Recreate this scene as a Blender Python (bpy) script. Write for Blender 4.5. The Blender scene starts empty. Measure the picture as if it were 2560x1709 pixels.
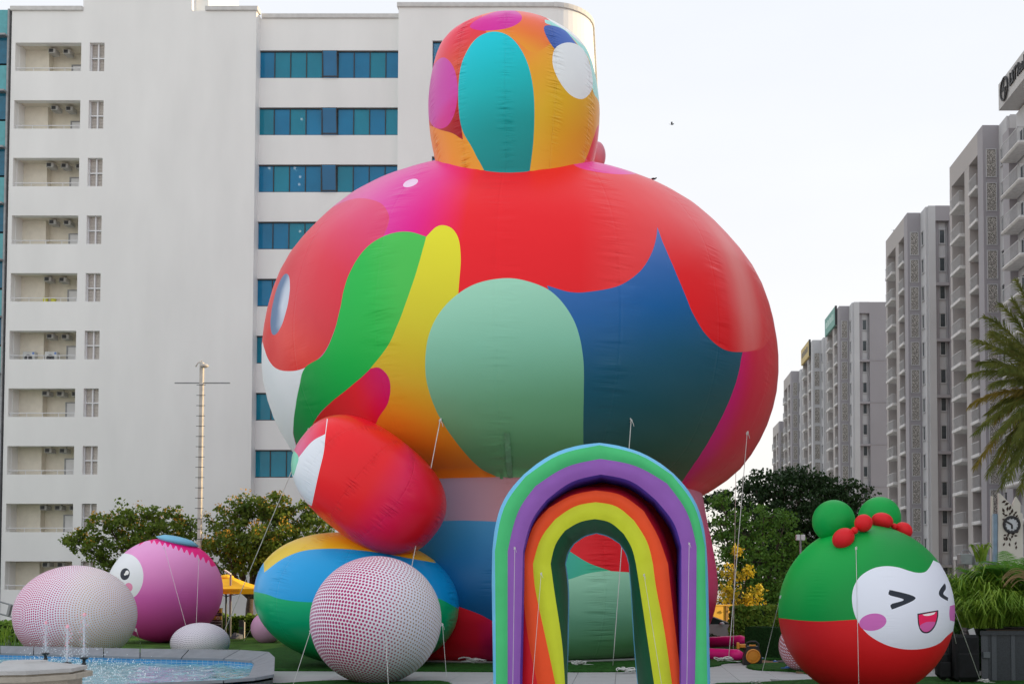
import bpy, math, random
import numpy as np
from mathutils import Vector, Matrix
from mathutils.bvhtree import BVHTree
from mathutils.geometry import delaunay_2d_cdt
R = math.radians
PI = math.pi
rnd = random.Random(7)

# ------------------------------------------------------------------ camera
F, CX, CY, HC, PITCH = 2600.0, 1559.0, 1382.0, 2.8, math.atan(0.0338)   # in photograph pixels (2560 x 1709)
scene = bpy.context.scene
col = scene.collection
cam_data = bpy.data.cameras.new('camera')
cam = bpy.data.objects.new('camera', cam_data)
col.objects.link(cam)
cam.location = (0, 0, HC)
cam.rotation_euler = (R(90) + PITCH, 0, 0)
cam_data.sensor_width = 36
cam_data.lens = 36 * F / 2560
cam_data.shift_x = -(CX - 1280) / 2560
cam_data.shift_y = (CY - 854.5) / 2560
cam_data.clip_end = 3000
scene.camera = cam

# ------------------------------------------------------------------ sky and sun
SUN_EL, SUN_AZ = R(11), R(79)          # azimuth clockwise from +Y (straight ahead)
world = bpy.data.worlds.new('World')
scene.world = world
world.use_nodes = True
wn, wl = world.node_tree.nodes, world.node_tree.links
wn.clear()
sky = wn.new('ShaderNodeTexSky')
sky.sky_type = 'NISHITA'
sky.sun_disc = False
sky.sun_elevation = SUN_EL
sky.sun_rotation = SUN_AZ
sky.air_density = 1.0
sky.dust_density = 2.0
sky.ozone_density = 2.0
hazemix = wn.new('ShaderNodeMixRGB')
hazemix.inputs['Fac'].default_value = 0.88
# an even high haze over the whole dome, a little warmer at the horizon and faintly mottled
stc = wn.new('ShaderNodeTexCoord'); ssp = wn.new('ShaderNodeSeparateXYZ'); srp = wn.new('ShaderNodeValToRGB')
wl.new(stc.outputs['Generated'], ssp.inputs['Vector']); wl.new(ssp.outputs['Z'], srp.inputs['Fac'])
se = srp.color_ramp.elements
se[0].position = 0.0; se[0].color = (1.0, .945, .865, 1); se[1].position = .55; se[1].color = (.89, .92, .975, 1)
q_ = se.new(.20); q_.color = (.955, .945, .945, 1)
scl = wn.new('ShaderNodeTexNoise'); scl.inputs['Scale'].default_value = 2.2; scl.inputs['Detail'].default_value = 6
smp = wn.new('ShaderNodeMapping'); smp.inputs['Scale'].default_value = (1, 1, 3.2)
wl.new(stc.outputs['Generated'], smp.inputs['Vector']); wl.new(smp.outputs['Vector'], scl.inputs['Vector'])
smr = wn.new('ShaderNodeMapRange'); smr.inputs['From Min'].default_value = .3; smr.inputs['From Max'].default_value = .7
smr.inputs['To Min'].default_value = 6.35; smr.inputs['To Max'].default_value = 6.75
wl.new(scl.outputs['Fac'], smr.inputs['Value'])
svm = wn.new('ShaderNodeVectorMath'); svm.operation = 'SCALE'
wl.new(srp.outputs['Color'], svm.inputs[0]); wl.new(smr.outputs['Result'], svm.inputs['Scale']); wl.new(svm.outputs['Vector'], hazemix.inputs['Color2'])
bg = wn.new('ShaderNodeBackground')
bg.inputs['Strength'].default_value = 0.1245
wout = wn.new('ShaderNodeOutputWorld')
wl.new(sky.outputs['Color'], hazemix.inputs['Color1'])
wl.new(hazemix.outputs['Color'], bg.inputs['Color'])
wl.new(bg.outputs['Background'], wout.inputs['Surface'])
sun_data = bpy.data.lights.new('sun', 'SUN')
sun_data.energy = 4.0
sun_data.angle = R(0.5)
sun_data.color = (1.0, 0.74, 0.42)
sun = bpy.data.objects.new('sun', sun_data)
col.objects.link(sun)
sun.location = (60, 60, 60)
sd = Vector((math.sin(SUN_AZ) * math.cos(SUN_EL), math.cos(SUN_AZ) * math.cos(SUN_EL), math.sin(SUN_EL)))
sun.rotation_euler = sd.to_track_quat('Z', 'Y').to_euler()
scene.view_settings.view_transform = 'Standard'
scene.view_settings.look = 'None'
scene.view_settings.exposure = 0.48
scene.view_settings.gamma = 1
scene.view_settings.use_curve_mapping = False

# ------------------------------------------------------------------ helpers
CAMLOC = Vector((0, 0, HC))
FWD = Vector((0, math.cos(PITCH), math.sin(PITCH)))
UP = Vector((0, -math.sin(PITCH), math.cos(PITCH)))
def ray(px, py):
    return FWD + Vector((1, 0, 0)) * ((px - CX) / F) + UP * ((CY - py) / F)
def at(px, py, Y):
    d = ray(px, py)
    return CAMLOC + d * (Y / d.y)
def gr(px, py, z=0.0):                    # the point of the level z seen at a pixel of the photograph
    d = ray(px, py)
    return CAMLOC + d * ((z - HC) / d.z)

def lin(c):
    if isinstance(c, str):
        c = tuple(int(c[i:i + 2], 16) for i in (0, 2, 4))
    out = []
    for v in c[:3]:
        v = v / 255.0
        out.append(v / 12.92 if v <= 0.04045 else ((v + 0.055) / 1.055) ** 2.4)
    return tuple(out)

MATS = {}
def mat(name, color=(0.5, 0.5, 0.5), rough=0.7, metal=0.0, var=0.12, scale=3.0, bump=0.0, bscale=40.0, spec=0.5,
        trans=0.0, coat=0.0, stretch=None, col2=None, detail=5.0):
    if name in MATS:
        return MATS[name]
    m = bpy.data.materials.new(name)
    m.use_nodes = True
    nt = m.node_tree
    b = nt.nodes['Principled BSDF']
    b.inputs['Roughness'].default_value = rough
    b.inputs['Metallic'].default_value = metal
    b.inputs['Specular IOR Level'].default_value = spec
    b.inputs['Coat Weight'].default_value = coat
    b.inputs['Coat Roughness'].default_value = 0.15
    b.inputs['Transmission Weight'].default_value = trans
    tc = nt.nodes.new('ShaderNodeTexCoord')
    mp = nt.nodes.new('ShaderNodeMapping')
    if stretch:
        mp.inputs['Scale'].default_value = stretch
    nt.links.new(tc.outputs['Object'], mp.inputs['Vector'])
    nz = nt.nodes.new('ShaderNodeTexNoise')
    nz.inputs['Scale'].default_value = scale
    nz.inputs['Detail'].default_value = detail
    nt.links.new(mp.outputs['Vector'], nz.inputs['Vector'])
    rp = nt.nodes.new('ShaderNodeValToRGB')
    rp.color_ramp.elements[0].position = 0.3
    rp.color_ramp.elements[1].position = 0.7
    c2 = col2 if col2 else tuple(min(1, v * (1 + var)) for v in color)
    c1 = tuple(v * (1 - var) for v in color)
    rp.color_ramp.elements[0].color = (*c1, 1)
    rp.color_ramp.elements[1].color = (*c2, 1)
    nt.links.new(nz.outputs['Fac'], rp.inputs['Fac'])
    nt.links.new(rp.outputs['Color'], b.inputs['Base Color'])
    if bump:
        n2 = nt.nodes.new('ShaderNodeTexNoise')
        n2.inputs['Scale'].default_value = bscale
        n2.inputs['Detail'].default_value = 4
        nt.links.new(mp.outputs['Vector'], n2.inputs['Vector'])
        bp = nt.nodes.new('ShaderNodeBump')
        bp.inputs['Strength'].default_value = bump
        bp.inputs['Distance'].default_value = 0.02
        nt.links.new(n2.outputs['Fac'], bp.inputs['Height'])
        nt.links.new(bp.outputs['Normal'], b.inputs['Normal'])
    MATS[name] = m
    return m

class MB:
    """collects shapes and links them as one mesh object"""
    def __init__(s):
        s.v, s.f, s.mi, s.sm = [], [], [], []
        s.cur, s.smooth = 0, False
    def add(s, vs, fs):
        n = len(s.v)
        s.v.extend([tuple(p) for p in vs])
        for f in fs:
            s.f.append(tuple(i + n for i in f)); s.mi.append(s.cur); s.sm.append(s.smooth)
        return s
    def box(s, a, b, bevel=0.0):
        x0, x1 = sorted((a[0], b[0])); y0, y1 = sorted((a[1], b[1])); z0, z1 = sorted((a[2], b[2]))
        if bevel <= 0:
            vs = [(x0, y0, z0), (x1, y0, z0), (x1, y1, z0), (x0, y1, z0), (x0, y0, z1), (x1, y0, z1), (x1, y1, z1), (x0, y1, z1)]
            return s.add(vs, [(0, 3, 2, 1), (4, 5, 6, 7), (0, 1, 5, 4), (1, 2, 6, 5), (2, 3, 7, 6), (3, 0, 4, 7)])
        h = bevel
        rings = []
        for (z, k) in ((z0, h), (z0 + h, 0), (z1 - h, 0), (z1, h)):
            rings.append([(x0 + k + (h - k) , y0 + k, z), (x1 - h, y0 + k, z), (x1 - k, y0 + h, z), (x1 - k, y1 - h, z),
                          (x1 - h, y1 - k, z), (x0 + h, y1 - k, z), (x0 + k, y1 - h, z), (x0 + k, y0 + h, z)])
        vs = [p for r in rings for p in r]
        fs = [tuple(range(7, -1, -1)), tuple(range(24, 32))]
        for i in range(3):
            for j in range(8):
                a_, b_ = i * 8 + j, i * 8 + (j + 1) % 8
                fs.append((a_, b_, b_ + 8, a_ + 8))
        return s.add(vs, fs)
    def obox(s, c, h, ax, ay, az=None):            # oriented box: centre, half sizes, axes
        c = Vector(c); ax = Vector(ax).normalized(); ay = Vector(ay).normalized()
        az = ax.cross(ay).normalized() if az is None else Vector(az).normalized()
        vs = [c + ax * (h[0] * i) + ay * (h[1] * j) + az * (h[2] * k) for k in (-1, 1) for (i, j) in ((-1, -1), (1, -1), (1, 1), (-1, 1))]
        return s.add(vs, [(0, 3, 2, 1), (4, 5, 6, 7), (0, 1, 5, 4), (1, 2, 6, 5), (2, 3, 7, 6), (3, 0, 4, 7)])
    def prism(s, poly, z0, z1):                     # polygon in x,y extruded in z
        n = len(poly)
        vs = [(p[0], p[1], z0) for p in poly] + [(p[0], p[1], z1) for p in poly]
        fs = [tuple(range(n - 1, -1, -1)), tuple(range(n, 2 * n))] + [(i, (i + 1) % n, n + (i + 1) % n, n + i) for i in range(n)]
        return s.add(vs, fs)
    def sweep(s, pts, rad, seg=8, cap=True):
        pts = [Vector(p) for p in pts]
        n = len(pts)
        rad = rad if isinstance(rad, (list, tuple)) else [rad] * n
        vs, up = [], None
        for i, p in enumerate(pts):
            t = (pts[min(i + 1, n - 1)] - pts[max(i - 1, 0)])
            t = t.normalized() if t.length > 1e-9 else Vector((0, 0, 1))
            if up is None:
                up = Vector((0, 1, 0)) if abs(t.z) > 0.9 else Vector((0, 0, 1))
            sd_ = t.cross(up)
            if sd_.length < 1e-4:
                up = Vector((1, 0, 0)); sd_ = t.cross(up)
            sd_.normalize(); up = sd_.cross(t).normalized()
            for k in range(seg):
                a = 2 * PI * k / seg
                vs.append(p + (sd_ * math.cos(a) + up * math.sin(a)) * rad[i])
        fs = []
        for i in range(n - 1):
            for k in range(seg):
                a, b = i * seg + k, i * seg + (k + 1) % seg
                fs.append((a, b, b + seg, a + seg))
        if cap:
            fs.append(tuple(range(seg - 1, -1, -1))); fs.append(tuple((n - 1) * seg + k for k in range(seg)))
        return s.add(vs, fs)
    def lathe(s, c, prof, seg=24, axis=(0, 0, 1), ax2=None):
        c = Vector(c); az = Vector(axis).normalized()
        ax = Vector(ax2).normalized() if ax2 else (Vector((1, 0, 0)) if abs(az.x) < 0.9 else Vector((0, 1, 0)))
        ay = az.cross(ax).normalized(); ax = ay.cross(az).normalized()
        vs = []
        for (r, z) in prof:
            for k in range(seg):
                a = 2 * PI * k / seg
                vs.append(c + az * z + (ax * math.cos(a) + ay * math.sin(a)) * max(r, 1e-4))
        fs = [(i * seg + k, i * seg + (k + 1) % seg, (i + 1) * seg + (k + 1) % seg, (i + 1) * seg + k)
              for i in range(len(prof) - 1) for k in range(seg)]
        fs.append(tuple(range(seg - 1, -1, -1))); fs.append(tuple((len(prof) - 1) * seg + k for k in range(seg)))
        return s.add(vs, fs)
    def ellipsoid(s, c, rad, seg=32, rings=20, rot=None, n=2.0, jit=0.0):
        c = Vector(c); vs = []
        M = rot if rot is not None else Matrix.Identity(3)
        for i in range(rings + 1):
            la = -PI / 2 + PI * i / rings
            for k in range(seg):
                lo = 2 * PI * k / seg
                d = Vector((math.cos(la) * math.cos(lo), math.cos(la) * math.sin(lo), math.sin(la)))
                q = (abs(d.x / rad[0]) ** n + abs(d.y / rad[1]) ** n + abs(d.z / rad[2]) ** n) ** (-1.0 / n)
                vs.append(c + M @ (d * q * (1 + jit * (rnd.random() - .5))))
        fs = [(i * seg + k, i * seg + (k + 1) % seg, (i + 1) * seg + (k + 1) % seg, (i + 1) * seg + k) for i in range(rings) for k in range(seg)]
        return s.add(vs, fs)
    def build(s, name, mats, parent=None, kind=None):
        off = Vector((0, 0, 0))
        if parent is not None:
            p = parent
            while p is not None:
                off = off + p.location; p = p.parent
        me = bpy.data.meshes.new(name)
        me.from_pydata([(v[0] - off.x, v[1] - off.y, v[2] - off.z) for v in s.v], [], s.f)
        mats = mats if isinstance(mats, (list, tuple)) else [mats]
        for m in mats:
            me.materials.append(m)
        if len(mats) > 1:
            me.polygons.foreach_set('material_index', s.mi)
        me.polygons.foreach_set('use_smooth', s.sm)
        me.update()
        o = bpy.data.objects.new(name, me)
        col.objects.link(o)
        if parent is not None:
            o.parent = parent
        if kind:
            o['kind'] = kind
        return o

def tag(o, label=None, cat=None, group=None, kind=None):
    if label: o['label'] = label
    if cat: o['category'] = cat
    if group: o['group'] = group
    if kind: o['kind'] = kind
    return o
def empty(name, loc, label=None, cat=None, group=None):
    o = bpy.data.objects.new(name, None)
    col.objects.link(o)
    o.location = loc
    o.empty_display_size = 0.3
    return tag(o, label, cat, group)
def copy_tree(o, parent=None):
    c = o.copy(); col.objects.link(c); c.parent = parent
    for ch in [x for x in KIDS.get(o.name, [])]:
        copy_tree(ch, c)
    return c
KIDS = {}
def kids_of(o):
    KIDS[o.name] = [c for c in bpy.data.objects if c.parent == o]
    for c in KIDS[o.name]:
        kids_of(c)
def share(src, name, loc, parent):                # another object with the same mesh
    o = bpy.data.objects.new(name, src.data)
    col.objects.link(o); o.location = loc; o.parent = parent
    return o

# ------------------------------------------------------------------ printed inflatable surfaces
def spline(pts, step=6.0):
    """closed Catmull-Rom through the points; a third element 1 marks a sharp corner"""
    n = len(pts); out = []
    P = [Vector((p[0], p[1])) for p in pts]
    sharp = [len(p) > 2 and p[2] for p in pts]
    for i in range(n):
        p0, p1, p2, p3 = P[i - 1], P[i], P[(i + 1) % n], P[(i + 2) % n]
        m1 = (p2 - p1) if sharp[i] else (p2 - p0) * 0.5
        m2 = (p2 - p1) if sharp[(i + 1) % n] else (p3 - p1) * 0.5
        k = max(2, int((p2 - p1).length / step))
        for j in range(k):
            t = j / k
            out.append(p1 * (2*t**3 - 3*t*t + 1) + m1 * (t**3 - 2*t*t + t) + p2 * (3*t*t - 2*t**3) + m2 * (t**3 - t*t))
    return out
def ell(cx, cy, a, b, rot=0, n=20):
    c, s = math.cos(R(rot)), math.sin(R(rot))
    return [(cx + a * math.cos(t) * c - b * math.sin(t) * s, cy + a * math.cos(t) * s + b * math.sin(t) * c)
            for t in [2 * PI * i / n for i in range(n)]]

class Shape:
    """a closed balloon: local point of (u, v), u = 0 faces the viewer's side, the seam of the chart is at its back"""
    def __init__(s, c, kind, rad=None, n=2.0, rot=None, prof=None):
        s.c, s.kind, s.rad, s.n, s.prof = Vector(c), kind, rad, n, prof
        s.rot = rot if rot is not None else Matrix.Identity(3)
        s.irot = s.rot.transposed()
        if prof:
            s.z0, s.z1 = prof[0][1], prof[-1][1]
            s.cum = [0.0]
            for a, b in zip(prof[:-1], prof[1:]):
                s.cum.append(s.cum[-1] + math.hypot(b[0] - a[0], b[1] - a[1]))
            s.cum = [q / s.cum[-1] for q in s.cum]
    def local(s, u, v):                            # v in -pi/2 .. pi/2
        if s.kind == 'ell':
            d = Vector((math.sin(u) * math.cos(v), -math.cos(u) * math.cos(v), math.sin(v)))
            q = (abs(d.x / s.rad[0]) ** s.n + abs(d.y / s.rad[1]) ** s.n + abs(d.z / s.rad[2]) ** s.n) ** (-1.0 / s.n)
            return d * q
        t = (v / PI + 0.5)
        r = float(np.interp(t, s.cum, [p[0] for p in s.prof])); z = float(np.interp(t, s.cum, [p[1] for p in s.prof]))
        return Vector((math.sin(u) * r, -math.cos(u) * r, z))
    def world(s, u, v):
        return s.c + s.rot @ s.local(u, v)
    def inv(s, P):
        q = s.irot @ (Vector(P) - s.c)
        u = math.atan2(q.x, -q.y)
        if s.kind == 'ell':
            return u, math.asin(max(-1, min(1, q.z / q.length)))
        zs = [p[1] for p in s.prof]
        return u, (float(np.interp(q.z, zs, s.cum)) - 0.5) * PI
    def bvh(s, nu=144, nv=96):
        vs = [s.world(-PI + 2 * PI * i / nu, -PI / 2 + PI * j / nv) for j in range(nv + 1) for i in range(nu + 1)]
        fs = [(j * (nu + 1) + i, j * (nu + 1) + i + 1, (j + 1) * (nu + 1) + i + 1, (j + 1) * (nu + 1) + i) for j in range(nv) for i in range(nu)]
        s.tree = BVHTree.FromPolygons(vs, fs)
    def pick(s, px, py, wrap=0.35):                # (u, v) of the surface point seen at a pixel; past the outline it wraps round
        h = s.tree.ray_cast(CAMLOC, ray(px, py).normalized())
        if h[0] is not None:
            return s.inv(h[0])
        ax, ay = s.ctr
        lo, hi = 0.0, 1.0
        for _ in range(14):
            m = (lo + hi) / 2
            if s.tree.ray_cast(CAMLOC, ray(ax + (px - ax) * m, ay + (py - ay) * m).normalized())[0] is not None: lo = m
            else: hi = m
        h = s.tree.ray_cast(CAMLOC, ray(ax + (px - ax) * lo * 0.999, ay + (py - ay) * lo * 0.999).normalized())
        if h[0] is None:
            return s.inv(s.c)
        u, v = s.inv(h[0])
        return (u + math.copysign(wrap, u) if abs(math.cos(v)) > 0.15 else u), v

def proj(P):
    q = Vector(P) - CAMLOC
    d = q.dot(FWD)
    return CX + F * q.x / d, CY - F * q.dot(UP) / d

def grad(S, stops, scale=1.0):
    """print gradient along a line given by picture points ((x, y), colour) ..."""
    ps = [Vector(S.pick(p[0] * scale, p[1] * scale, 0)) for p, c in stops]
    a, b = ps[0], ps[-1]
    d = (b - a); L = max(d.length_squared, 1e-9)
    ts = [(p - a).dot(d) / L for p in ps]
    cs = np.array([lin(c) for p, c in stops])
    def fn(U, V):
        t = ((U - a.x) * d.x + (V - a.y) * d.y) / L
        return np.stack([np.interp(t, ts, cs[:, k]) for k in range(3)], axis=-1)
    return fn
def radial(S, p, stops, k=1.0, scale=1.0):
    c = S.pick(p[0] * scale, p[1] * scale, 0)
    ts = [q[0] for q in stops]; cs = np.array([lin(q[1]) for q in stops])
    def fn(U, V):
        t = np.sqrt(((U - c[0]) * math.cos(c[1])) ** 2 + ((V - c[1]) * k) ** 2)
        return np.stack([np.interp(t, ts, cs[:, j]) for j in range(3)], axis=-1)
    return fn
def soft(fn, S, p, su, sv, c, k=1.0, scale=1.0, power=2.0):
    q = S.pick(p[0] * scale, p[1] * scale, 0); cc = np.array(lin(c))
    def f2(U, V):
        w = (k * np.exp(-(np.abs((U - q[0]) / su) ** power + np.abs((V - q[1]) / sv) ** power)))[:, None]
        return fn(U, V) * (1 - w) + cc * w
    return f2
def flat(c):
    c = np.array(lin(c))
    return lambda U, V: np.broadcast_to(c, (len(U), 3))
def inpoly(X, Y, poly):
    res = np.zeros(len(X), bool)
    x0, y0 = poly[-1]
    for x1, y1 in poly:
        if y0 != y1:
            cnd = ((y1 > Y) != (y0 > Y)) & (X < (x0 - x1) * (Y - y1) / (y0 - y1) + x1)
            res ^= cnd
        x0, y0 = x1, y1
    return res

def printed(name, S, base, regions, material, parent, nu=96, nv=64, gores=12, scale=1.0, step=6.0):
    """regions: (points in picture pixels, colour function, wrap) painted in order; every outline is a real edge of the mesh"""
    S.bvh()
    if not hasattr(S, 'ctr'):
        S.ctr = proj(S.c)
    polys = []
    for r in regions:
        pts = [tuple(p[:2]) for p in spline([(p[0] * scale, p[1] * scale, *p[2:]) for p in r[0]], step)]
        wrap = r[2] if len(r) > 2 else 0.35
        uv = []
        for p in pts:
            q = S.pick(p[0], p[1], wrap)
            q = (max(-PI + .01, min(PI - .01, q[0])), max(-PI / 2 + .02, min(PI / 2 - .02, q[1])))
            if not uv or abs(q[0] - uv[-1][0]) + abs(q[1] - uv[-1][1]) > 0.004:
                uv.append(q)
        fine_ = []
        for i_ in range(len(uv)):
            a_, b_ = uv[i_], uv[(i_ + 1) % len(uv)]
            k_ = max(1, int(max(abs(a_[0] - b_[0]) / .06, abs(a_[1] - b_[1]) / .06)))
            fine_ += [(a_[0] + (b_[0] - a_[0]) * j_ / k_, a_[1] + (b_[1] - a_[1]) * j_ / k_) for j_ in range(k_)]
        polys.append(fine_)
    vs, es = [], []
    for j in range(nv + 1):
        for i in range(nu + 1):
            vs.append(Vector((-PI + 2 * PI * i / nu, -PI / 2 + PI * j / nv)))
    for uv in polys:
        n0 = len(vs)
        vs.extend([Vector(q) for q in uv])
        es.extend([(n0 + i, n0 + (i + 1) % len(uv)) for i in range(len(uv))])
    ov, oe, of, *_ = delaunay_2d_cdt(vs, es, [], 0, 1e-5)
    UV = np.array([(p.x, p.y) for p in ov])
    FI = np.array([f for f in of if len(f) == 3], dtype=np.int64)
    C = UV[FI].mean(axis=1)
    reg = np.full(len(FI), -1)
    for k, uv in enumerate(polys):
        reg[inpoly(C[:, 0], C[:, 1], uv)] = k
    P = [S.world(u, v) for u, v in UV]
    N = []
    e = 1e-3
    for u, v in UV:
        vv = max(-PI / 2 + .01, min(PI / 2 - .01, v))
        du = S.world(u + e, vv) - S.world(u - e, vv); dv = S.world(u, vv + e * 8 if S.prof else vv + e) - S.world(u, vv - e * 8 if S.prof else vv - e)
        N.append(du.cross(dv).normalized())
    off = Vector((0, 0, 0)); p = parent
    while p is not None:
        off = off + p.location; p = p.parent
    me = bpy.data.meshes.new(name)
    me.from_pydata([tuple(q - off) for q in P], [], FI.tolist())
    cu, cv = UV[FI.reshape(-1)].T
    fnr = np.repeat(reg, 3)
    rgb = np.array(base(cu, cv), dtype=float).copy()
    for k, r in enumerate(regions):
        m = fnr == k
        if m.any():
            rgb[m] = r[1](cu[m], cv[m])
    a = me.color_attributes.new('print', 'FLOAT_COLOR', 'CORNER')
    a.data.foreach_set('color', np.concatenate([rgb, np.ones((len(rgb), 1))], axis=1).astype(np.float32).ravel())
    uvl = me.uv_layers.new(name='UVMap')
    uvl.data.foreach_set('uv', np.stack([cu / (2 * PI) * gores, cv], axis=1).astype(np.float32).ravel())
    me.polygons.foreach_set('use_smooth', [True] * len(FI))
    me.materials.append(material)
    me.update()
    me.normals_split_custom_set_from_vertices([tuple(n) for n in N])
    o = bpy.data.objects.new(name, me)
    col.objects.link(o)
    o.parent = parent
    return o

def print_mat(name, rough=0.36, wrinkle=0.75, fine=1.0, coat=0.0):
    m = bpy.data.materials.new(name)
    m.use_nodes = True
    nt = m.node_tree; N, L = nt.nodes, nt.links
    b = N['Principled BSDF']
    b.inputs['Roughness'].default_value = rough
    b.inputs['Specular IOR Level'].default_value = 0.28
    b.inputs['Coat Weight'].default_value = coat
    b.inputs['Coat Roughness'].default_value = 0.3
    at_ = N.new('ShaderNodeAttribute'); at_.attribute_name = 'print'
    hs = N.new('ShaderNodeMixRGB'); hs.blend_type = 'MULTIPLY'; hs.inputs['Fac'].default_value = 0.10
    nz0 = N.new('ShaderNodeTexNoise'); nz0.inputs['Scale'].default_value = 1.3
    L.new(at_.outputs['Color'], hs.inputs['Color1']); L.new(nz0.outputs['Fac'], hs.inputs['Color2'])
    gn = N.new('ShaderNodeMixRGB'); gn.blend_type = 'MULTIPLY'; gn.use_clamp = True; gn.inputs['Fac'].default_value = 1; gn.inputs['Color2'].default_value = (1.24, 1.24, 1.24, 1)
    L.new(hs.outputs['Color'], gn.inputs['Color1']); L.new(gn.outputs['Color'], b.inputs['Base Color'])
    uv = N.new('ShaderNodeUVMap'); uv.uv_map = 'UVMap'
    sp = N.new('ShaderNodeSeparateXYZ'); L.new(uv.outputs['UV'], sp.inputs['Vector'])
    def M(op, a, b_=None, c=None):
        n = N.new('ShaderNodeMath'); n.operation = op
        for i, x in enumerate((a, b_, c)):
            if x is None: continue
            if hasattr(x, 'links') or hasattr(x, 'is_linked'): L.new(x, n.inputs[i])
            else: n.inputs[i].default_value = x
        return n.outputs[0]
    fr = M('SUBTRACT', M('FRACT', M('ADD', sp.outputs['X'], 0.5)), 0.5)
    ds = M('ABSOLUTE', fr)                                           # distance from the nearest seam, 0 .. 0.5
    mask = M('SUBTRACT', 1.0, M('SMOOTH_MIN', M('MULTIPLY', ds, 4.2), 1.0, 0.2))
    mask = M('MAXIMUM', mask, 0.0)
    cb = N.new('ShaderNodeCombineXYZ')
    L.new(M('MULTIPLY', sp.outputs['X'], 1.6), cb.inputs['X']); L.new(M('MULTIPLY', sp.outputs['Y'], 42.0 * fine), cb.inputs['Y'])
    nz = N.new('ShaderNodeTexNoise'); nz.inputs['Scale'].default_value = 1.0; nz.inputs['Detail'].default_value = 3
    nz.inputs['Distortion'].default_value = 0.4
    L.new(cb.outputs['Vector'], nz.inputs['Vector'])
    # patches where the cloth puckers and patches where it is taut
    nz3 = N.new('ShaderNodeTexNoise'); nz3.inputs['Scale'].default_value = 1.6
    cb3 = N.new('ShaderNodeCombineXYZ'); L.new(sp.outputs['X'], cb3.inputs['X']); L.new(M('MULTIPLY', sp.outputs['Y'], 2.2), cb3.inputs['Y'])
    L.new(cb3.outputs['Vector'], nz3.inputs['Vector'])
    pk = M('MAXIMUM', M('MULTIPLY', M('SUBTRACT', nz3.outputs['Fac'], 0.42), 4.0), 0.12)
    wr = M('MULTIPLY', M('MULTIPLY', M('SUBTRACT', nz.outputs['Fac'], 0.5), mask), pk)
    groove = M('MULTIPLY', M('MAXIMUM', M('SUBTRACT', 1.0, M('MULTIPLY', ds, 60.0)), 0.0), -0.035)
    hgt = M('ADD', wr, groove)
    bp = N.new('ShaderNodeBump'); bp.inputs['Strength'].default_value = wrinkle; bp.inputs['Distance'].default_value = 0.25
    L.new(hgt, bp.inputs['Height'])
    n4 = N.new('ShaderNodeTexNoise'); n4.inputs['Scale'].default_value = 0.5; n4.inputs['Detail'].default_value = 2
    tc = N.new('ShaderNodeTexCoord'); L.new(tc.outputs['Object'], n4.inputs['Vector'])
    bp2 = N.new('ShaderNodeBump'); bp2.inputs['Strength'].default_value = 0.12; bp2.inputs['Distance'].default_value = 0.35
    L.new(n4.outputs['Fac'], bp2.inputs['Height']); L.new(bp.outputs['Normal'], bp2.inputs['Normal'])
    L.new(bp2.outputs['Normal'], b.inputs['Normal'])
    L.new(bp.outputs['Normal'], b.inputs['Coat Normal'])
    MATS[name] = m
    return m
# ================================================================== ground
pave_m = mat('concrete_paving', (0.50, 0.505, 0.51), 0.85, var=0.10, scale=0.6, bump=0.3, bscale=30)
joint_m = mat('paving_joint', (0.13, 0.13, 0.13), 0.9)
turf_m = mat('turf', (0.025, 0.10, 0.016), 0.9, var=0.45, scale=6, bump=0.9, bscale=60, spec=0.15, detail=8)
turf2_m = mat('lawn_grass', (0.06, 0.14, 0.022), 0.9, var=0.5, scale=1.2, bump=0.9, bscale=50, spec=0.15, detail=9)
def terrain_mat():
    return mat('dry_ground', (0.42, 0.40, 0.36), 0.95, var=0.25, scale=0.08, bump=0.3, bscale=8)
m = MB(); m.add([(-900, -60, -0.03), (900, -60, -0.03), (900, 1500, -0.03), (-900, 1500, -0.03)], [(0, 1, 2, 3)])
tag(m.build('ground', terrain_mat()), 'open ground that reaches the horizon', kind='structure')
plaza = m = MB()
m.box((-40, -20, -0.028), (28, 41.2, 0.0))
plaza = tag(m.build('plaza', joint_m), 'grey concrete paving of the plaza', kind='structure')
# slabs as real pieces near the viewer where they show
slab_src = None
n = 0
for iy in range(0, 15):
    for ix in range(0, 24):
        x0, y0 = -14.0 + ix * 1.25, 22.4 + iy * 1.25
        if slab_src is None:
            mm = MB(); mm.box((0.006, 0.006, 0.0), (1.244, 1.244, 0.022), 0.004)
            slab_src = mm.build('paving_slab', pave_m)
            slab_src.parent = plaza; slab_src.location = (x0, y0, 0)
        elif n < 299 and x0 > -13.5:
            # keep the slabs that can show: right of the pool and in front of the figure
            if x0 < -10.4 and y0 < 26: continue
            share(slab_src, 'paving_slab', (x0, y0, 0), plaza)
        n += 1 if x0 > -13.5 else 0
mm = MB()
mm.box((-40, -20, 0.0), (-14.006, 41.2, 0.022)); mm.box((16.006, -20, 0.0), (28, 41.2, 0.022))
mm.box((-14.0, -20, 0.0), (16.0, 22.394, 0.022))
o = mm.build('outer_paving', pave_m, plaza); o['kind'] = 'stuff'
# road and the far pavement
m = MB(); m.box((-45, 60.5, -0.025), (30.0, 68.5, 0.012))
tag(m.build('road', mat('asphalt', (0.06, 0.06, 0.063), 0.9, var=0.2, scale=4, bump=0.4)), 'asphalt road behind the hedges', kind='structure')

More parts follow.
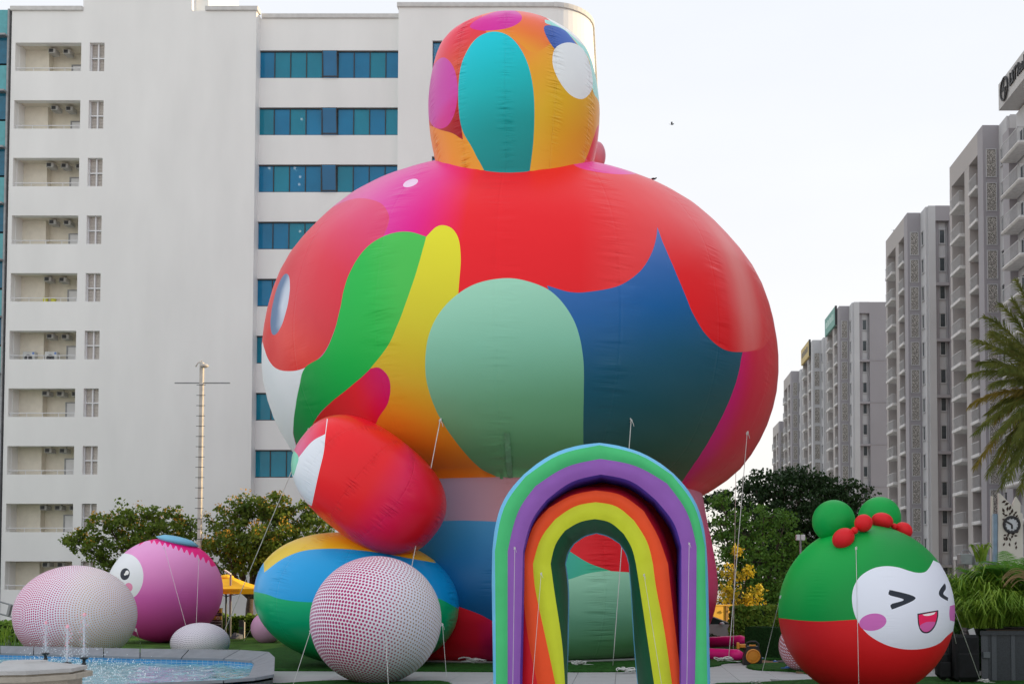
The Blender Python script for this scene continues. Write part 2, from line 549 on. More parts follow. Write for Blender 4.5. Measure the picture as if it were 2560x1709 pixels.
def lawn(name, pts, h, material, label, step=0.35, fringe=True):
    """flat mat of grass with a real edge, plus a fringe of short blades so that the outline is not a knife cut"""
    poly = [(p.x, p.y) for p in spline(pts, step)]
    m = MB(); m.prism(poly, 0.024, 0.024 + h)
    o = tag(m.build(name, material), label, kind='structure')
    b = MB()
    for i in range(len(poly)):
        x0, y0 = poly[i]; x1, y1 = poly[(i + 1) % len(poly)]
        L = math.hypot(x1 - x0, y1 - y0)
        if min(y0, y1) > 48: continue
        for k in range(int(L / 0.02)):
            t = rnd.random(); x, y = x0 + (x1 - x0) * t + rnd.uniform(-.05, .05), y0 + (y1 - y0) * t + rnd.uniform(-.05, .05)
            a = rnd.uniform(0, 2 * PI); w = 0.008; hh = 0.02 + h + rnd.uniform(0.0, 0.035)
            dx, dy = math.cos(a) * w, math.sin(a) * w
            b.add([(x - dx, y - dy, 0.02), (x + dx, y + dy, 0.02), (x + rnd.uniform(-.03, .03), y + rnd.uniform(-.03, .03), hh)], [(0, 1, 2)])
    if b.f:
        o2 = b.build('grass_fringe', material, o); o2['kind'] = 'stuff'
    return o
def G(px, py): p = gr(px, py, 0.05); return (p.x, p.y)
lawn('lawn_under_figure', [(-16, 35.2, 1), (-9, 35.0), (-3, 34.6), (0.6, 34.9), (3.2, 37.0), G(1800, 1659), G(1845, 1653), (6.6, 41.4), (6.0, 44), (3, 58, 1), (-16, 58, 1)], 0.05, turf_m, 'dark green artificial turf under the giant figure')
lawn('grass_oval', [G(1868, 1665), G(1900, 1658), G(1990, 1658), G(2080, 1668), G(2080, 1690), G(1980, 1677), G(1895, 1673)], 0.06, turf_m, 'low oval of artificial turf beside the yellow air blower')
lawn('grass_strip', [G(1780, 1712), G(1880, 1706), G(1990, 1700), G(2120, 1695), G(2420, 1690), G(2600, 1688, ), (14, 24, 1), (3.0, 24, 1)], 0.05, turf_m, 'turf under the red and green ball')
lawn('grass_round', [G(640, 1712), G(700, 1708), G(850, 1700), G(1000, 1703), G(1120, 1705), (-4.2, 24.5, 1), (-12, 24.5, 1)], 0.05, turf_m, 'turf at the foot of the dotted ball')
lawn('grass_behind_ball', [G(2340, 1640), G(2480, 1640), (16, 44, 1), (10.4, 44, 1)], 0.05, turf_m, 'turf behind the red and green ball')
o = lawn('garden_lawn', [(-40, 37.6, 1), (-16.05, 36.0, 1), (-16.05, 58.05, 1), (-10, 60, 1), (-60, 60, 1), (-60, 37.6, 1)], 0.04, turf2_m, 'mown lawn behind the pool', fringe=False)
# ================================================================== buildings
wall_w = mat('white_plaster', (0.82, 0.828, 0.82), 0.85, var=0.045, scale=0.4, bump=0.12, bscale=3, stretch=(1, 1, 0.3), detail=9)
cap_m = mat('coping', (0.60, 0.60, 0.59), 0.8, var=0.08)
cream_m = mat('cream_plaster', (0.74, 0.70, 0.60), 0.85, var=0.05)
white_paint = mat('white_paint', (0.72, 0.73, 0.75), 0.5, var=0.03)
louvre_m = mat('louvre', (0.60, 0.56, 0.52), 0.6, var=0.05)
dark_m = mat('dark_metal', (0.03, 0.032, 0.036), 0.5, var=0.1)
grey_m = mat('grey_metal', (0.30, 0.31, 0.32), 0.45, metal=0.4)
room_m = mat('dim_room', (0.035, 0.12, 0.17), 0.9)
col_m = mat('room_column', (0.45, 0.85, 0.80), 0.9)
unit_m = mat('exhaust_grey', (.42, .42, .40), .6)
def glass_mat(name, c, alpha, rough=0.08):
    m = mat(name, c, rough, var=0.12, scale=0.5)
    m.node_tree.nodes['Principled BSDF'].inputs['Alpha'].default_value = alpha
    return m
pane_a = glass_mat('blue_glass', (0.006, 0.22, 0.44), 0.74)
pane_b = glass_mat('teal_glass', (0.008, 0.27, 0.40), 0.74)
pane_c = glass_mat('dark_blue_glass', (0.012, 0.15, 0.32), 0.95)  # darker blue glass for the middle pane of each strip

YB = 70.0
def X(px, Y=YB, py=140): return at(px, py, Y).x
def Z(py, Y=YB, px=900): return at(px, py, Y).z
bld = empty('office_building', (X(500), YB, 0), 'long white office building with blue glass window strips and recessed balconies behind the inflatables', 'building')
FL = [(Z(107 + 143.9 * i), Z(178 + 143.9 * i)) for i in range(10)]       # top and bottom of the openings
ztopA, ztopB, ztopC = Z(28), Z(33), Z(25)
xa = [X(28), X(38), X(203), X(224), X(261), X(640)]
xB = X(998, YB)
DEPTH = 14
m = MB()
T = 0.45
# section A: piers, spandrels and openings
m.box((xa[0], YB, 0), (xa[1], YB + T, ztopA)); m.box((xa[2], YB, 0), (xa[3], YB + T, ztopA)); m.box((xa[4], YB, 0), (xa[5], YB + T, ztopA))
for (xl, xr) in ((xa[1], xa[2]), (xa[3], xa[4])):
    z = ztopA
    for (zt, zb) in FL:
        m.box((xl, YB, max(zt, 0)), (xr, YB + T, z)); z = zb
    m.box((xl, YB, 0), (xr, YB + T, z))
m.box((xa[0], YB + T, 0), (xa[0] + 0.3, YB + DEPTH, ztopA)); m.box((xa[5] - 0.3, YB + T, 0), (xa[5], YB + DEPTH, ztopA))
m.box((xa[0] + .3, YB + 4.0, 0), (xa[5] - .3, YB + 4.3, ztopA))
m.box((xa[0] + .3, YB + T, ztopA - 1.0), (xa[5] - .3, YB + 4.0, ztopA - .7))
# tower block above the roof
m.box((X(206), YB + 0.002, ztopA - .01), (X(478), YB + 6, ztopA + 5)); m.box((X(478) + .001, YB + 0.5, ztopA - .01), (X(512), YB + 6, ztopA + 5))
# section B
YW = YB + 0.7
z = ztopB
STRIP = [(Z(113 + 143.9 * i), Z(183 + 143.9 * i)) for i in range(8)]
xb0, xb1 = xa[5] + 0.001, xB - 0.001
xs0 = X(646, YW)
for (zt, zb) in STRIP:
    m.box((xb0, YW, zt), (xb1, YW + T, z)); m.box((xb0, YW, zb), (xs0, YW + T, zt)); z = zb
m.box((xb0, YW, 0), (xb1, YW + T, z))
# section C with its rounded corner
xC = X(1479, YB - .3)
YC = YB - 0.3
xc0 = X(1081, YC)
zc = ztopC
r = 2.6
arc = [(xC - r + r * math.sin(a), YC + r - r * math.cos(a)) for a in [R(90) * i / 12 for i in range(13)]]
for i, (zt, zb) in enumerate([(STRIP[k][0] + .15, STRIP[k][1] + .1) for k in range(8)]):
    m.box((xB, YC, zb), (xc0, YC + T, zt))
    m.box((xB, YC, zt), (xC - r, YC + T, zc)); zc = zb
m.box((xB, YC, 0), (xC - r, YC + T, zc))
m.box((xC - r - 3.0, YC + .001, 0), (xC - r - .001, YC + T - .001, ztopC - .01))
m.box((xB, YC + T, 0), (xB + .3, YB + DEPTH, ztopC))
m.prism([(xC - r, YC)] + arc[1:] + [(xC, YB + DEPTH), (xC - .4, YB + DEPTH), (xC - .4, YC + r), (xC - r, YC + r)], 0, ztopC)
m.box((xB + .3, YC + 3.2, 0), (xC - r, YC + 3.5, ztopC))
m.build('wall', wall_w, bld)
def coping(x0, x1, Y, z):
    q = MB(); q.box((x0, Y - .12, z), (x1, Y + T + .1, z + .32), 0.03); q.build('roof_coping', cap_m, bld)
m = MB()
coping(xa[0] - .1, X(206) - .01, YB, ztopA); coping(X(512) + .01, xa[5] + .12, YB, ztopA); coping(xa[5] + .13, xb1 - .12, YW, ztopB); coping(xB - .1, xC - r, YC, ztopC)
m.prism([(xC - r + .001, YC - .12)] + [(xC - r + (r + .12) * math.sin(a), YC + r - (r + .12) * math.cos(a)) for a in [R(90) * i / 12 for i in range(1, 13)]] + [(xC + .12, YB + DEPTH), (xC - .5, YB + DEPTH), (xC - .5, YC + r), (xC - r + .001, YC + .5)], ztopC, ztopC + .32)
m.build('roof_coping', cap_m, bld)
# rooms behind the window strips
m = MB()
for (zt, zb) in STRIP:
    m.box((xs0, YW + 3.0, zb - .2), (xb1, YW + 3.2, zt + .2)); m.box((xs0, YW + T + .001, zb - .25), (xb1, YW + 3.0, zb - .05)); m.box((xs0, YW + T + .001, zt + .05), (xb1, YW + 3.0, zt + .25))
m.build('room', room_m, bld)
# balconies
for i, (zt, zb) in enumerate(FL):
    b = MB()
    x0, x1, y0, y1 = xa[1], xa[2], YB + T, YB + 1.75
    b.box((x0 - .2, y1, zb - .3), (x1 + .2, y1 + .15, zt + .1)); b.box((x0 - .15, y0, zb - .3), (x0, y1, zt + .1)); b.box((x1, y0, zb - .3), (x1 + .15, y1, zt + .1))
    b.box((x0, y0, zb - .45), (x1, y1, zb - .3)); b.box((x0, y0, zt + .1), (x1, y1, zt + .25))
    b.box((x0 + .0, y1 - .55, zb - .3), (x0 + 1.65, y1, zt + .1))
    bal = b.build('balcony', cream_m, bld)
    d = MB(); d.box((x1 - 1.45, y1 - .06, zb - .3), (x1 - .02, y1, zb + 1.22), .01)
    if i > 1:
        pass
    dr = d.build('door', white_paint, bal)
    d2 = MB()
    d2.box((x1 - 1.55, y1 - .08, zb - .3), (x1 - 1.45, y1 - .001, zb + 1.3)); d2.box((x1 - 1.45, y1 - .08, zb + 1.22), (x1 - .02, y1 - .001, zb + 1.3))
    if i in (1, 2, 3, 4, 6, 7, 8):
        for xa_1 in (x1 - .72, x1 - .17):
            d3 = MB(); d3.box((xa_1, y1 - .10, zb + .0), (xa_1 + .10, y1 - .061, zb + .42)); d3.build('door_glass_strip', dark_m, bal)
    d2.build('door_frame', grey_m, bal)
    rl = MB(); rl.sweep([(x0, YB + .15, zb + .28), (x1, YB + .15, zb + .28)], .03, 6)
    for k in range(5): rl.sweep([(x0 + .1 + (x1 - x0 - .2) * k / 4, YB + .15, zb), (x0 + .1 + (x1 - x0 - .2) * k / 4, YB + .15, zb + .26)], .02, 5)
    rl.build('railing', white_paint, bal)
    for k in range(3 if i in (1, 2, 3, 6, 8) else 2):
        f = MB(); xx = x0 + 1.9 + k * 0.95 + (0.25 if i % 2 else 0); yy = YB + .62 + .12 * k
        f.box((xx, yy, zt - .38), (xx + .5, yy + .6, zt - .05), .03); f.cur = 1; f.box((xx + .06, yy - .012, zt - .33), (xx + .34, yy - .002, zt - .1)); f.cur = 0
        f.sweep([(xx + .27, yy + .45, zt - .05), (xx + .27, yy + .45, zt + .1)], .03, 5)
        f.build('exhaust_unit', [unit_m, dark_m], bal)
    # louvred window
    w = MB(); xl, xr = xa[3], xa[4]
    for a, b_ in (((xl, YB + .22, zb), (xl + .05, YB + .32, zt)), ((xr - .05, YB + .22, zb), (xr, YB + .32, zt)), (((xl + xr) / 2 - .045, YB + .2, zb), ((xl + xr) / 2 + .045, YB + .32, zt)), ((xl, YB + .21, (zb + zt) / 2 - .045), (xr, YB + .319, (zb + zt) / 2 + .045))):
        w.box(a, b_)
    win = w.build('louvred_window', white_paint, bld)
    for (a, c_) in ((xl + .05, zb + .02), ((xl + xr) / 2 + .045, zb + .02), (xl + .05, (zb + zt) / 2 + .045), ((xl + xr) / 2 + .045, (zb + zt) / 2 + .045)):
        lv = MB(); wd = (xr - xl) / 2 - .1; hh = (zt - zb) / 2 - .07
        ns = 9
        for k in range(ns):
            zz = c_ + hh * (k + .5) / ns
            lv.obox(((a + wd / 2), YB + .34, zz), (wd / 2, .012, hh / ns * .62), (1, 0, 0), (0, math.cos(.5), -math.sin(.5)))
        lv.box((a, YB + .40, c_ - .03), (a + wd, YB + .42, c_ + hh + .03))
        lv.build('louvre_panel', louvre_m, win)
# window strips with their panes
for i, (zt, zb) in enumerate(STRIP):
    xs = [xs0 + (xb1 - xs0) * k / 9 for k in range(10)]
    fr = MB(); yf = YW + .12
    fr.box((xs0, yf, zt - .08), (xb1, yf + .1, zt)); fr.box((xs0, yf, zb), (xb1, yf + .1, zb + .07))
    for k, x in enumerate(xs):
        fr.box((x - .03 if k else x, yf + .002, zb + .07), (x + .03, yf + .098, zt - .08))
    st = fr.build('window_strip', dark_m, bld)
    for k in range(9):
        p = MB(); opened = (k == 4 and i < 3)
        a, b_ = xs[k] + .03, xs[k + 1] - .03
        if opened:
            ang = .10
            p.obox(((a + b_) / 2, yf - .06, (zt + zb) / 2), ((b_ - a) / 2, .015, (zt - zb) / 2 - .05), (1, 0, 0), (0, math.cos(ang), math.sin(ang)))
            p.cur = 1
            for sx in (-1, 1): p.obox(((a + b_) / 2 + sx * ((b_ - a) / 2 - .02), yf - .075, (zt + zb) / 2), (.03, .03, (zt - zb) / 2 - .04), (1, 0, 0), (0, math.cos(ang), math.sin(ang)))
            p.obox(((a + b_) / 2, yf - .2, zb + .08), ((b_ - a) / 2, .03, .035), (1, 0, 0), (0, math.cos(ang), math.sin(ang)))
            p.build('pane', [pane_c, dark_m], st)
        else:
            dz = rnd.uniform(-.004, .004)
            p.obox(((a + b_) / 2, yf + .05, (zt + zb) / 2), ((b_ - a) / 2, .008, (zt - zb) / 2 - .075), (1, dz, 0), (-dz, 1, dz))
            p.build('pane', pane_c if k == 4 else (pane_b if (i > 4 or rnd.random() < .25) else pane_a), st)
    cc = MB()
    for (k, fa, fb) in ((3, 0.02, .42), (6, .45, .98) if i == 0 else (7, .0, .1)):
        cc.box((xs[k] + (xs[1] - xs[0]) * fa, YW + .5, zb), (xs[k] + (xs[1] - xs[0]) * fb, YW + .9, zt))
    cc.box((xs0, YW + .6, zt - .32), (xb1, YW + .7, zt - .09))
    cc.build('inner_column', col_m, st)
lamp_m = mat('ceiling_lamp', (0.8, 0.8, 0.75), 0.5)
lamp_m.node_tree.nodes['Principled BSDF'].inputs['Emission Color'].default_value = (1, .97, .9, 1)
lamp_m.node_tree.nodes['Principled BSDF'].inputs['Emission Strength'].default_value = 2.2
for (px, py) in ((754, 298), (673, 420), (737, 420), (750, 442), (748, 461), (750, 578)):
    c = at(px, py, YW + .5); q = MB(); q.lathe((c.x, YW + .49, c.z), [(.0, 0), (.09, 0), (.09, .03), (0, .03)], 10, (0, 1, 0))
    q.build('ceiling_lamp', lamp_m, bld)
# windows of the rounded section
for i, (zt, zb) in enumerate([(STRIP[k][0] + .15, STRIP[k][1] + .1) for k in range(8)]):
    fr = MB(); yf = YC + .15; xe = xC - r - 3.0
    fr.box((xc0, yf, zt - .08), (xe, yf + .1, zt)); fr.box((xc0, yf, zb), (xe, yf + .1, zb + .07))
    st = fr.build('window_strip', dark_m, bld)
    for k in range(5):
        a, b_ = xc0 + (xe - xc0) * k / 5 + .03, xc0 + (xe - xc0) * (k + 1) / 5 - .03
        p = MB(); p.box((a, yf + .04, zb + .07), (b_, yf + .06, zt - .08)); p.build('pane', pane_a, st)
        if i < 1:
            q = MB(); q.box((a - .06, yf, zb + .07), (a - .001, yf + .1, zt - .08)); q.build('mullion', dark_m, st)

# condensers on the seventh balcony
for k, px in enumerate((75, 130)):
    zb = FL[5][1] - .30
    c = at(px, 880, YB + 1.0)
    e = empty('air_conditioner', (c.x, YB + 1.0, zb), ('grey air conditioner outdoor unit nearer the column on the balcony, left of the pair' if k == 0 else 'grey air conditioner outdoor unit at the middle of the balcony, right of the pair'), 'air conditioner', 'outdoor units on the balcony')
    q = MB(); q.box((c.x - .42, YB + .85, zb + .04), (c.x + .42, YB + 1.25, zb + 1.02), .03); q.build('casing', mat('unit_casing', (0.55, 0.57, 0.56), .5), e)
    q = MB(); q.lathe((c.x - .02, YB + .848, zb + .55), [(0, 0), (.27, 0), (.27, .02), (0, .02)], 24, (0, -1, 0)); q.build('fan_grille', dark_m, e)
    q = MB()
    for rr in (.08, .14, .2, .26): q.sweep([(c.x - .02 + rr * math.cos(a), YB + .815, zb + .55 + rr * math.sin(a)) for a in [2 * PI * j / 16 for j in range(17)]], .008, 4)
    q.build('guard', grey_m, e)
    q = MB(); q.box((c.x + .24, YB + .845, zb + .82), (c.x + .38, YB + .848, zb + .97)); q.build('badge', mat('badge_blue', (.15, .25, .55), .5), e)

for k, (px, h_) in enumerate(((114, .42), (134, .34))):
    c = at(px, 745, YB + .75); zb = FL[4][1] - .30
    q = MB(); q.lathe((c.x, YB + .75, zb), [(.13, 0), (.17, h_ + .3), (.19, h_ + .3), (.19, h_ + .34), (0, h_ + .35)], 14)
    tag(q.build('yellow_bin', mat('yellow_plastic', (.62, .60, .06), .5)), ('taller' if k == 0 else 'shorter') + ' yellow plastic bin behind the fifth balcony railing', 'bin', 'yellow bins on the balcony')
# curtain-walled building at the left border
gb = empty('glass_building', (X(0), YB, 0), 'teal glass curtain-wall building cut off by the left border', 'building')
xg1 = xa[0] - .12
m = MB(); m.box((xg1 - 12, YB + .3, 0), (xg1 - .02, YB + 12, Z(24))); m.build('core', mat('core_dark', (.05, .08, .09), .8), gb)
m = MB(); m.box((xg1 - .12, YB - .1, 0), (xg1, YB + .3, Z(24))); m.build('corner_post', grey_m, gb)
lt, dk = mat('light_teal_glass', (.10, .38, .42), .12, var=.1), mat('deep_teal_glass', (.012, .13, .22), .1, var=.15)
z = Z(24); k = 0; hh = 143.9 * YB / F
while z > 0.5:
    for (h, mm_) in ((hh * .49, lt), (hh * .49, dk)):
        for c in range(3):
            p = MB(); x1 = xg1 - .14 - c * 1.5; p.box((x1 - 1.44, YB + .05, max(z - h + .06, 0.05)), (x1, YB + .12, z)); p.build('glass_panel', mm_, gb)
        z -= h
        if z < 0.6: break
    p = MB(); p.box((xg1 - 5, YB - .35, z + hh * .5 - .08), (xg1 - .13, YB + .049, z + hh * .5 + .04)); p.build('ledge', grey_m, gb)
    z -= hh * .02

# ------------------------------------------------------------------ the row of apartment towers
lilac = mat('lilac_plaster', (0.32, 0.31, 0.335), 0.9, var=0.05, scale=0.2, bump=0.1, bscale=3, detail=8)
pinkg = mat('warm_grey_plaster', (0.41, 0.39, 0.385), 0.9, var=0.05, scale=0.2, detail=8)
towerw = mat('tower_white', (0.50, 0.51, 0.53), 0.9, var=0.05, scale=0.3, detail=8)
slabw = mat('balcony_slab', (0.60, 0.60, 0.60), 0.85)
railm = mat('railing_grey', (0.50, 0.51, 0.52), 0.5)
winm = mat('window_dark', (0.05, 0.065, 0.075), 0.2, var=.3, scale=2)
def lattice_mat():
    m = bpy.data.materials.new('carved_lattice'); m.use_nodes = True
    nt = m.node_tree; b = nt.nodes['Principled BSDF']; b.inputs['Roughness'].default_value = .8
    tc = nt.nodes.new('ShaderNodeTexCoord'); v = nt.nodes.new('ShaderNodeTexVoronoi'); v.feature = 'DISTANCE_TO_EDGE'; v.inputs['Scale'].default_value = 8.5
    nt.links.new(tc.outputs['Object'], v.inputs['Vector'])
    r_ = nt.nodes.new('ShaderNodeValToRGB'); r_.color_ramp.elements[0].position = .06; r_.color_ramp.elements[1].position = .14
    r_.color_ramp.elements[0].color = (.52, .50, .47, 1); r_.color_ramp.elements[1].color = (.10, .095, .09, 1)
    nt.links.new(v.outputs['Distance'], r_.inputs['Fac']); nt.links.new(r_.outputs['Color'], b.inputs['Base Color'])
    return m
latm = lattice_mat()
TZ = 43.55
def tower(Y0, nf, label, body_m=lilac, corner=(2268, 534), zt=TZ, west_m=pinkg):
    X0 = at(corner[0], corner[1], Y0).x
    t = empty('apartment_tower', (X0 + 6, Y0 + 5, 0), label, 'building', 'row of apartment towers on the right')
    x1 = X0 + 1.42
    # screen block: front pier and the deep side with loggias
    m = MB()
    m.box((X0, Y0, 0), (x1, Y0 + 1.35, zt))
    m.build('screen_pier', body_m, t)
    m = MB()
    m.box((X0 + .01, Y0 + 1.351, zt - 2.1), (x1, Y0 + 9.3, zt)); m.box((X0, Y0 + 8.7, 0), (x1, Y0 + 9.3, zt - 2.1)); m.box((X0 + .02, Y0 + 3.7, 0), (x1, Y0 + 5.0, zt - 2.1))
    m.build('side_frame', west_m, t)
    m = MB()
    m.box((x1 + .001, Y0 + .01, 0), (x1 + .4, Y0 + 12, zt - .4))
    m.build('back_wall', towerw, t)
    m = MB()
    m.box((x1, Y0 - 1.9, 0), (x1 + .25, Y0 + .0, zt - .05)); m.box((x1 + .251, Y0 - 2.1, 0), (x1 + 1.0, Y0 + 3, zt)); m.box((x1 + 2.201, Y0 - 1.4, 0), (x1 + 2.45, Y0 + 3, zt - 1.6))
    m.build('white_bay', towerw, t)
    m = MB()
    m.box((x1 + 1.001, Y0 - 1.7, 0), (x1 + 1.45, Y0 + 3, zt - 1.3)); m.box((x1 + 1.0, Y0 - 2.1, zt - 1.6), (x1 + 2.45, Y0 + 12, zt + .01))
    m.box((x1 + 2.451, Y0 - 2.1, 0), (x1 + 14, Y0 + 12, zt))
    m.build('main_block', body_m, t)
    m = MB(); m.box((x1 + 1.451, Y0 - 1.55, 0), (x1 + 2.2, Y0 + 3, zt - 1.6)); m.build('bay_wall', towerw, t)
    # joint lines every second floor
    m = MB()
    for k in range(1, nf):
        if k % 2 == 0:
            z = zt - 2.4 - 3.0 * k
            m.box((x1 + 2.45, Y0 - 2.15, z), (x1 + 14, Y0 - 2.101, z + .10)); m.box((x1 + 1.0, Y0 - 2.1, z - .15), (x1 + 2.44, Y0 - .1, z + .15))
    m.build('string_course', body_m, t)
    src = {}
    def piece(key, name, fn, mats, loc, parent=t):
        if key not in src:
            q = MB(); fn(q); o = q.build(name, mats); src[key] = o
            o.parent = parent; o.location = loc
            return o
        return share(src[key], name, loc, parent)
    off = Vector(t.location)
    for k in range(nf):
        z = zt - 2.2 - 3.0 * k                                 # top of the screen of this floor
        if z < 1.5: break
        L = lambda x, y, zz: Vector((x, y, zz)) - off
        def screen(q):
            q.box((.0, -.03, -2.42), (.80, .0, 0)); q.cur = 1
            for a, b_ in (((-.06, -.07, -2.48), (0, 0, .06)), ((.80, -.07, -2.48), (.86, 0, .06)), ((0, -.07, -2.48), (.80, 0, -2.421)), ((0, -.07, .001), (.80, 0, .06))): q.box(a, b_)
        piece('s', 'lattice_screen', screen, [latm, towerw], L(X0 + .32, Y0 - .003, z))
        def bwin(q):
            q.box((-.02, -.35, -1.35), (.0, .35, 0)); q.cur = 1
            q.box((-.09, -.42, -1.42), (0, -.35, .04)); q.box((-.09, .35, -1.42), (0, .42, .04)); q.box((-.12, -.42, .04), (0, .42, .12)); q.box((-.13, -.45, -1.5), (0, .45, -1.42))
        piece('w', 'bay_window', bwin, [winm, towerw], L(x1 - .002, Y0 - .95, z - .3))
        def rwin(q):
            q.box((-.25, -.02, -1.35), (.25, 0, 0)); q.cur = 1
            q.box((-.31, -.09, -1.4), (-.25, 0, .05)); q.box((.25, -.09, -1.4), (.31, 0, .05)); q.box((-.34, -.12, .05), (.34, 0, .12)); q.box((-.36, -.14, -1.48), (.36, 0, -1.4))
        piece('r', 'recess_window', rwin, [winm, towerw], L(x1 + 1.83, Y0 - 1.552, z - .3))
        def bal(q):                                            # slab that stands out of the loggia
            q.box((-.38, .2, -.32), (1.4, 3.0, 0), .04)
        def rail(q):
            q.box((-.36, .22, 1.0), (-.31, 2.98, 1.05)); q.box((-.36, .22, 1.0), (0.0, .27, 1.05))
            for j in range(14): q.box((-.35, .25 + j * .20, 0), (-.325, .27 + j * .20, 1.0))
            for j in range(2): q.box((-.24 + j * .16, .23, 0), (-.22 + j * .16, .25, 1.0))
        def bal2(q): q.box((-.16, 0.1, -.32), (1.4, 2.2, 0), .04)
        def rail2(q):
            q.box((-.14, .12, 1.0), (-.10, 2.18, 1.05))
            for j in range(10): q.box((-.13, .15 + j * .21, 0), (-.11, .17 + j * .21, 1.0))
        zz = z - 2.55
        bo = piece('b', 'balcony', bal, [slabw], L(X0, Y0 + 5.25, zz))
        piece('br', 'railing', rail, [railm], (0, 0, 0), bo)
        bo = piece('c', 'side_balcony', bal2, [slabw], L(X0, Y0 + 1.38, zz))
        piece('cr', 'railing', rail2, [railm], (0, 0, 0), bo)
        def dwin(q):
            q.box((-.02, 0, 0), (0, 1.3, 1.9)); q.cur = 1; q.box((-.06, -.07, 0), (-.0, 0, 1.97)); q.box((-.06, 1.3, 0), (0, 1.37, 1.97)); q.box((-.06, 0, 1.9), (0, 1.3, 1.97))
        piece('d', 'balcony_door', dwin, [winm, towerw], L(x1 - .002, Y0 + 6.2, zz))
        piece('d2', 'balcony_door', dwin, [winm, towerw], L(x1 - .002, Y0 + 1.9, zz))
    return t
T1 = tower(90.3, 15, 'nearest complete lilac apartment tower, just behind the palm fronds', corner=(2456, 309))
T2 = tower(111.7, 15, 'second apartment tower of the row, a bird perched on its sloping roof line', corner=(2268, 534))
T3 = tower(149.0, 15, 'third apartment tower of the row, with a green signboard on its roof edge', corner=(2098, 761))
T4 = tower(169.6, 15, 'whiter apartment tower with a yellow signboard on its roof edge', body_m=towerw, west_m=pinkg, corner=(2031, 851))
T5 = tower(194.0, 15, 'farthest and lowest looking apartment tower, just right of the figure', corner=(1978, 925))
T6 = tower(212.0, 15, 'sliver of an apartment block with balconies beyond the last lilac tower', corner=(1948, 1000), zt=37)

# signboards on two of them
for (t, Y0, c, inner, lab) in ((T3, 149.0, (0.14, 0.33, 0.29), (0.42, 0.6, 0.56), 'green'), (T4, 169.6, (0.50, 0.38, 0.14), (0.12, 0.11, 0.10), 'yellow')):
    sx_ = t.location.x - 6.02
    m = MB(); m.box((sx_ - .29, Y0 + 1.5, TZ - 2.3), (sx_, Y0 + 9.2, TZ + .4), .03); m.cur = 1
    m.box((sx_ - .32, Y0 + 1.45, TZ - 2.35), (sx_ + .01, Y0 + 1.5, TZ + .45))
    m.cur = 2
    yy = Y0 + 8.4
    for k in range(7):
        w = (.9, .5, .75, .4, .8, .6, .5)[k]; m.box((sx_ - .305, yy - w, TZ - 1.3), (sx_ - .291, yy, TZ - .45 + (.15 if k % 2 else 0))); yy -= w + .22
    tag(m.build('signboard', [mat(lab + '_signboard', c, .6), dark_m, mat(lab + '_lettering', inner, .6)]), lab + ' advertising signboard at the roof edge of the ' + ('third' if lab == 'green' else 'white') + ' apartment tower', 'signboard')

# ------------------------------------------------------------------ nearest apartment block with its lettered roof band
nb = empty('apartment_block', (40, 75, 0), 'nearest white apartment block at the right border with L&T lettering on its roof band', 'building')
Zs = lambda py, Y: at(2500, py, Y).z
m = MB(); m.box((32.65, 77, 0), (48, 85.2, 42.2)); m.build('wall', towerw, nb)
BX = at(2496, 212, 85).x; BZ = at(2496, 212, 85).z; BB = at(2496, 277, 85).z
m = MB(); m.box((BX, 77, BB), (48, 85, BZ)); m.build('roof_band', mat('roof_band_grey', (.50, .50, .50), .8, var=.05), nb)
m = MB(); m.box((32.0, 85.2, 0), (40, 86.6, 41.0)); m.build('rear_bay', lilac, nb)
for k in range(13):
    z = 38.3 - 3.0 * k
    m = MB(); m.box((31.200, 81.2, z - .35), (32.640, 85.1, z), .12); b = m.build('balcony', slabw, nb)
    m = MB(); m.box((31.230, 81.25, z + 1.0), (31.280, 85.0, z + 1.05)); m.box((31.230, 81.25, z + 1.0), (32.640, 81.3, z + 1.05))
    for j in range(16): m.box((31.240, 81.3 + j * .24, z), (31.270, 81.33 + j * .24, z + 1.0))
    for j in range(6): m.box((31.4 + j * .22, 81.26, z), (31.43 + j * .22, 81.29, z + 1.0))
    m.build('railing', railm, b)
    m = MB(); m.box((32.600, 83.3, z + .0), (32.649, 84.4, z + 2.0)); m.cur = 1; m.box((32.570, 83.2, z), (32.648, 83.3, z + 2.08)); m.box((32.570, 84.4, z), (32.648, 84.5, z + 2.08)); m.build('balcony_door', [winm, towerw], nb)
    m = MB(); m.box((32.600, 78.5, z - .1), (32.649, 79.6, z + 2.1)); m.cur = 1
    for a, b_ in (((32.560, 78.4, z - .2), (32.648, 78.5, z + 2.2)), ((32.560, 79.6, z - .2), (32.648, 79.7, z + 2.2))): m.box(a, b_)
    m.build('lattice_screen', [latm, towerw], nb)
# the lettering: a round emblem and the letters, each its own piece
def letter_piece(txt, name, y, z, size, parent, material):
    cu = bpy.data.curves.new(name, 'FONT'); cu.body = txt; cu.size = size; cu.extrude = .05; cu.offset = .02
    ob = bpy.data.objects.new(name, cu); col.objects.link(ob)
    dg = bpy.context.evaluated_depsgraph_get(); me = bpy.data.meshes.new_from_object(ob.evaluated_get(dg))
    bpy.data.objects.remove(ob)
    me.materials.clear(); me.materials.append(material)
    o = bpy.data.objects.new(name, me); col.objects.link(o)
    o.parent = parent; o.matrix_basis = Matrix.Translation(Vector((BX - .07, y, z)) - Vector(parent.location)) @ Matrix.Rotation(R(-90), 4, 'Z') @ Matrix.Rotation(R(90), 4, 'X') @ Matrix.Diagonal((.55, 1, 1, 1))
    return o
blk = mat('black_letter', (.012, .012, .014), .5)
yy = 82.35
for ch, w in (('L', .42), ('&', .52), ('T', .66), ('R', .50), ('e', .42), ('a', .42), ('l', .2), ('t', .3), ('y', .4)):
    letter_piece(ch, 'letter', yy, BB + .75, 1.5, nb, blk); yy -= w
m = MB()
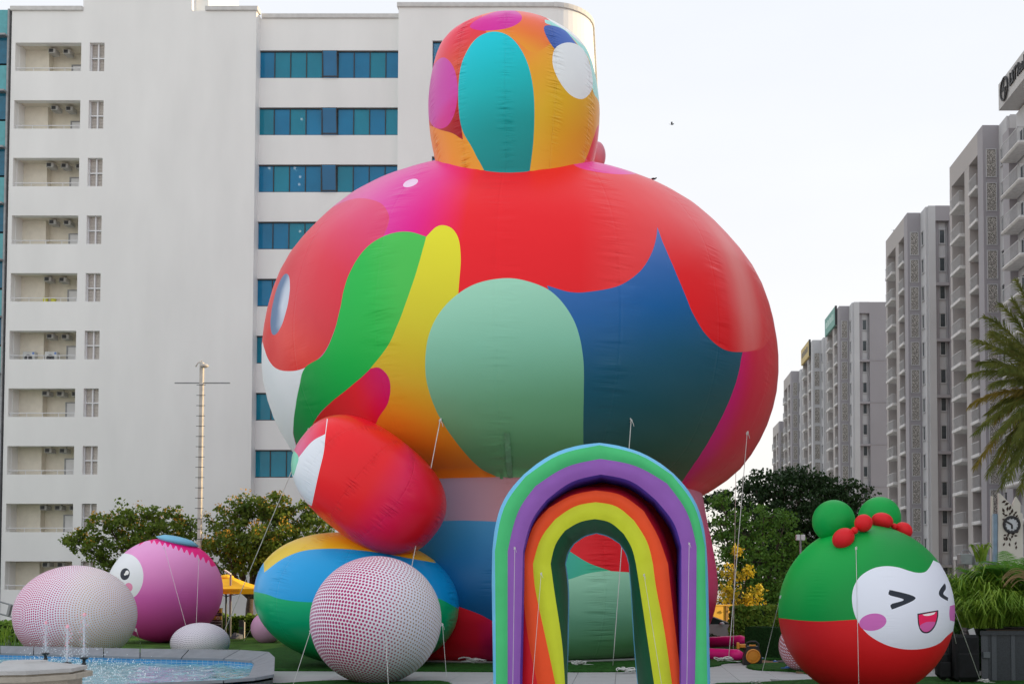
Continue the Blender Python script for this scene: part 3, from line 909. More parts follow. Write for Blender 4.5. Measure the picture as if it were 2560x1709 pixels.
m.sweep([(BX - .12, 83.45 + .75 * math.cos(a), BB + 1.1 + .9 * math.sin(a)) for a in [2 * PI * j / 28 for j in range(29)]], .085, 8)
m.obox((BX - .12, 83.6, BB + 1.50), (.04, .07, .45), (1, 0, 0), (0, 1, .25)); m.obox((BX - .12, 83.45, BB + 1.05), (.04, .42, .06), (1, 0, 0), (0, 1, 0)); m.obox((BX - .12, 83.3, BB + 0.70), (.04, .07, .4), (1, 0, 0), (0, 1, .25))
m.build('emblem', blk, nb)

# plain unseen blocks added beside the viewer to keep the sun off the lawn
for (y0_, y1_, lab) in ((8.0, 36.0, 'added plain block, unseen beside the viewer, shading the lawn from the sun'), (38.0, 66.0, 'added plain block, unseen beside the figure, shading it from the sun')):
    t_ = empty('apartment_block', (40, y0_, 0), lab, 'building')
    m = MB(); m.box((33.0, y0_, 0), (48, y1_, 43)); m.build('wall', towerw, t_)
    for k in range(13):
        for j in range(4):
            m = MB(); yy = y0_ + 3 + j * 6.5; m.box((32.9, yy, 38 - 3 * k), (32.999, yy + 1.6, 40 - 3 * k)); m.build('window', winm, t_)
# ================================================================== the giant inflatable figure
K = 2560 / 2349.0
PM = print_mat('printed_nylon')
PMH = print_mat('printed_nylon_puckered', wrinkle=1.0, coat=0.05)
PMS = print_mat('printed_nylon_creased', rough=0.3, wrinkle=0.75, fine=0.6, coat=0.10)

def revolve_prof(rows, xc, D):
    """rows (half width, y) of an outline in picture pixels -> (radius, height) of a turned body whose axis stands at depth D"""
    out = []
    for hw, y in rows:
        a0, a1 = math.atan((xc - hw - CX) / F), math.atan((xc + hw - CX) / F)
        be = (a1 - a0) / 2
        d = math.hypot(D, (xc - CX) / F * D)
        out.append((max(d * math.sin(be), 0.001), at(xc, y, D * math.cos(be) ** 2).z))
    return out
def smooth_prof(pr, n=6):
    out = []
    for i in range(len(pr) - 1):
        p0, p1, p2, p3 = pr[max(i - 1, 0)], pr[i], pr[i + 1], pr[min(i + 2, len(pr) - 1)]
        for j in range(n):
            t = j / n
            q = [p1[k] * (2*t**3-3*t*t+1) + (p2[k]-p0[k])/2 * (t**3-2*t*t+t) + p2[k] * (3*t*t-2*t**3) + (p3[k]-p1[k])/2 * (t**3-t*t) for k in (0, 1)]
            out.append((max(q[0], 0.001), q[1]))
    out.append(pr[-1])
    out.sort(key=lambda q: q[1])
    for i in range(1, len(out)):
        if out[i][1] <= out[i - 1][1]:
            out[i] = (out[i][0], out[i - 1][1] + 1e-4)
    return out

HD = 46.0
xb = 1197 * K
hx = (xb + 9 - CX) / F * HD
hero = empty('inflatable_figure', (hx, HD, 0), 'giant multicoloured inflatable figure with round body and domed head, taller than everything on the lawn', 'inflatable sculpture')

# ---- lower body
rows = [(0, 1010), (250, 1020), (360, 1050), (400, 1100), (413, 1130), (424, 1190), (437, 1250), (447, 1310), (449, 1358), (441, 1404), (431, 1431), (420, 1458), (402, 1482), (380, 1493)]
pr = [(r, z) for r, z in [(q[0], max(q[1], 0.05)) for q in revolve_prof([(a * K, b * K) for a, b in rows], xb, HD)]]
pr += [(6.6, 0.03), (5.4, 0.02), (0.001, 0.015)]
S = Shape((hx, HD, 0), 'rev', prof=smooth_prof(pr))
S.ctr = (1260 * K, 1350 * K); S.bvh()
g = lambda *st: grad(S, st, K)
lower = printed('lower_body', S, flat((30, 95, 150)), [
    ([(700, 1040, 1), (1720, 1040, 1), (1720, 1200, 1), (1200, 1199), (1100, 1194), (1000, 1195), (700, 1215, 1)], g(((1020, 1150), (150, 140, 165)), ((1180, 1150), (185, 125, 130)), ((1500, 1150), (190, 110, 130))), 1.2),
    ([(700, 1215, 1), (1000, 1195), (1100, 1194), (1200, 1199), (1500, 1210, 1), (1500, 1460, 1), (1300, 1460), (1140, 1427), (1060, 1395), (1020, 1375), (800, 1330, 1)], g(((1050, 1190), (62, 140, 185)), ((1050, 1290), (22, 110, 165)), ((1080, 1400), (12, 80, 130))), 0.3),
    ([(640, 1150, 1), (812, 1200, 1), (806, 1250, 1), (640, 1270, 1)], flat((225, 230, 238)), 0.5),
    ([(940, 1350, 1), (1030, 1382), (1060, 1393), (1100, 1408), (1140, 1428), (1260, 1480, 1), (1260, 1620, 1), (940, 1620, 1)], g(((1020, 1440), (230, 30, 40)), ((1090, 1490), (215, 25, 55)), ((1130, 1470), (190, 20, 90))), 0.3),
    ([(1230, 1218, 1), (1306, 1263, 1), (1350, 1290), (1402, 1309, 1), (1305, 1328), (1225, 1350, 1)], g(((1300, 1280), (60, 175, 155)), ((1390, 1305), (70, 185, 140))), 0.2),
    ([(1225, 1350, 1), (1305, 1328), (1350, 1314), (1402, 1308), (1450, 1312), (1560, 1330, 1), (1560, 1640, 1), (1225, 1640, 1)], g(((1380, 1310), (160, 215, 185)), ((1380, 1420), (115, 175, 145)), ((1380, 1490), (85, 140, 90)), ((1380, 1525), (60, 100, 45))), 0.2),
    ([(1230, 1215, 1), (1306, 1263, 1), (1350, 1290), (1402, 1309, 1), (1450, 1312, 1), (1530, 1300, 1), (1530, 1190, 1), (1230, 1190, 1)], flat((228, 28, 40)), 0.2),
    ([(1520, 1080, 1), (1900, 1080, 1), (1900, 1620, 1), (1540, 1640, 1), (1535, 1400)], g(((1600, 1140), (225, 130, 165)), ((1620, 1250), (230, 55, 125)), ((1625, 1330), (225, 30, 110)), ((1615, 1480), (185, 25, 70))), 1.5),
], PM, hero, nu=96, nv=72, gores=14, scale=K)

# ---- round main body
rows = [(0, 451), (110, 453), (215, 458), (297, 465), (367, 481), (437, 515), (497, 567), (547, 626), (576, 690), (592, 760), (597, 822), (592, 885), (574, 950), (546, 1008), (508, 1062), (460, 1102), (412, 1130)]
pr = revolve_prof([(a * K, b * K) for a, b in rows], xb, HD)
pr += [(7.2, pr[-1][1] - 0.12), (0.001, pr[-1][1] - 0.1)]
S = Shape((hx, HD, 0), 'rev', prof=smooth_prof(pr))
S.ctr = (1197 * K, 800 * K); S.bvh()
green = [(978, 543, 1), (940, 532), (900, 535), (860, 553), (830, 580), (805, 620), (790, 660), (780, 710), (765, 765), (740, 815), (700, 843), (687, 885), (677, 940), (673, 985), (677, 1010), (690, 1045, 1), (722, 965), (760, 922), (800, 890), (850, 845), (890, 793), (910, 750), (925, 712), (950, 640), (965, 590)]
BODY_S = S
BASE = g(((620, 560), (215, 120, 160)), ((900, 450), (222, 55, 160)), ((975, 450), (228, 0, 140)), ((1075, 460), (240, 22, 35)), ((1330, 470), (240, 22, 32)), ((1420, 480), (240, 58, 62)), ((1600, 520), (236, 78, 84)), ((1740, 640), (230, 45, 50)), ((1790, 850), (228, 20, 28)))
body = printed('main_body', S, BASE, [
    ([(600, 1200, 1), (560, 830, 1), (606, 780), (612, 815), (630, 842), (660, 851), (700, 843, 1), (680, 930), (673, 980), (676, 1010), (700, 1100, 1)], flat((228, 232, 240)), 0.9),
    ([(865, 462), (885, 478), (893, 503), (880, 540), (845, 590), (805, 640), (785, 690), (768, 755), (742, 810), (700, 843), (660, 851), (630, 842), (612, 815), (600, 770), (590, 700), (630, 600), (700, 520), (770, 472), (820, 455)], g(((800, 470), (222, 62, 112)), ((740, 590), (224, 42, 66)), ((700, 720), (218, 50, 62)), ((670, 790), (232, 60, 52)), ((670, 840), (225, 20, 20))), 0.35),
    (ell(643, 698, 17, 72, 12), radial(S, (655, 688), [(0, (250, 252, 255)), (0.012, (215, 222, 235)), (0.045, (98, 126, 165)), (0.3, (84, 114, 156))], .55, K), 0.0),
    (ell(942, 420, 18, 8, -20), flat((238, 205, 232)), 0),
    (ell(1395, 384, 80, 14, 6), g(((1290, 395), (235, 30, 140)), ((1400, 380), (238, 80, 178)), ((1480, 392), (225, 110, 150))), 0.1),
    ([(870, 843), (890, 862), (896, 888), (890, 925), (868, 960), (850, 1010, 1), (700, 1050, 1), (690, 1030, 1), (722, 965), (760, 922), (800, 890), (850, 845)], g(((740, 960), (200, 28, 30)), ((820, 900), (222, 25, 42)), ((880, 870), (205, 20, 105))), 0.1),
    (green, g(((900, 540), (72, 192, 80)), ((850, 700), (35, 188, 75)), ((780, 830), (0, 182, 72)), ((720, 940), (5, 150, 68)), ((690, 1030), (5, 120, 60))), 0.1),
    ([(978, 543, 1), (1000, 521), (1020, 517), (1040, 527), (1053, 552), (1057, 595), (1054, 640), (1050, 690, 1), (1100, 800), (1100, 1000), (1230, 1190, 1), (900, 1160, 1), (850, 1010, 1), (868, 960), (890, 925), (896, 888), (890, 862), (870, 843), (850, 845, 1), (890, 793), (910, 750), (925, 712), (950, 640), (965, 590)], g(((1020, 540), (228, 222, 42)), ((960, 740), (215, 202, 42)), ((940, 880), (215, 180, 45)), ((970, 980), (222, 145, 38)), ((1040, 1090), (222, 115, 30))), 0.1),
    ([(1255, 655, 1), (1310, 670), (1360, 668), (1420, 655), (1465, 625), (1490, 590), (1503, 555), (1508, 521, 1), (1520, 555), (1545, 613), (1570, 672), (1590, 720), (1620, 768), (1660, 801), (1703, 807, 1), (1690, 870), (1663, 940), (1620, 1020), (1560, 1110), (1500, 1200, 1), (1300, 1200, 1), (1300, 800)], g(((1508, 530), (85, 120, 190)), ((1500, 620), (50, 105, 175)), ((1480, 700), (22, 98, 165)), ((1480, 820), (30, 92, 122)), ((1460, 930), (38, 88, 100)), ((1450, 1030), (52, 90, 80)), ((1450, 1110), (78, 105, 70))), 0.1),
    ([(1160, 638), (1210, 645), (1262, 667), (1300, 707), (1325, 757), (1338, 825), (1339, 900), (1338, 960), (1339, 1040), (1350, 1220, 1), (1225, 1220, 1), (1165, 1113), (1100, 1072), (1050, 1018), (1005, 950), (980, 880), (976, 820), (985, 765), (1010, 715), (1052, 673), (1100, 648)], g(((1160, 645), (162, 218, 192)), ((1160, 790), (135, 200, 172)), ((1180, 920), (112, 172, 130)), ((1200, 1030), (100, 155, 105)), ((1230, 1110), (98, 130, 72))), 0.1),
    ([(1703, 807, 1), (1745, 800), (1770, 770, 1), (1860, 770, 1), (1860, 1000, 1), (1700, 1200, 1), (1490, 1215, 1), (1560, 1110), (1620, 1020), (1663, 940), (1690, 870)], g(((1660, 950), (222, 10, 125)), ((1700, 960), (225, 12, 60)), ((1750, 960), (230, 18, 30)), ((1790, 900), (226, 26, 32))), 0.6),
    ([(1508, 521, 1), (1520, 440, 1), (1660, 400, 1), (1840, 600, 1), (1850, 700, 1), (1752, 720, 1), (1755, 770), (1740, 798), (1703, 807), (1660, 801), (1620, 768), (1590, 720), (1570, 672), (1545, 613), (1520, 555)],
     soft(soft(soft(BASE, S, (1606, 712), .155, .135, (240, 24, 32), 1.0, K, 4), S, (1700, 790), .26, .065, (232, 24, 34), 1.0, K, 4), S, (1708, 665), .085, .16, (240, 150, 145), .62, K, 3), .5),  # the last, pale blob is a soft highlight painted into the print
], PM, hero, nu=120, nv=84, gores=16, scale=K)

# ---- domed head, standing on the front of the round body
xh = 1177 * K
DH = 39.85
rows = [(0, 60), (35, 62), (70, 69), (115, 84), (155, 108), (178, 132), (192, 180), (199, 232), (199, 270), (194, 320), (184, 370), (177, 410), (172, 450), (168, 500), (0, 503)]
S = Shape(((xh - CX) / F * DH, DH, 0), 'rev', prof=smooth_prof(revolve_prof([(a * K, b * K) for a, b in rows], xh, DH)))
S.ctr = (1177 * K, 220 * K); S.bvh()
head = printed('head', S, g(((1210, 60), (242, 118, 60)), ((1250, 130), (236, 165, 40)), ((1270, 230), (226, 180, 36)), ((1280, 370), (232, 160, 42))), [
    ([(960, 150, 1), (1010, 80), (1075, 30), (1130, 5, 1), (1200, 40), (1130, 75), (1085, 95), (1062, 140), (1054, 190), (1054, 250), (1062, 320, 1), (1010, 298), (950, 285, 1)], g(((1040, 75), (235, 42, 75)), ((1030, 110), (228, 45, 66)), ((1040, 160), (222, 85, 55)), ((1050, 230), (195, 30, 36)), ((1045, 300), (165, 12, 28))), 0.9),
    ([(1100, 15, 1), (1230, 15, 1), (1290, 60), (1230, 120), (1170, 85), (1120, 80)], g(((1220, 35), (238, 105, 95)), ((1200, 70), (244, 120, 50)), ((1220, 130), (238, 165, 40))), 0.0),
    ([(1138, 73), (1166, 82), (1190, 106), (1210, 145), (1222, 195), (1226, 255), (1223, 330), (1213, 410, 1), (1117, 410, 1), (1085, 343), (1061, 300), (1052, 250), (1052, 190), (1061, 140), (1085, 97), (1110, 78)], g(((1138, 90), (0, 200, 215)), ((1138, 190), (0, 185, 190)), ((1150, 290), (0, 155, 155)), ((1160, 390), (0, 135, 135))), 0),
    ([(1078, 62), (1100, 42), (1140, 27), (1180, 25), (1197, 38), (1190, 53), (1160, 66), (1110, 71)], g(((1090, 55), (215, 30, 150)), ((1190, 35), (212, 50, 165))), 0),
    ([(1012, 133), (1032, 142), (1046, 172), (1050, 217), (1042, 262), (1025, 290), (1000, 294), (983, 270), (977, 220), (985, 165)], g(((1000, 150), (200, 66, 165)), ((1030, 220), (208, 72, 172)), ((1005, 285), (215, 50, 148))), 0.05),
    ([(940, 282, 1), (985, 288), (1010, 298), (1042, 308), (1070, 332), (1098, 368), (1120, 412, 1), (960, 412, 1)], g(((990, 330), (238, 135, 60)), ((1030, 340), (238, 150, 42)), ((1090, 385), (235, 160, 48))), 0.7),
    ([(1252, 38, 1), (1300, 50), (1345, 90), (1385, 170), (1390, 240, 1), (1362, 214), (1352, 140), (1328, 106), (1300, 76), (1268, 60), (1250, 52)], flat((165, 230, 222)), 0.6),
    ([(1245, 36, 1), (1300, 52), (1350, 105, 1), (1340, 106), (1300, 72), (1268, 52)], flat((238, 244, 250)), 0.1),
    ([(1248, 62), (1266, 59), (1292, 68), (1312, 88), (1330, 118), (1300, 125), (1275, 115), (1254, 85)], g(((1260, 70), (62, 95, 175)), ((1310, 100), (70, 110, 195))), 0),
    ([(1300, 98), (1328, 105), (1346, 128), (1358, 170), (1358, 205), (1338, 227), (1310, 219), (1284, 188), (1268, 148), (1273, 112)], flat((232, 236, 244)), 0),
    ([(1400, 275, 1), (1374, 285), (1362, 315), (1350, 350), (1334, 390), (1330, 430, 1), (1400, 430, 1)], g(((1350, 360), (232, 28, 60)), ((1372, 330), (222, 40, 75))), 0.8),
], PMH, hero, nu=96, nv=64, gores=11, scale=K)

# ---- arm
def tilt(deg):                                       # turn in the plane that faces the viewer, clockwise
    return Matrix.Rotation(R(deg), 3, 'Y')
DA = 35.8
c = at(849 * K, 1113 * K, DA)
S = Shape(c, 'ell', (184 * K * DA / F, 2.0, 126 * K * DA / F), 2.45, tilt(38))
S.ctr = (849 * K, 1113 * K); S.bvh()
arm = printed('arm', S, g(((760, 1000), (238, 24, 34)), ((850, 1110), (236, 22, 34)), ((930, 1100), (225, 20, 80)), ((990, 1130), (222, 18, 40))), [
    ([(640, 1050, 1), (700, 960, 1), (752, 960, 1), (747, 997, 1), (742, 1040), (730, 1090), (715, 1160, 1), (690, 1180, 1)], flat((226, 230, 238)), 0.6),
    ([(640, 1030, 1), (700, 930, 1), (752, 940, 1), (746, 995, 1), (715, 1013), (680, 1055, 1)], g(((690, 1020), (218, 95, 135)), ((740, 980), (236, 40, 62))), 0.6),
    ([(640, 1080, 1), (660, 1020, 1), (684, 1045), (680, 1070), (674, 1090, 1)], flat((120, 205, 175)), 0.6),
], PMS, hero, nu=72, nv=48, gores=9, scale=K)

# ---- foot
DF = 37.3
c = at(822 * K, 1385 * K, DF); c.z = 2.38
S = Shape(c, 'ell', (229 * K * DF / F, 3.0, 2.37), 2.15, tilt(9))
S.ctr = (822 * K, 1385 * K); S.bvh()
foot = printed('foot', S, g(((800, 1375), (0, 172, 112)), ((800, 1430), (0, 158, 108)), ((800, 1480), (12, 128, 70)), ((800, 1530), (12, 100, 48))), [
    ([(520, 1345, 1), (603, 1360), (640, 1372), (690, 1379), (760, 1380), (850, 1376), (950, 1372), (1000, 1370), (1060, 1400, 1), (1080, 1300, 1), (900, 1180, 1), (560, 1200, 1)], g(((700, 1270), (40, 160, 222)), ((750, 1330), (0, 158, 222)), ((800, 1380), (0, 145, 215))), 0.8),
    ([(606, 1312, 1), (645, 1283), (690, 1264), (740, 1258), (800, 1259), (870, 1267), (945, 1281, 1), (1000, 1290, 1), (900, 1180, 1), (600, 1190, 1)], g(((660, 1270), (225, 192, 40)), ((900, 1268), (238, 188, 30))), 1.2),
], PMS, hero, nu=80, nv=52, gores=9, scale=K)

# ---- the knob that shows behind the head
m = MB(); m.smooth = True
c = at(1371 * K, 357 * K, 46)
m.ellipsoid(c, (0.36, 0.4, 0.62), 32, 24)
m.build('back_knob', mat('pale_pink_nylon', lin((222, 130, 150)), 0.4, var=0.05), hero)
# bunched patch sewn on the pale green panel
def on_surface(Sx, px, py, lift=0.02):
    d = ray(px, py).normalized(); h = Sx.tree.ray_cast(CAMLOC, d)
    return h[0] - d * lift
m = MB(); m.smooth = True
vs = []
for i in range(31):
    t = i / 30
    for j in range(5):
        px = (1156 + 8 * t + 13 * j / 4) * K; py = (992 + 108 * t) * K
        vs.append(on_surface(BODY_S, px, py, 0.03 + 0.07 * rnd.random()))
m.add(vs, [(i * 5 + j, i * 5 + j + 1, (i + 1) * 5 + j + 1, (i + 1) * 5 + j) for i in range(30) for j in range(4)])
m.build('sewn_patch', mat('patch_green', lin((112, 165, 122)), .5), hero)
m = MB(); m.lathe((hx, HD, 0.08), [(7.9, 0), (7.92, .03), (0, .035)], 96)
m.build('ground_skirt', mat('skirt_grey', (.45, .46, .45), .8), hero)
# ================================================================== nested rainbow arches
def nylon(name, c, rough=0.5, bump=.45):
    m = mat(name, lin(c), rough, var=0.05, scale=1.5, spec=0.3, bump=bump, bscale=4.0)
    return m
def zp(l, sx=.40123, ox=1200, oy=1080): return [(ox + p[0] * sx, oy + p[1] * sx) for p in l]
def crn(pts, k=5, sharp=()):
    out = []
    for i in range(len(pts) - 1):
        p0, p1, p2, p3 = [Vector(pts[j]) for j in (max(i - 1, 0), i, i + 1, min(i + 2, len(pts) - 1))]
        for j in range(k):
            t = j / k
            m1 = (p2 - p1) * 1.0 + (p1 - (p1 + p2) / 2 + (p2 - p3) / 2) * .5 if i in sharp else (p2 - p0) * .5
            m2 = (p2 - p1) * 1.0 - (p1 - (p1 + p2) / 2 + (p2 - p3) / 2) * .0 if (i + 1) in sharp else (p3 - p1) * .5
            if i in sharp: m1 = (p2 - p1) * 1.35 - m2 * .35
            if (i + 1) in sharp: m2 = (p2 - p1) * 1.35 - m1 * .35
            out.append(p1 * (2*t**3-3*t*t+1) + m1*(t**3-2*t*t+t) + p2*(3*t*t-2*t**3) + m2*(t**3-t*t))
    out.append(Vector(pts[-1]))
    return out
def panel(name, A, B, bulge, material, parent, nx=7, seams=None, creases=True):
    """cloth panel between two lines of points; it swells between them and is pinched at its seams"""
    sh = set(s_ // 5 for s_ in (seams or ()))
    A, B = crn(A, 5, sh), crn(B, 5, sh)
    m = MB(); m.smooth = True
    n = len(A); vs = []
    for i in range(n):
        t = (A[min(i + 1, n - 1)] - A[max(i - 1, 0)]).normalized()
        w = (B[i] - A[i]); nn = w.cross(t)
        nn = nn.normalized() if nn.length > 1e-6 else Vector((0, -1, 0))
        pin = 1.0
        if seams is not None:
            pin = 1 - 0.55 * max(0, 1 - min(abs(i - s_) for s_ in seams) / 1.6)
        for j in range(nx + 1):
            q = j / nx
            vs.append(A[i].lerp(B[i], q) + nn * (bulge * math.sin(PI * q) * pin))
    m.add(vs, [(i * (nx + 1) + j, i * (nx + 1) + j + 1, (i + 1) * (nx + 1) + j + 1, (i + 1) * (nx + 1) + j) for i in range(n - 1) for j in range(nx)])
    return m.build(name, material, parent)
def W(l, Y): return [at(p[0], p[1], Y) for p in l]
def ground_ends(pts):
    pts[0].z = max(0.03, 0.03); pts[-1].z = 0.03
    return pts
YA = 24.0
oa = empty('rainbow_arch', (at(1503, 1600, YA).x, YA, 0), 'outer inflatable arch in green and purple with a pale blue rim and navy inside', 'inflatable arch', 'nested rainbow arches')
b0 = zp([(100, 1727), (97, 1240), (93, 740), (150, 470), (285, 275), (495, 140), (745, 80), (990, 140), (1195, 265), (1335, 460), (1402, 712), (1411, 1240), (1420, 1727)])
b1 = zp([(172, 1727), (172, 1240), (172, 740), (235, 500), (345, 335), (535, 217), (750, 165), (970, 210), (1165, 318), (1290, 500), (1350, 712), (1346, 1240), (1335, 1727)])
b2 = zp([(243, 1727), (256, 1240), (268, 740), (320, 555), (415, 420), (570, 310), (752, 262), (940, 305), (1095, 420), (1205, 560), (1255, 712), (1255, 1240), (1250, 1727)])
bo = zp([(96, 1727), (86, 1240), (76, 740), (137, 460), (272, 263), (488, 126), (745, 66), (996, 134), (1205, 258), (1342, 455), (1407, 712), (1418, 1240), (1428, 1727)])
SE = [10, 20, 30, 40, 50]
f0, f1, f2 = (ground_ends(W(q, YA)) for q in (b0, b1, b2))
k0 = ground_ends([Vector(p) for p in W(bo, YA + .6)])
k0b = [p + Vector((0, 1.4, 0)) for p in k0]
k2 = [p + Vector((0, 2.4, 0)) for p in f2]
nav = nylon('navy_nylon', (92, 78, 205)); grn = nylon('green_nylon', (75, 200, 125)); pur = nylon('purple_nylon', (150, 95, 185)); sky_n = nylon('sky_blue_nylon', (110, 200, 245))
panel('green_panel', f0, f1, .05, grn, oa, seams=SE)
panel('purple_panel', f1, f2, .05, pur, oa, seams=SE)
panel('rim_panel', k0, f0, .05, sky_n, oa, seams=SE)
panel('side_panel', k0b, k0, .08, sky_n, oa, seams=SE)
panel('inner_panel', f2, k2, .05, nav, oa, seams=SE)
panel('back_panel', k2, k0b, .10, sky_n, oa, seams=SE)

ia = empty('rainbow_arch', (at(1490, 1600, YA).x, YA + .3, 0), 'inner leaning inflatable arch in red, orange and yellow with a dark green inside', 'inflatable arch', 'nested rainbow arches')
c0 = zp([(395, 1720), (358, 1568), (300, 1280), (268, 1000), (265, 818), (325, 600), (430, 470), (575, 392), (722, 362), (880, 392), (1020, 490), (1110, 650), (1172, 822), (1190, 1000), (1225, 1300), (1257, 1568), (1275, 1720)])
c1 = zp([(490, 1720), (470, 1568), (400, 1240), (345, 980), (330, 818), (380, 660), (470, 540), (590, 462), (720, 435), (850, 462), (960, 550), (1040, 680), (1078, 822), (1100, 980), (1150, 1240), (1197, 1568), (1220, 1720)])
c2 = zp([(535, 1720), (530, 1568), (510, 1300), (465, 1000), (440, 818), (470, 700), (530, 612), (620, 560), (715, 540), (810, 562), (895, 632), (945, 720), (972, 822), (1000, 1000), (1045, 1300), (1085, 1568), (1105, 1720)])
c3 = zp([(545, 1720), (536, 1568), (545, 1300), (548, 1000), (530, 818), (548, 745), (585, 690), (650, 645), (725, 625), (800, 645), (870, 690), (912, 755), (930, 822), (945, 1000), (962, 1300), (985, 1568), (1000, 1720)])
cr = zp([(245, 1720), (243, 1568), (252, 1200), (258, 980), (262, 818), (315, 590), (420, 455), (570, 360), (740, 333), (900, 358), (1040, 450), (1140, 610), (1212, 822), (1225, 1000), (1242, 1300), (1258, 1568), (1278, 1720)])
YI = YA + .3
SI = [20, 30, 40, 50, 60]
g0, g1, g2 = (ground_ends(W(q, YI)) for q in (c0, c1, c2))
g3 = ground_ends(W(c3, YI + 1.5)); gR = ground_ends([at(p[0], p[1], YI + dd) for p, dd in zip(cr, [.12, .14, .2, .3, .5, .8, 1.0, 1.1, 1.1, 1.1, 1.1, 1.1, 1.0, .9, .8, .7, .7])])
ctr_ = Vector((at(1490, 1420, YI).x, 0, at(1490, 1420, YI).z))
gRb = [p + Vector((0, .9, 0)) + (Vector((p.x - ctr_.x, 0, max(0, p.z - ctr_.z))).normalized() * (.30 if 4 < i < 13 else .04)) for i, p in enumerate(gR)]; g3b = [p + Vector((0, .35, 0)) for p in g3]
panel('red_panel', gR, g0, .05, nylon('red_nylon', (232, 28, 38)), ia, seams=SI)
panel('orange_panel', g0, g1, .04, nylon('orange_nylon', (250, 85, 35)), ia, seams=SI)
panel('yellow_panel', g1, g2, .05, nylon('lime_yellow_nylon', (212, 222, 48)), ia, seams=SI)
panel('inner_panel', g2, g3, .05, nylon('dark_green_nylon', (0, 98, 58)), ia, seams=SI)
panel('back_rim', g3, g3b, .02, sky_n, ia, seams=SI)
panel('back_panel', g3b, gRb, .1, sky_n, ia, seams=SI)
panel('outer_rim', gRb, gR, .02, nylon('red_nylon', (232, 28, 38)), ia, seams=SI)

# ================================================================== balls
def dot_mat(name, rows, axis, ground_c, c1, c2, r1, r2, gdir=(1, 0, 0), gw=1.0, goff=0.0, cmid=None, ecc=1.0):
    m = bpy.data.materials.new(name); m.use_nodes = True
    nt = m.node_tree; N, L = nt.nodes, nt.links
    b = N['Principled BSDF']; b.inputs['Roughness'].default_value = .5; b.inputs['Specular IOR Level'].default_value = .3
    def Mx(op, a, b_=None):
        n = N.new('ShaderNodeMath'); n.operation = op
        for i, x in enumerate((a, b_)):
            if x is None: continue
            if isinstance(x, (int, float)): n.inputs[i].default_value = x
            else: L.new(x, n.inputs[i])
        return n.outputs[0]
    tc = N.new('ShaderNodeTexCoord')
    vn = N.new('ShaderNodeVectorMath'); vn.operation = 'NORMALIZE'; L.new(tc.outputs['Object'], vn.inputs[0])
    az = Vector(axis).normalized(); ax = az.orthogonal().normalized(); ay = az.cross(ax)
    def dot(v):
        n = N.new('ShaderNodeVectorMath'); n.operation = 'DOT_PRODUCT'; L.new(vn.outputs['Vector'], n.inputs[0]); n.inputs[1].default_value = v
        return n.outputs['Value']
    X_, Y_, Z_ = dot(tuple(ax)), dot(tuple(ay)), dot(tuple(az))
    lat = Mx('ARCSINE', Mx('MAXIMUM', Mx('MINIMUM', Z_, .9999), -.9999))
    lon = Mx('ARCTAN2', Y_, X_)
    rf = Mx('MULTIPLY', lat, rows / PI)
    row = Mx('FLOOR', rf)
    clat = Mx('COSINE', Mx('MULTIPLY', Mx('ADD', row, .5), PI / rows))
    nc = Mx('ROUND', Mx('MULTIPLY', clat, 2 * rows * ecc))
    cf = Mx('ADD', Mx('MULTIPLY', Mx('DIVIDE', lon, 2 * PI), nc), Mx('MULTIPLY', row, .5))
    dy = Mx('SUBTRACT', Mx('FRACT', rf), .5); dx = Mx('SUBTRACT', Mx('FRACT', Mx('ADD', cf, 1000)), .5)
    dd = Mx('SQRT', Mx('ADD', Mx('MULTIPLY', dx, dx), Mx('MULTIPLY', dy, dy)))
    t = Mx('ADD', Mx('MULTIPLY', dot(gdir), .5 * gw), .5 + goff)
    # the size of the dots swells and shrinks in a broad wave
    tt = N.new('ShaderNodeClamp'); L.new(t, tt.inputs['Value'])
    rr = N.new('ShaderNodeMapRange'); L.new(tt.outputs[0], rr.inputs['Value'])
    rr.inputs['To Min'].default_value = r1; rr.inputs['To Max'].default_value = r2
    wv = Mx('MULTIPLY', Mx('SINE', Mx('ADD', Mx('MULTIPLY', tt.outputs[0], 5.2), .4)), .055)
    rad = Mx('ADD', rr.outputs['Result'], wv)
    sm = N.new('ShaderNodeMapRange'); sm.interpolation_type = 'SMOOTHSTEP'
    L.new(Mx('SUBTRACT', dd, rad), sm.inputs['Value']); sm.inputs['From Min'].default_value = -.03; sm.inputs['From Max'].default_value = .03
    rp = N.new('ShaderNodeValToRGB'); L.new(tt.outputs[0], rp.inputs['Fac'])
    rp.color_ramp.elements[0].color = (*lin(c1), 1); rp.color_ramp.elements[1].color = (*lin(c2), 1)
    if cmid:
        e = rp.color_ramp.elements.new(.42); e.color = (*lin(cmid), 1)
        e = rp.color_ramp.elements.new(.60); e.color = (*lin(cmid), 1)
        e = rp.color_ramp.elements.new(.78); e.color = (*lin(c2), 1)
    mx = N.new('ShaderNodeMixRGB'); L.new(sm.outputs['Result'], mx.inputs['Fac']); L.new(rp.outputs['Color'], mx.inputs['Color1'])
    mx.inputs['Color2'].default_value = (*lin(ground_c), 1)
    L.new(mx.outputs['Color'], b.inputs['Base Color'])
    return m
def ball(name, label, px, py, D, rx, rz, material, zc=None, n=2.0, cat='inflatable ball', group='inflatable balls on the lawn', seg=64, rings=44):
    c = at(px, py, D)
    if zc is not None: c.z = zc
    m = MB(); m.smooth = True; m.ellipsoid(c, (rx, rx, rz), seg, rings, n=n)
    e = empty(name, tuple(c), label, cat, group)
    o = m.build('skin', material, e)
    return e
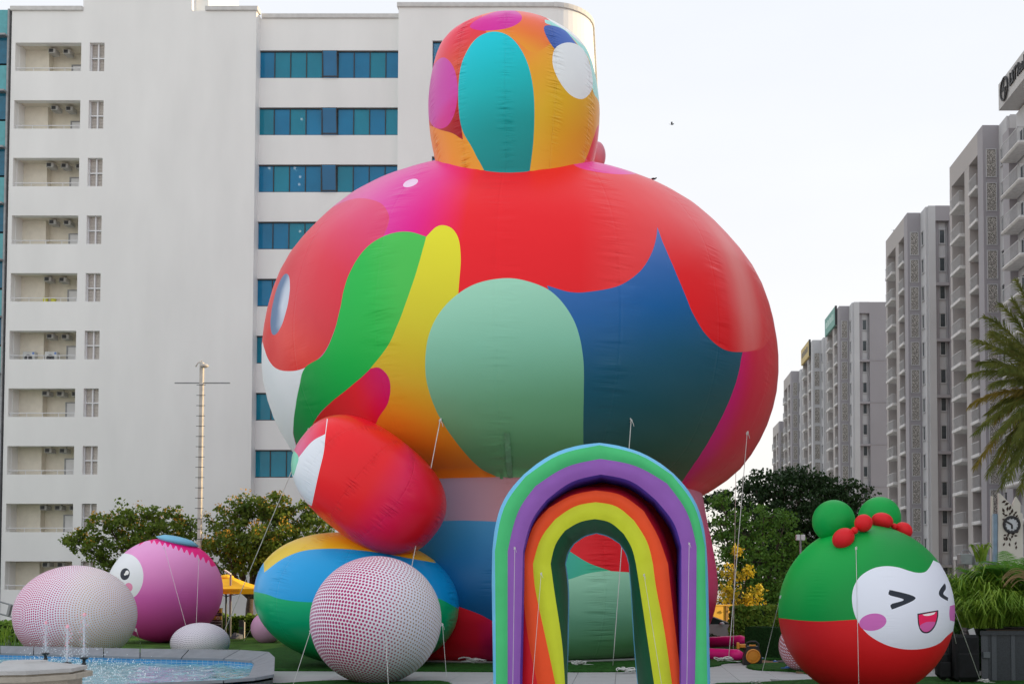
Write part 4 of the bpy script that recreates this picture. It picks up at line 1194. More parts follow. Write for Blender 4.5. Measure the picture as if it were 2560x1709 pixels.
front = ball('dotted_ball', 'large white ball with rows of crimson dots in front of the blue and green foot', 941, 1560, 30.9, 1.90, 1.90,
     dot_mat('crimson_dots', 58, (.25, .35, 1), (246, 240, 250), (175, 25, 115), (165, 120, 70), .37, .27, (1, -.1, -.1), 1.0, -.12, (185, 15, 105)), zc=1.86)
ball('dotted_ball', 'squat white ball with crimson and mustard dots behind the pool fountain jets', 190, 1560, 38.9, 2.08, 1.86,
     dot_mat('crimson_mustard_dots', 74, (.93, -.45, .05), (246, 240, 250), (190, 50, 145), (215, 160, 50), .36, .27, (1, 0, 0), .9, .03, (200, 20, 110)), zc=1.80)
ball('dotted_ball', 'low white ball with fine grey dots in rings behind the pool corner', 501, 1600, 39.6, 1.06, .76,
     dot_mat('grey_ring_dots', 60, (-.42, -.95, .12), (236, 230, 240), (120, 90, 130), (150, 150, 165), .20, .25, (1, 0, 0), 1.0, 0, None, .7), zc=.74)
ball('dotted_ball', 'small striped pale ball half hidden behind the red and green ball', 2012, 1617, 34.9, .87, .87,
     dot_mat('red_line_dots', 44, (-.3, -.9, .5), (232, 224, 238), (170, 50, 50), (170, 60, 60), .40, .36, (1, 0, 0), 1, 0, None, .35), zc=.87)
e = ball('plain_ball', 'small plain pale pink ball peeping out behind the green foot', 668, 1567, 53.0, .80, .80, nylon('pale_pink_ball', (222, 170, 205)), zc=.8)

# ---- red and green ball with a laughing face
PMB = print_mat('printed_ball_cloth', rough=.5, wrinkle=.12, coat=0)
PMB.node_tree.nodes['Principled BSDF'].inputs['Specular IOR Level'].default_value = .3
T7 = lambda l: [(1750 + p[0] * .35651, 1150 + p[1] * .35651, *p[2:]) for p in l]
DB = 27.1; RB = 2.235
c = at(2162.5, 1525, DB); c.z = RB - .02
fb = empty('face_ball', (c.x, c.y, 0), 'green and red inflatable ball with two green hair buns and a laughing white face', 'inflatable ball', 'inflatable balls on the lawn')
S = Shape(c, 'ell', (RB, RB, RB)); S.ctr = (2162, 1525); S.bvh(); FACE_S = S
def P7(x, y): return (1750 + x * .35651, 1150 + y * .35651)
def stroke(pts, w):
    """outline of a thick rounded stroke"""
    P = [Vector(p) for p in pts]; L_, R_ = [], []
    for i, p in enumerate(P):
        d = (P[min(i + 1, len(P) - 1)] - P[max(i - 1, 0)]).normalized(); nn = Vector((-d.y, d.x))
        if 0 < i < len(P) - 1:
            d1 = (P[i] - P[i - 1]).normalized(); n1 = Vector((-d1.y, d1.x)); k = 1 / max(.45, nn.dot(n1))
        else: k = 1
        L_.append(p + nn * w * k); R_.append(p - nn * w * k)
        if i == len(P) - 1: L_ += [p + (nn * .5 + d * .85) * w, p + (-nn * .5 + d * .85) * w]
    d0 = (P[1] - P[0]).normalized(); n0 = Vector((-d0.y, d0.x))
    pts = L_ + R_[::-1] + [P[0] + (-n0 * .5 - d0 * .85) * w, P[0] + (n0 * .5 - d0 * .85) * w]
    return [(p.x, p.y) for p in pts]
dark_c = flat((38, 44, 56))
printed('skin', S, grad(S, [(P7(700, 600), (0, 178, 72)), (P7(800, 1000), (0, 150, 62)), (P7(900, 1120), (5, 140, 60))]), [
    (T7([(400, 1095, 1), (557, 1105), (700, 1121), (860, 1128), (1100, 1115, 1), (1850, 1100, 1), (1850, 1900, 1), (400, 1900, 1)]), flat((212, 26, 32)), 1.8),
    (T7([(1110, 830), (1160, 785), (1230, 752), (1310, 741), (1390, 750), (1460, 772), (1520, 787), (1575, 783), (1608, 752), (1637, 700, 1), (1720, 740, 1), (1830, 860, 1), (1830, 1150, 1), (1735, 1228), (1680, 1280), (1600, 1312), (1500, 1325), (1400, 1318), (1300, 1290), (1200, 1235), (1130, 1165), (1085, 1080), (1066, 980), (1076, 895)]), flat((222, 226, 240)), .5),
    (T7(ell(1212, 1133, 96, 60, -9)), flat((200, 105, 180)), 0),
    (T7(stroke([(1340, 928), (1470, 970), (1354, 1022)], 19)), dark_c, 0),
    (T7([(1714, 862, 1), (1722, 872), (1724, 900), (1706, 935), (1740, 962, 1), (1738, 985, 1), (1700, 965), (1678, 945), (1676, 920), (1692, 890)]), dark_c, 0),
    (T7([(1524, 1074, 1), (1671, 1049, 1), (1669, 1100), (1650, 1160), (1618, 1200), (1585, 1212), (1552, 1200), (1532, 1160), (1526, 1115)]), dark_c, 0),
    (T7([(1533, 1082, 1), (1662, 1059, 1), (1660, 1100), (1642, 1155), (1613, 1191), (1585, 1202), (1558, 1191), (1540, 1156), (1534, 1115)]), flat((235, 30, 92)), 0),
    (T7([(1541, 1160), (1580, 1135), (1620, 1130), (1650, 1134), (1636, 1165), (1613, 1190), (1585, 1201), (1560, 1191)]), flat((210, 95, 165)), 0),
    (T7([(1560, 1080, 1), (1652, 1063, 1), (1640, 1078), (1605, 1088), (1575, 1088)]), flat((235, 238, 245)), 0),
    (T7([(1752, 1020, 1), (1790, 1010, 1), (1790, 1130, 1), (1752, 1120, 1), (1748, 1070)]), flat((200, 105, 180)), .2),
], PMB, fb, nu=72, nv=48, gores=8, step=2.5)
gball = nylon('green_ball_cloth', (0, 165, 70)); rball = nylon('red_bow_cloth', (228, 28, 38))
def blob(name, x, y, D, r, m_, parent, ry=None, rot=0):
    c = at(*P7(x, y), D); k = .35651 * D / F
    q = MB(); q.smooth = True; q.ellipsoid(c, (r * k, r * k, (ry or r) * k), 36, 24, Matrix.Rotation(R(rot), 3, 'Y'))
    return q.build(name, m_, parent)
blob('hair_bun', 937, 427, 26.9, 150, gball, fb); blob('hair_bun', 1258, 404, 28.3, 149, gball, fb)
for (x, y, D, r, ry, rot) in ((1005, 547, 25.9, 82, 70, -38), (1146, 440, 26.1, 64, 62, -30), (1278, 424, 26.9, 76, 58, 12), (1428, 490, 27.1, 64, 55, 35)):
    bw = blob('bow_loop', x, y, D, r, rball, fb, ry, rot)
for (x, y, D, r) in ((1083, 492, 26.0, 26), (1362, 463, 27.0, 22)):
    blob('bow_knot', x, y, D, r, rball, fb)

# ---- pink ball with an eye, a magenta fringe and a blue cap
T4 = lambda l: [(p[0] * .3564, 1150 + p[1] * .3564, *p[2:]) for p in l]
DP = 53.0; RP = 134 * DP / F
c = at(414, 1473, DP); c.z = RP - .03
pb = empty('face_ball', (c.x, c.y, 0), 'big pink inflatable ball with one round eye, magenta wavy fringe and blue cap', 'inflatable ball', 'inflatable balls on the lawn')
S = Shape(c, 'ell', (RP, RP, RP * .97)); S.ctr = (414, 1473); S.bvh()
p4 = lambda x, y: (x * .3564, 1150 + y * .3564)
fr = []
for i in range(24):
    t = i / 23.0
    x = 1035 + 440 * t; y = 560 + 60 * t + 95 * t * t
    fr.append((x + 8, y + (20 if i % 2 else -6) + (8 * t if i % 2 else 0)))
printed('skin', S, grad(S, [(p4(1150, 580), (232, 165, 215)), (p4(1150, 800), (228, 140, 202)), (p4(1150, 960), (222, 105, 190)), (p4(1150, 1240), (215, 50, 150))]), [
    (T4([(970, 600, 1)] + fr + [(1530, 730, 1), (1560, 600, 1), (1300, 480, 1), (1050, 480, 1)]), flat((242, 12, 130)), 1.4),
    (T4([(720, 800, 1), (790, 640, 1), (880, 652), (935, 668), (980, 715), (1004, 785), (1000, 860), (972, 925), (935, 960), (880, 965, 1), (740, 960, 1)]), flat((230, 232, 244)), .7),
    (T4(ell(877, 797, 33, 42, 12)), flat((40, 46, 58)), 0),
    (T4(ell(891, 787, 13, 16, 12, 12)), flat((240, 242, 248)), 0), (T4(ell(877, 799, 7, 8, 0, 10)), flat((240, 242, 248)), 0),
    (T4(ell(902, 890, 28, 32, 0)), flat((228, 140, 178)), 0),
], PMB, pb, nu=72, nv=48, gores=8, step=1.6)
q = MB(); q.smooth = True
c2 = at(*p4(1262, 585), DP - 0.2)
q.ellipsoid((c.x + .62, c.y - .1, c.z + RP * .97 - .16), (1.05, 1.05, .24), 40, 12, Matrix.Rotation(R(14), 3, 'Y'))
q.build('cap', nylon('cap_blue', (130, 200, 232)), pb)

# ================================================================== tether ropes
rope_m = mat('white_rope', (.72, .72, .70), .8, var=.1)
def rope(p, q, label, sag=.0, r=.016, knot=True, tail=True, via=None):
    p, q = Vector(p), Vector(q); r *= .72; kk_ = min(1.0, r / .013) * .62
    pts = ([p] + [Vector(v_) for v_ in via] + [q]) if via else [p.lerp(q, t) + Vector((0, 0, -sag * math.sin(PI * t))) for t in [i / 10 for i in range(11)]]
    m = MB(); m.smooth = True; m.sweep(pts, r, 5)
    e = empty('tether_rope', tuple(q), label, 'rope', 'tether ropes of the inflatables')
    m.build('line', rope_m, e)
    if knot:
        m = MB(); m.smooth = True
        for k in range(3):
            a = rnd.uniform(0, 6)
            m.sweep([p + Vector((.07 * math.cos(a + j * .9), -.04, -.05 * k + .07 * math.sin(j * .9))) * kk_ for j in range(8)], r * 1.0, 5)
        if tail: m.sweep([p + Vector((.0, -.04, -.05)) * kk_, p + Vector((.1, -.06, -.2)) * kk_, p + Vector((.16, -.06, -.42)) * kk_], r * .8, 5)
        m.build('knot', rope_m, e)
    return e
def surf(trees, px, py, lift=.03):
    d = ray(px, py).normalized(); best = None
    for t in trees:
        h = t.ray_cast(CAMLOC, d)
        if h[0] is not None and (best is None or h[3] < best[1]): best = (h[0], h[3])
    return best[0] - d * lift if best else at(px, py, 45)
# ropes ------------------------------------------------------------
BT = [BODY_S.tree]
def gp(px, py, z=.04): p = gr(px, py, z); return p
rope(surf(BT, 773, 1073), gp(538, 1632), 'long slanting tether rope from the left of the round body down past the yellow umbrella', r=.022)
rope(surf(BT, 1101, 1048), (at(1005, 1500, 36.0).x, 34.4, .05), 'tether rope from under the yellow panel down behind the crimson dotted ball', r=.022)
rope(surf(BT, 1578, 1048), gp(1532, 1664), 'tether rope from the dark blue panel seen again through the arch opening', r=.022)
rope(surf(BT, 1868, 1080), gp(1821, 1652), 'tether rope from the right of the round body to the coil by the tubes', r=.022)
rope(Vector((at(1840, 1150, 50).x, 50.0, at(1840, 1150, 50).z)), gp(1833, 1632), 'fainter tether rope just left of the red body edge, ending by the hedge', r=.018, knot=False)
for (a, b, Y, lab) in (((1287, 1368), (1281, 1775), YA, 'cord tied to the purple panel of the outer arch, left leg'), ((1723, 1357), (1716, 1775), YA, 'cord tied to the purple panel of the outer arch, right leg'),
                       ((1353, 1432), (1326, 1770), YI, 'cord crossing the orange panel of the inner arch, left leg'), ((1610, 1435), (1664, 1770), YI, 'thin cord running down the yellow panel of the inner arch, right leg')):
    p = at(a[0], a[1], Y - .16); q = at(b[0], b[1], Y - .35); q.z = .03
    rope(p, q, lab, r=.0075)
rope(surf([FACE_S.tree], 2140, 1368), Vector((at(2148, 1745, 24.8).x, 24.8, .04)), 'white tether down the middle of the green and red ball', r=.010, via=[surf([FACE_S.tree], 2140 + (y_ - 1368) * .02, y_, .02) for y_ in range(1385, 1560, 15)])
rope(at(1951, 1490, 27.0), gp(1905, 1679), 'thin tether from the left side of the green and red ball to the paving', r=.012)
rope(at(2374, 1490, 27.2), gp(2453, 1706), 'tether from the right cheek of the laughing ball to the planter foot', r=.014)
rope(at(2373, 1530, 28.0), (at(2412, 1600, 33).x, 33.2, .05), 'second tether at the right cheek of the laughing ball, ending behind the black bags', r=.012)
rope(at(776, 1577, 30.8), gp(731, 1716), 'tether at the left side of the crimson dotted ball', r=.012)
rope(at(963, 1573, 29.15), gp(973, 1745), 'loose tether hanging down the front of the crimson dotted ball', r=.009)
rope(at(1106, 1558, 30.8), gp(1117, 1703), 'tether at the right side of the crimson dotted ball', r=.012)
rope(at(411, 1368, 50.7), (at(484, 1632, 44).x, 44, .05), 'left pale cord down the face of the pink eyed ball', r=.011)
rope(at(497, 1396, 51.3), (at(488, 1632, 44).x, 44, .05), 'right pale cord down the side of the pink eyed ball', r=.011)
rope(at(340, 1572, 38.9), gp(360, 1634), 'short cord at the right end of the crimson and mustard dotted ball', r=.014)
rope(at(40, 1580, 39.5), gp(35, 1625), 'short cord at the left end of the crimson and mustard dotted ball', r=.014)
rope(at(630, 1567, 53.0), gp(609, 1602), 'short cord pegging down the plain pale pink ball', r=.018)

def rope_pile(px, py, w, label, r=.018):
    c = gp(px, py, .05); m = MB(); m.smooth = True
    for k in range(7):
        cx, cy = c.x + rnd.uniform(-.6, .6) * w * .5, c.y + rnd.uniform(-.2, .2) * w
        rx, ry, a0 = rnd.uniform(.12, .3) * w, rnd.uniform(.1, .25) * min(1, w), rnd.uniform(0, 6)
        m.sweep([(cx + rx * math.cos(a0 + j * .55), cy + ry * math.sin(a0 + j * .55), .06 + (.02 * k + .09 * abs(math.sin(j * .5 + k))) * min(1, w)) for j in range(12)], r, 5)
    m.sweep([(c.x + .2 * w, c.y, .08), (c.x + .5 * w, c.y - .05, .07), (c.x + .8 * w, c.y - .1, .06)], r, 5)
    tag(m.build('rope_coil', rope_m), label, 'rope', 'coils of spare rope')
rope_pile(1180, 1657, 1.0, 'coil of spare white rope at the red base left of the arch')
rope_pile(1445, 1661, .7, 'coil of white rope at the figure base, left one inside the arch opening')
rope_pile(1565, 1680, .8, 'coil of white rope on the turf edge, right one inside the arch opening')
rope_pile(1808, 1653, .8, 'splayed heap of white rope beside the pink tubes')
rope_pile(2455, 1706, .5, 'knotted rope end beside the dark planter', .014)
rope_pile(1885, 1708, .4, 'knot of cord lying on the paving at the bottom, left of the laughing ball', .010)

# pink air tubes -----------------------------------------------------
pinkm = nylon('magenta_tube', (225, 30, 125), .4)
for (a, b, ya, yb, r, lab) in (((1700, 1612), (1866, 1600), 48.0, 44.5, .235, 'magenta air tube, the farther of two, ending at the grass box'), ((1700, 1634), (1857, 1641), 41.5, 39.6, .225, 'magenta air tube, the nearer of two, plugged into the air blower')):
    p, q = at(*a, ya), at(*b, yb); p.z = max(p.z, r + .03); q.z = max(q.z, r + .03)
    m = MB(); m.smooth = True
    n = 14; m.sweep([p.lerp(q, i / n) for i in range(n + 1)], [r * (1 - .5 * (i == n)) * (1 + .015 * math.sin(i * 2.1)) for i in range(n + 1)], 20)
    tag(m.build('air_tube', pinkm), lab, 'inflatable tube', 'magenta air tubes')

# air blower -----------------------------------------------------------
orange = mat('orange_plastic', (.72, .27, .03), .4, var=.05); blackp = mat('black_plastic', (.018, .018, .02), .45, var=.2)
c = gp(1880, 1660, .03); k = c.y / F
bl = empty('air_blower', tuple(c), 'black air blower with a round orange cover standing by the magenta tube', 'blower')
m = MB(); w0, w1, h = 23.5 * k, 15 * k, 46 * k
for s in (0,):
    m.add([(c.x - w0, c.y - .28, .03), (c.x + w0, c.y - .28, .03), (c.x + w0, c.y + .3, .03), (c.x - w0, c.y + .3, .03),
           (c.x - w0 * .9, c.y - .28, .03 + h * .45), (c.x + w0 * .95, c.y - .28, .03 + h * .45), (c.x + w0 * .95, c.y + .3, .03 + h * .45), (c.x - w0 * .9, c.y + .3, .03 + h * .45),
           (c.x - w1, c.y - .26, .03 + h), (c.x + w1, c.y - .26, .03 + h), (c.x + w1, c.y + .26, .03 + h), (c.x - w1, c.y + .26, .03 + h)],
          [(0, 3, 2, 1), (0, 1, 5, 4), (1, 2, 6, 5), (2, 3, 7, 6), (3, 0, 4, 7), (4, 5, 9, 8), (5, 6, 10, 9), (6, 7, 11, 10), (7, 4, 8, 11), (8, 9, 10, 11)])
m.build('housing', blackp, bl)
m = MB(); m.smooth = False
zc = .03 + 22 * k
m.lathe((c.x + .01, c.y - .28, zc), [(.0, 0), (18 * k, 0), (18 * k, .03), (15.5 * k, .055), (14 * k, .03), (12 * k, .03), (11.5 * k, .05), (0, .06)], 36, (0, -1, 0))
m.build('round_cover', orange, bl)
m = MB(); m.box((c.x - 38 * k, c.y - .1, .03 + 39 * k), (c.x - 31 * k, c.y + .15, .03 + 55 * k), .02); m.box((c.x - 31.2 * k, c.y - .06, .03 + 42 * k), (c.x - 12 * k, c.y + .12, .03 + 51 * k), .02)
m.box((c.x - 8 * k, c.y - .2, .03 + 46 * k), (c.x + 8 * k, c.y - .1, .03 + 50 * k), .01)
m.build('air_outlet', orange, bl)
m = MB(); m.sweep([(c.x - w1, c.y - .1, .03 + h - .02), (c.x - w1 * .9, c.y - .1, .03 + h + .13), (c.x - w1 * .3, c.y - .1, .03 + h + .17), (c.x + w1 * .5, c.y - .1, .03 + h + .17), (c.x + w1 * 1.05, c.y - .1, .03 + h + .08), (c.x + w1, c.y - .1, .03 + h - .04)], .035, 8)
m.build('handle', blackp, bl)

# grass covered boxes ---------------------------------------------------
boxm = mat('box_turf', (.016, .05, .014), .95, var=.4, scale=14, bump=1.0, bscale=50, spec=.1)
def grass_box(pl, pr, top, d, label):
    a, b = gp(*pl), gp(*pr)
    ax = (b - a).normalized(); ay = Vector((-ax.y, ax.x, 0)); L = (b - a).length
    c_ = (a + b) / 2 + ay * (d / 2)
    m = MB(); m.obox((c_.x, c_.y, .03 + top / 2), (L / 2, d / 2, top / 2), ax, ay)
    for i in range(2600):                                       # stubble
        f = rnd.random()
        if f < .55: p = a.lerp(b, rnd.random()) + Vector((0, 0, rnd.random() * top)) - ay * .004; nn = -ay
        else: p = a.lerp(b, rnd.random()) + ay * rnd.random() * d + Vector((0, 0, top - .03)); nn = Vector((0, 0, 1))
        t_ = Vector((rnd.uniform(-1, 1), rnd.uniform(-1, 1), rnd.uniform(-1, 1))) * .02
        s_ = Vector((rnd.uniform(-1, 1), rnd.uniform(-1, 1), rnd.uniform(-1, 1))).normalized() * .007
        m.add([p - s_, p + s_, p + nn * .035 + t_], [(0, 1, 2)])
    tag(m.build('grass_box', boxm), label, 'planter box', 'boxes clad in artificial grass')
grass_box((1862, 1640), (1948, 1646), 1.22, 1.1, 'box clad in dark artificial grass right behind the air blower')
grass_box((1234, 1662), (1300, 1662), 1.2, .8, 'box clad in artificial grass mostly hidden behind the left leg of the arch')

# bits on the paving -----------------------------------------------------
bluep = mat('blue_plug', (.03, .16, .55), .4)
def plug(x, y, ang, s, lab):
    c = gp(x, y, .05); q = MB(); d = Vector((math.cos(ang), math.sin(ang), 0))
    q.smooth = True
    q.sweep([c - d * .26 * s, c - d * .1 * s, c - d * .1 * s, c + d * .05 * s, c + d * .06 * s, c + d * .26 * s], [.05 * s, .05 * s, .09 * s, .09 * s, .045 * s, .045 * s], 12)
    q.cur = 1; q.obox((c + Vector((0, 0, .09 * s))), (.05 * s, .04 * s, .01), d, (-d.y, d.x, 0))
    tag(q.build('cable_connector', [bluep, white_paint]), lab, 'power connector', 'blue power connectors')
plug(1972, 1671, .3, 1.1, 'blue power connector on the turf edge, the nearest to the viewer'); plug(1994, 1662, .1, .9, 'blue power connector just left of the laughing ball, the farther of the pair')
plug(1906, 1646, .2, .6, 'blue power connector between the blower and the grass box'); plug(1938, 1653, 1.0, .6, 'blue power connector at the cable right of the grass box')
brown = mat('brown_mat', (.22, .14, .08), .9, var=.3, scale=12, bump=.4)
def sheet(name, pts, h, m_, lab, cat='mat'):
    q = MB(); q.prism([tuple(gp(*p)[:2]) for p in pts], .026, .026 + h); return tag(q.build(name, m_), lab, cat)
sheet('doormat', [(1903, 1660), (1950, 1662), (1946, 1655), (1906, 1649)], .03, brown, 'small brown coir mat right of the air blower')
sheet('cable_cover', [(1990, 1681), (2040, 1683), (2040, 1674), (1998, 1670)], .05, brown, 'brown and black cable cover under the left side of the laughing ball', 'cable cover')
q = MB(); q.smooth = True
pp = [gp(1940, 1654, .04), gp(1960, 1653, .04), gp(1985, 1654, .04), gp(2010, 1656, .04)]
q.sweep(pp, .018, 6); tag(q.build('power_cable', blackp), 'thin dark cable running right from the brown mat', 'cable')
sheet('drain_cover', [(1925, 1696), (1978, 1699), (1975, 1706), (1938, 1705)], .012, mat('drain_grey', (.20, .21, .21), .8), 'darker rectangular drain cover set in the paving', 'drain cover')

# bags at the planter ------------------------------------------------------
bagm = mat('black_bag_cloth', (.007, .008, .010), .9, var=.4, scale=4, bump=.4, bscale=12)
def bag(x0, x1, y0, y1, D, d, lab, wheels=True, bev=.08, parts=()):
    p, q_ = at(x0, y1, D), at(x1, y0, D)
    z0 = .05
    e = empty('travel_case', ((p.x + q_.x) / 2, D, 0), lab, 'case', 'black cases beside the planter')
    m = MB(); m.box((p.x, D, z0 + .06), (q_.x, D + d, q_.z), bev); m.build('shell', bagm, e)
    m = MB(); m.box((p.x + .05, D - .05, z0 + .15), (q_.x - .05, D + .02, z0 + (q_.z - z0) * .62), .03); m.build('front_pocket', bagm, e)
    m = MB(); cx = (p.x + q_.x) / 2
    m.sweep([(cx - .13, D + d / 2, q_.z - .02), (cx - .13, D + d / 2, q_.z + .08), (cx + .13, D + d / 2, q_.z + .08), (cx + .13, D + d / 2, q_.z - .02)], .018, 6); m.build('handle', blackp, e)
    if wheels:
        for s in (p.x + .1, q_.x - .1):
            m = MB(); m.lathe((s - .02, D + .08, z0 + .05), [(0, 0), (.05, 0), (.05, .04), (0, .04)], 12, (1, 0, 0)); m.build('wheel', blackp, e)
    return e
bag(2392, 2450, 1586, 1705, 30.3, .5, 'tallest black case with a white tag on top, right against the planter')
bag(2374, 2400, 1592, 1700, 30.9, .4, 'narrow black case standing between the bag and the tall case', bev=.05)
bag(2345, 2380, 1622, 1703, 30.6, .45, 'lower bulging black bag, leftmost of the cases', wheels=False, bev=.16)
c = at(2430, 1580, 30.5); m = MB(); m.obox(c, (.09, .004, .12), (1, 0, .4), (0, 1, .3)); tag(m.build('luggage_tag', white_paint), 'small white luggage tag on the tallest black case', 'tag')
# planter --------------------------------------------------------------
gran = mat('dark_granite', (.030, .037, .047), .5, var=.35, scale=30, detail=8); gran2 = mat('mid_granite', (.075, .085, .10), .55, var=.25, scale=30, detail=8)
pl = empty('stone_planter', (11.5, 29, 0), 'tall dark granite planter with lighter vertical bands at the right border', 'planter')
D = 31.0; xl = at(2452, 1600, D).x; ztop = at(2500, 1576, D).z
m = MB(); m.prism([(xl, D), (xl + 4, D), (xl + 4, D + 2.4), (xl + 1.1, D + 2.4)], 0, ztop - .12); m.build('core', gran, pl)
m = MB(); m.prism([(xl - .05, D - .08), (xl + 4.05, D - .08), (xl + 4.05, D + 2.5), (xl + 1.05, D + 2.5)], ztop - .12, ztop); m.build('coping', gran, pl)
xx = xl
for i, w in enumerate((.20, .10, .16, .42, .13, .45, .16, .45, .16, .5)):
    m = MB(); m.box((xx + .004, D - (.035 if i % 2 == 0 else .02), .03), (xx + w - .004, D - .001, ztop - .121)); m.build('stone_panel', gran2 if i % 2 == 0 else gran, pl); xx += w
m = MB(); m.box((at(2455, 1630, D).x, D - .12, at(2455, 1643, D).z), (at(2472, 1630, D).x, D - .036, at(2455, 1628, D).z), .01); m.build('wall_lamp', mat('lamp_grey', (.12, .14, .16), .4), pl)
m = MB(); m.prism([(xl + .2, D + .1), (xl + 3.9, D + .1), (xl + 3.9, D + 2.2), (xl + 1.2, D + 2.2)], ztop - .05, ztop + .03); m.build('soil', mat('soil', (.05, .035, .025), .95), pl)
# second, lower planter behind the bags
m = MB(); D2 = 32.3; m.box((at(2416, 1600, D2).x, D2, 0), (at(2448, 1600, D2).x, D2 + .4, at(2430, 1566, D2).z), .02)
tag(m.build('planter_end', mat('warm_granite', (.14, .13, .14), .6, var=.2, scale=20)), 'brownish end block of a planter just behind the black cases', 'planter')

# clock tower -------------------------------------------------------------
ct = empty('clock_tower', (at(2530, 1400, 42).x, 42, 0), 'white clock pillar with leaf shaped perforations and a round clock at the right border', 'clock')
D = 42.0; cw = mat('cream_metal', (.72, .70, .62), .5, var=.03); dk2 = mat('leaf_hole', (.05, .03, .02), .8)
T6 = lambda x, y: at(2400 + x * .2552, 1000 + y * .2552, D)
def slab(pts, y0, y1, name, m_, parent):
    P = [T6(*p) for p in pts]; q = MB(); n = len(P)
    q.add([(p.x, y0, p.z) for p in P] + [(p.x, y1, p.z) for p in P], [tuple(range(n)), tuple(range(2 * n - 1, n - 1, -1))] + [(i, i + n, (i + 1) % n + n, (i + 1) % n) for i in range(n)])
    return q.build(name, m_, parent)
slab([(378, 910), (395, 912), (560, 1085), (615, 1110), (620, 2200), (372, 2200)], D, D + .12, 'front_panel', cw, ct)
slab([(335, 930), (352, 932), (352, 2200), (320, 2200), (322, 1800)], D + .3, D + .42, 'edge_fin', cw, ct)
slab([(590, 935), (598, 935), (640, 1000), (640, 1105), (565, 1080), (562, 1000)], D + .5, D + .6, 'rear_fin', cw, ct)
slab([(332, 1110), (373, 1110), (373, 2200), (332, 2200)], D + .06, D + .2, 'glass_side', mat('pale_blue_glass', (.18, .30, .42), .15), ct)
cc = T6(502, 1218); rr = 75 * .2552 * D / F
m = MB(); m.lathe((cc.x, D - .001, cc.z), [(0, 0), (rr, 0), (rr, .05), (0, .05)], 40, (0, -1, 0)); cf = m.build('clock_face', mat('clock_white', (.66, .70, .74), .4), ct)
m = MB(); m.sweep([(cc.x + rr * math.cos(a), D - .06, cc.z + rr * math.sin(a)) for a in [2 * PI * j / 36 for j in range(37)]], .055, 6); m.build('rim', dark_m, cf)
for hname, ang, ln in (('hour_hand', R(-88), .55), ('minute_hand', R(150), .9)):
    m = MB(); d = Vector((math.cos(ang), 0, math.sin(ang))); m.obox((cc.x + d.x * rr * ln / 2, D - .065, cc.z + d.z * rr * ln / 2), (rr * ln / 2, .01, .035), d, (0, 1, 0)); m.build(hname, dark_m, cf)
for j in range(12):
    a = 2 * PI * j / 12; d = Vector((math.cos(a), 0, math.sin(a))); m = MB(); m.obox((cc.x + d.x * rr * .82, D - .058, cc.z + d.z * rr * .82), (rr * .1, .006, .02), d, (0, 1, 0)); m.build('hour_mark', dark_m, cf)
spots = [(430, 992, 25), (457, 1015, 30), (490, 1052, 70), (425, 1078, 110), (465, 1062, 80), (510, 1085, 75), (530, 1120, 60), (428, 1112, 140), (450, 1126, 20), (490, 1110, 60), (545, 1100, 40), (555, 1135, 50), (430, 1168, 160), (565, 1160, 70), (490, 1140, 0),
         (575, 1180, 60), (440, 1320, 20), (455, 1345, 60), (470, 1320, 90), (490, 1360, 110), (510, 1335, 60), (520, 1310, 20), (545, 1325, 0), (560, 1290, 30), (480, 1300, 80), (430, 1410, 60), (485, 1412, 100), (545, 1400, 70), (550, 1440, 80), (460, 1360, 50), (435, 1355, 110)]
for (x, y, a) in spots:
    p = T6(x, y); L_ = .085 * (1.3 if y < 1100 else 1); d = Vector((math.cos(R(a)), 0, math.sin(R(a)))); nn = Vector((-d.z, 0, d.x))
    m = MB(); m.add([p - d * L_ + Vector((0, -.004, 0)), p + nn * L_ * .5 + Vector((0, -.004, 0)), p + d * L_ + Vector((0, -.004, 0)), p - nn * L_ * .5 + Vector((0, -.004, 0)),
                     p - d * L_ * .9 + Vector((0, -.02, 0)), p + nn * L_ * .4 + Vector((0, -.02, 0)), p + d * L_ * .9 + Vector((0, -.02, 0)), p - nn * L_ * .4 + Vector((0, -.02, 0))],
                    [(4, 5, 6, 7), (0, 1, 5, 4), (1, 2, 6, 5), (2, 3, 7, 6), (3, 0, 4, 7)]); m.build('leaf_cutout', dk2, ct)

# grey boxes on posts over the ferns -------------------------------------
for i, (x0, x1, yt, yb) in enumerate(((2401, 2432, 1383, 1410), (2438, 2474, 1386, 1411))):
    D = 44.0; a, b = at(x0, yt, D), at(x1, yb, D)
    e = empty('floodlight', ((a.x + b.x) / 2, D, 0), ('left' if i == 0 else 'right') + ' one of two grey box floodlights above the ferns', 'floodlight', 'grey floodlights above the ferns')
    m = MB(); m.box((a.x, D, b.z), (b.x, D + .5, a.z), .03); m.build('casing', mat('flood_grey', (.30, .34, .34), .5), e)
    m = MB(); m.sweep([(a.x + .04, D + .1, a.z), (a.x + .16, D + .1, a.z + .16), (b.x - .16, D + .1, a.z + .16), (b.x - .04, D + .1, a.z)], .025, 6); m.build('bracket', grey_m, e)
    m = MB(); m.sweep([((a.x + b.x) / 2, D + .25, 0), ((a.x + b.x) / 2, D + .25, b.z)], .05, 8); m.build('post', grey_m, e)
e = empty('lamp_post', (at(2002, 1400, 46).x, 46, 0), 'slim post with two small white floodlights left above the green and red ball', 'lamp post')
p = at(2001, 1347, 46); m = MB(); m.sweep([(p.x, 46, 0), (p.x, 46, p.z)], .05, 8); m.build('post', grey_m, e)
for s in (-1, 1):
    m = MB(); m.box((p.x + s * .11 - .09, 45.9, p.z - .05), (p.x + s * .11 + .09, 46.1, p.z + .2), .02); m.build('lamp_head', white_paint, e)

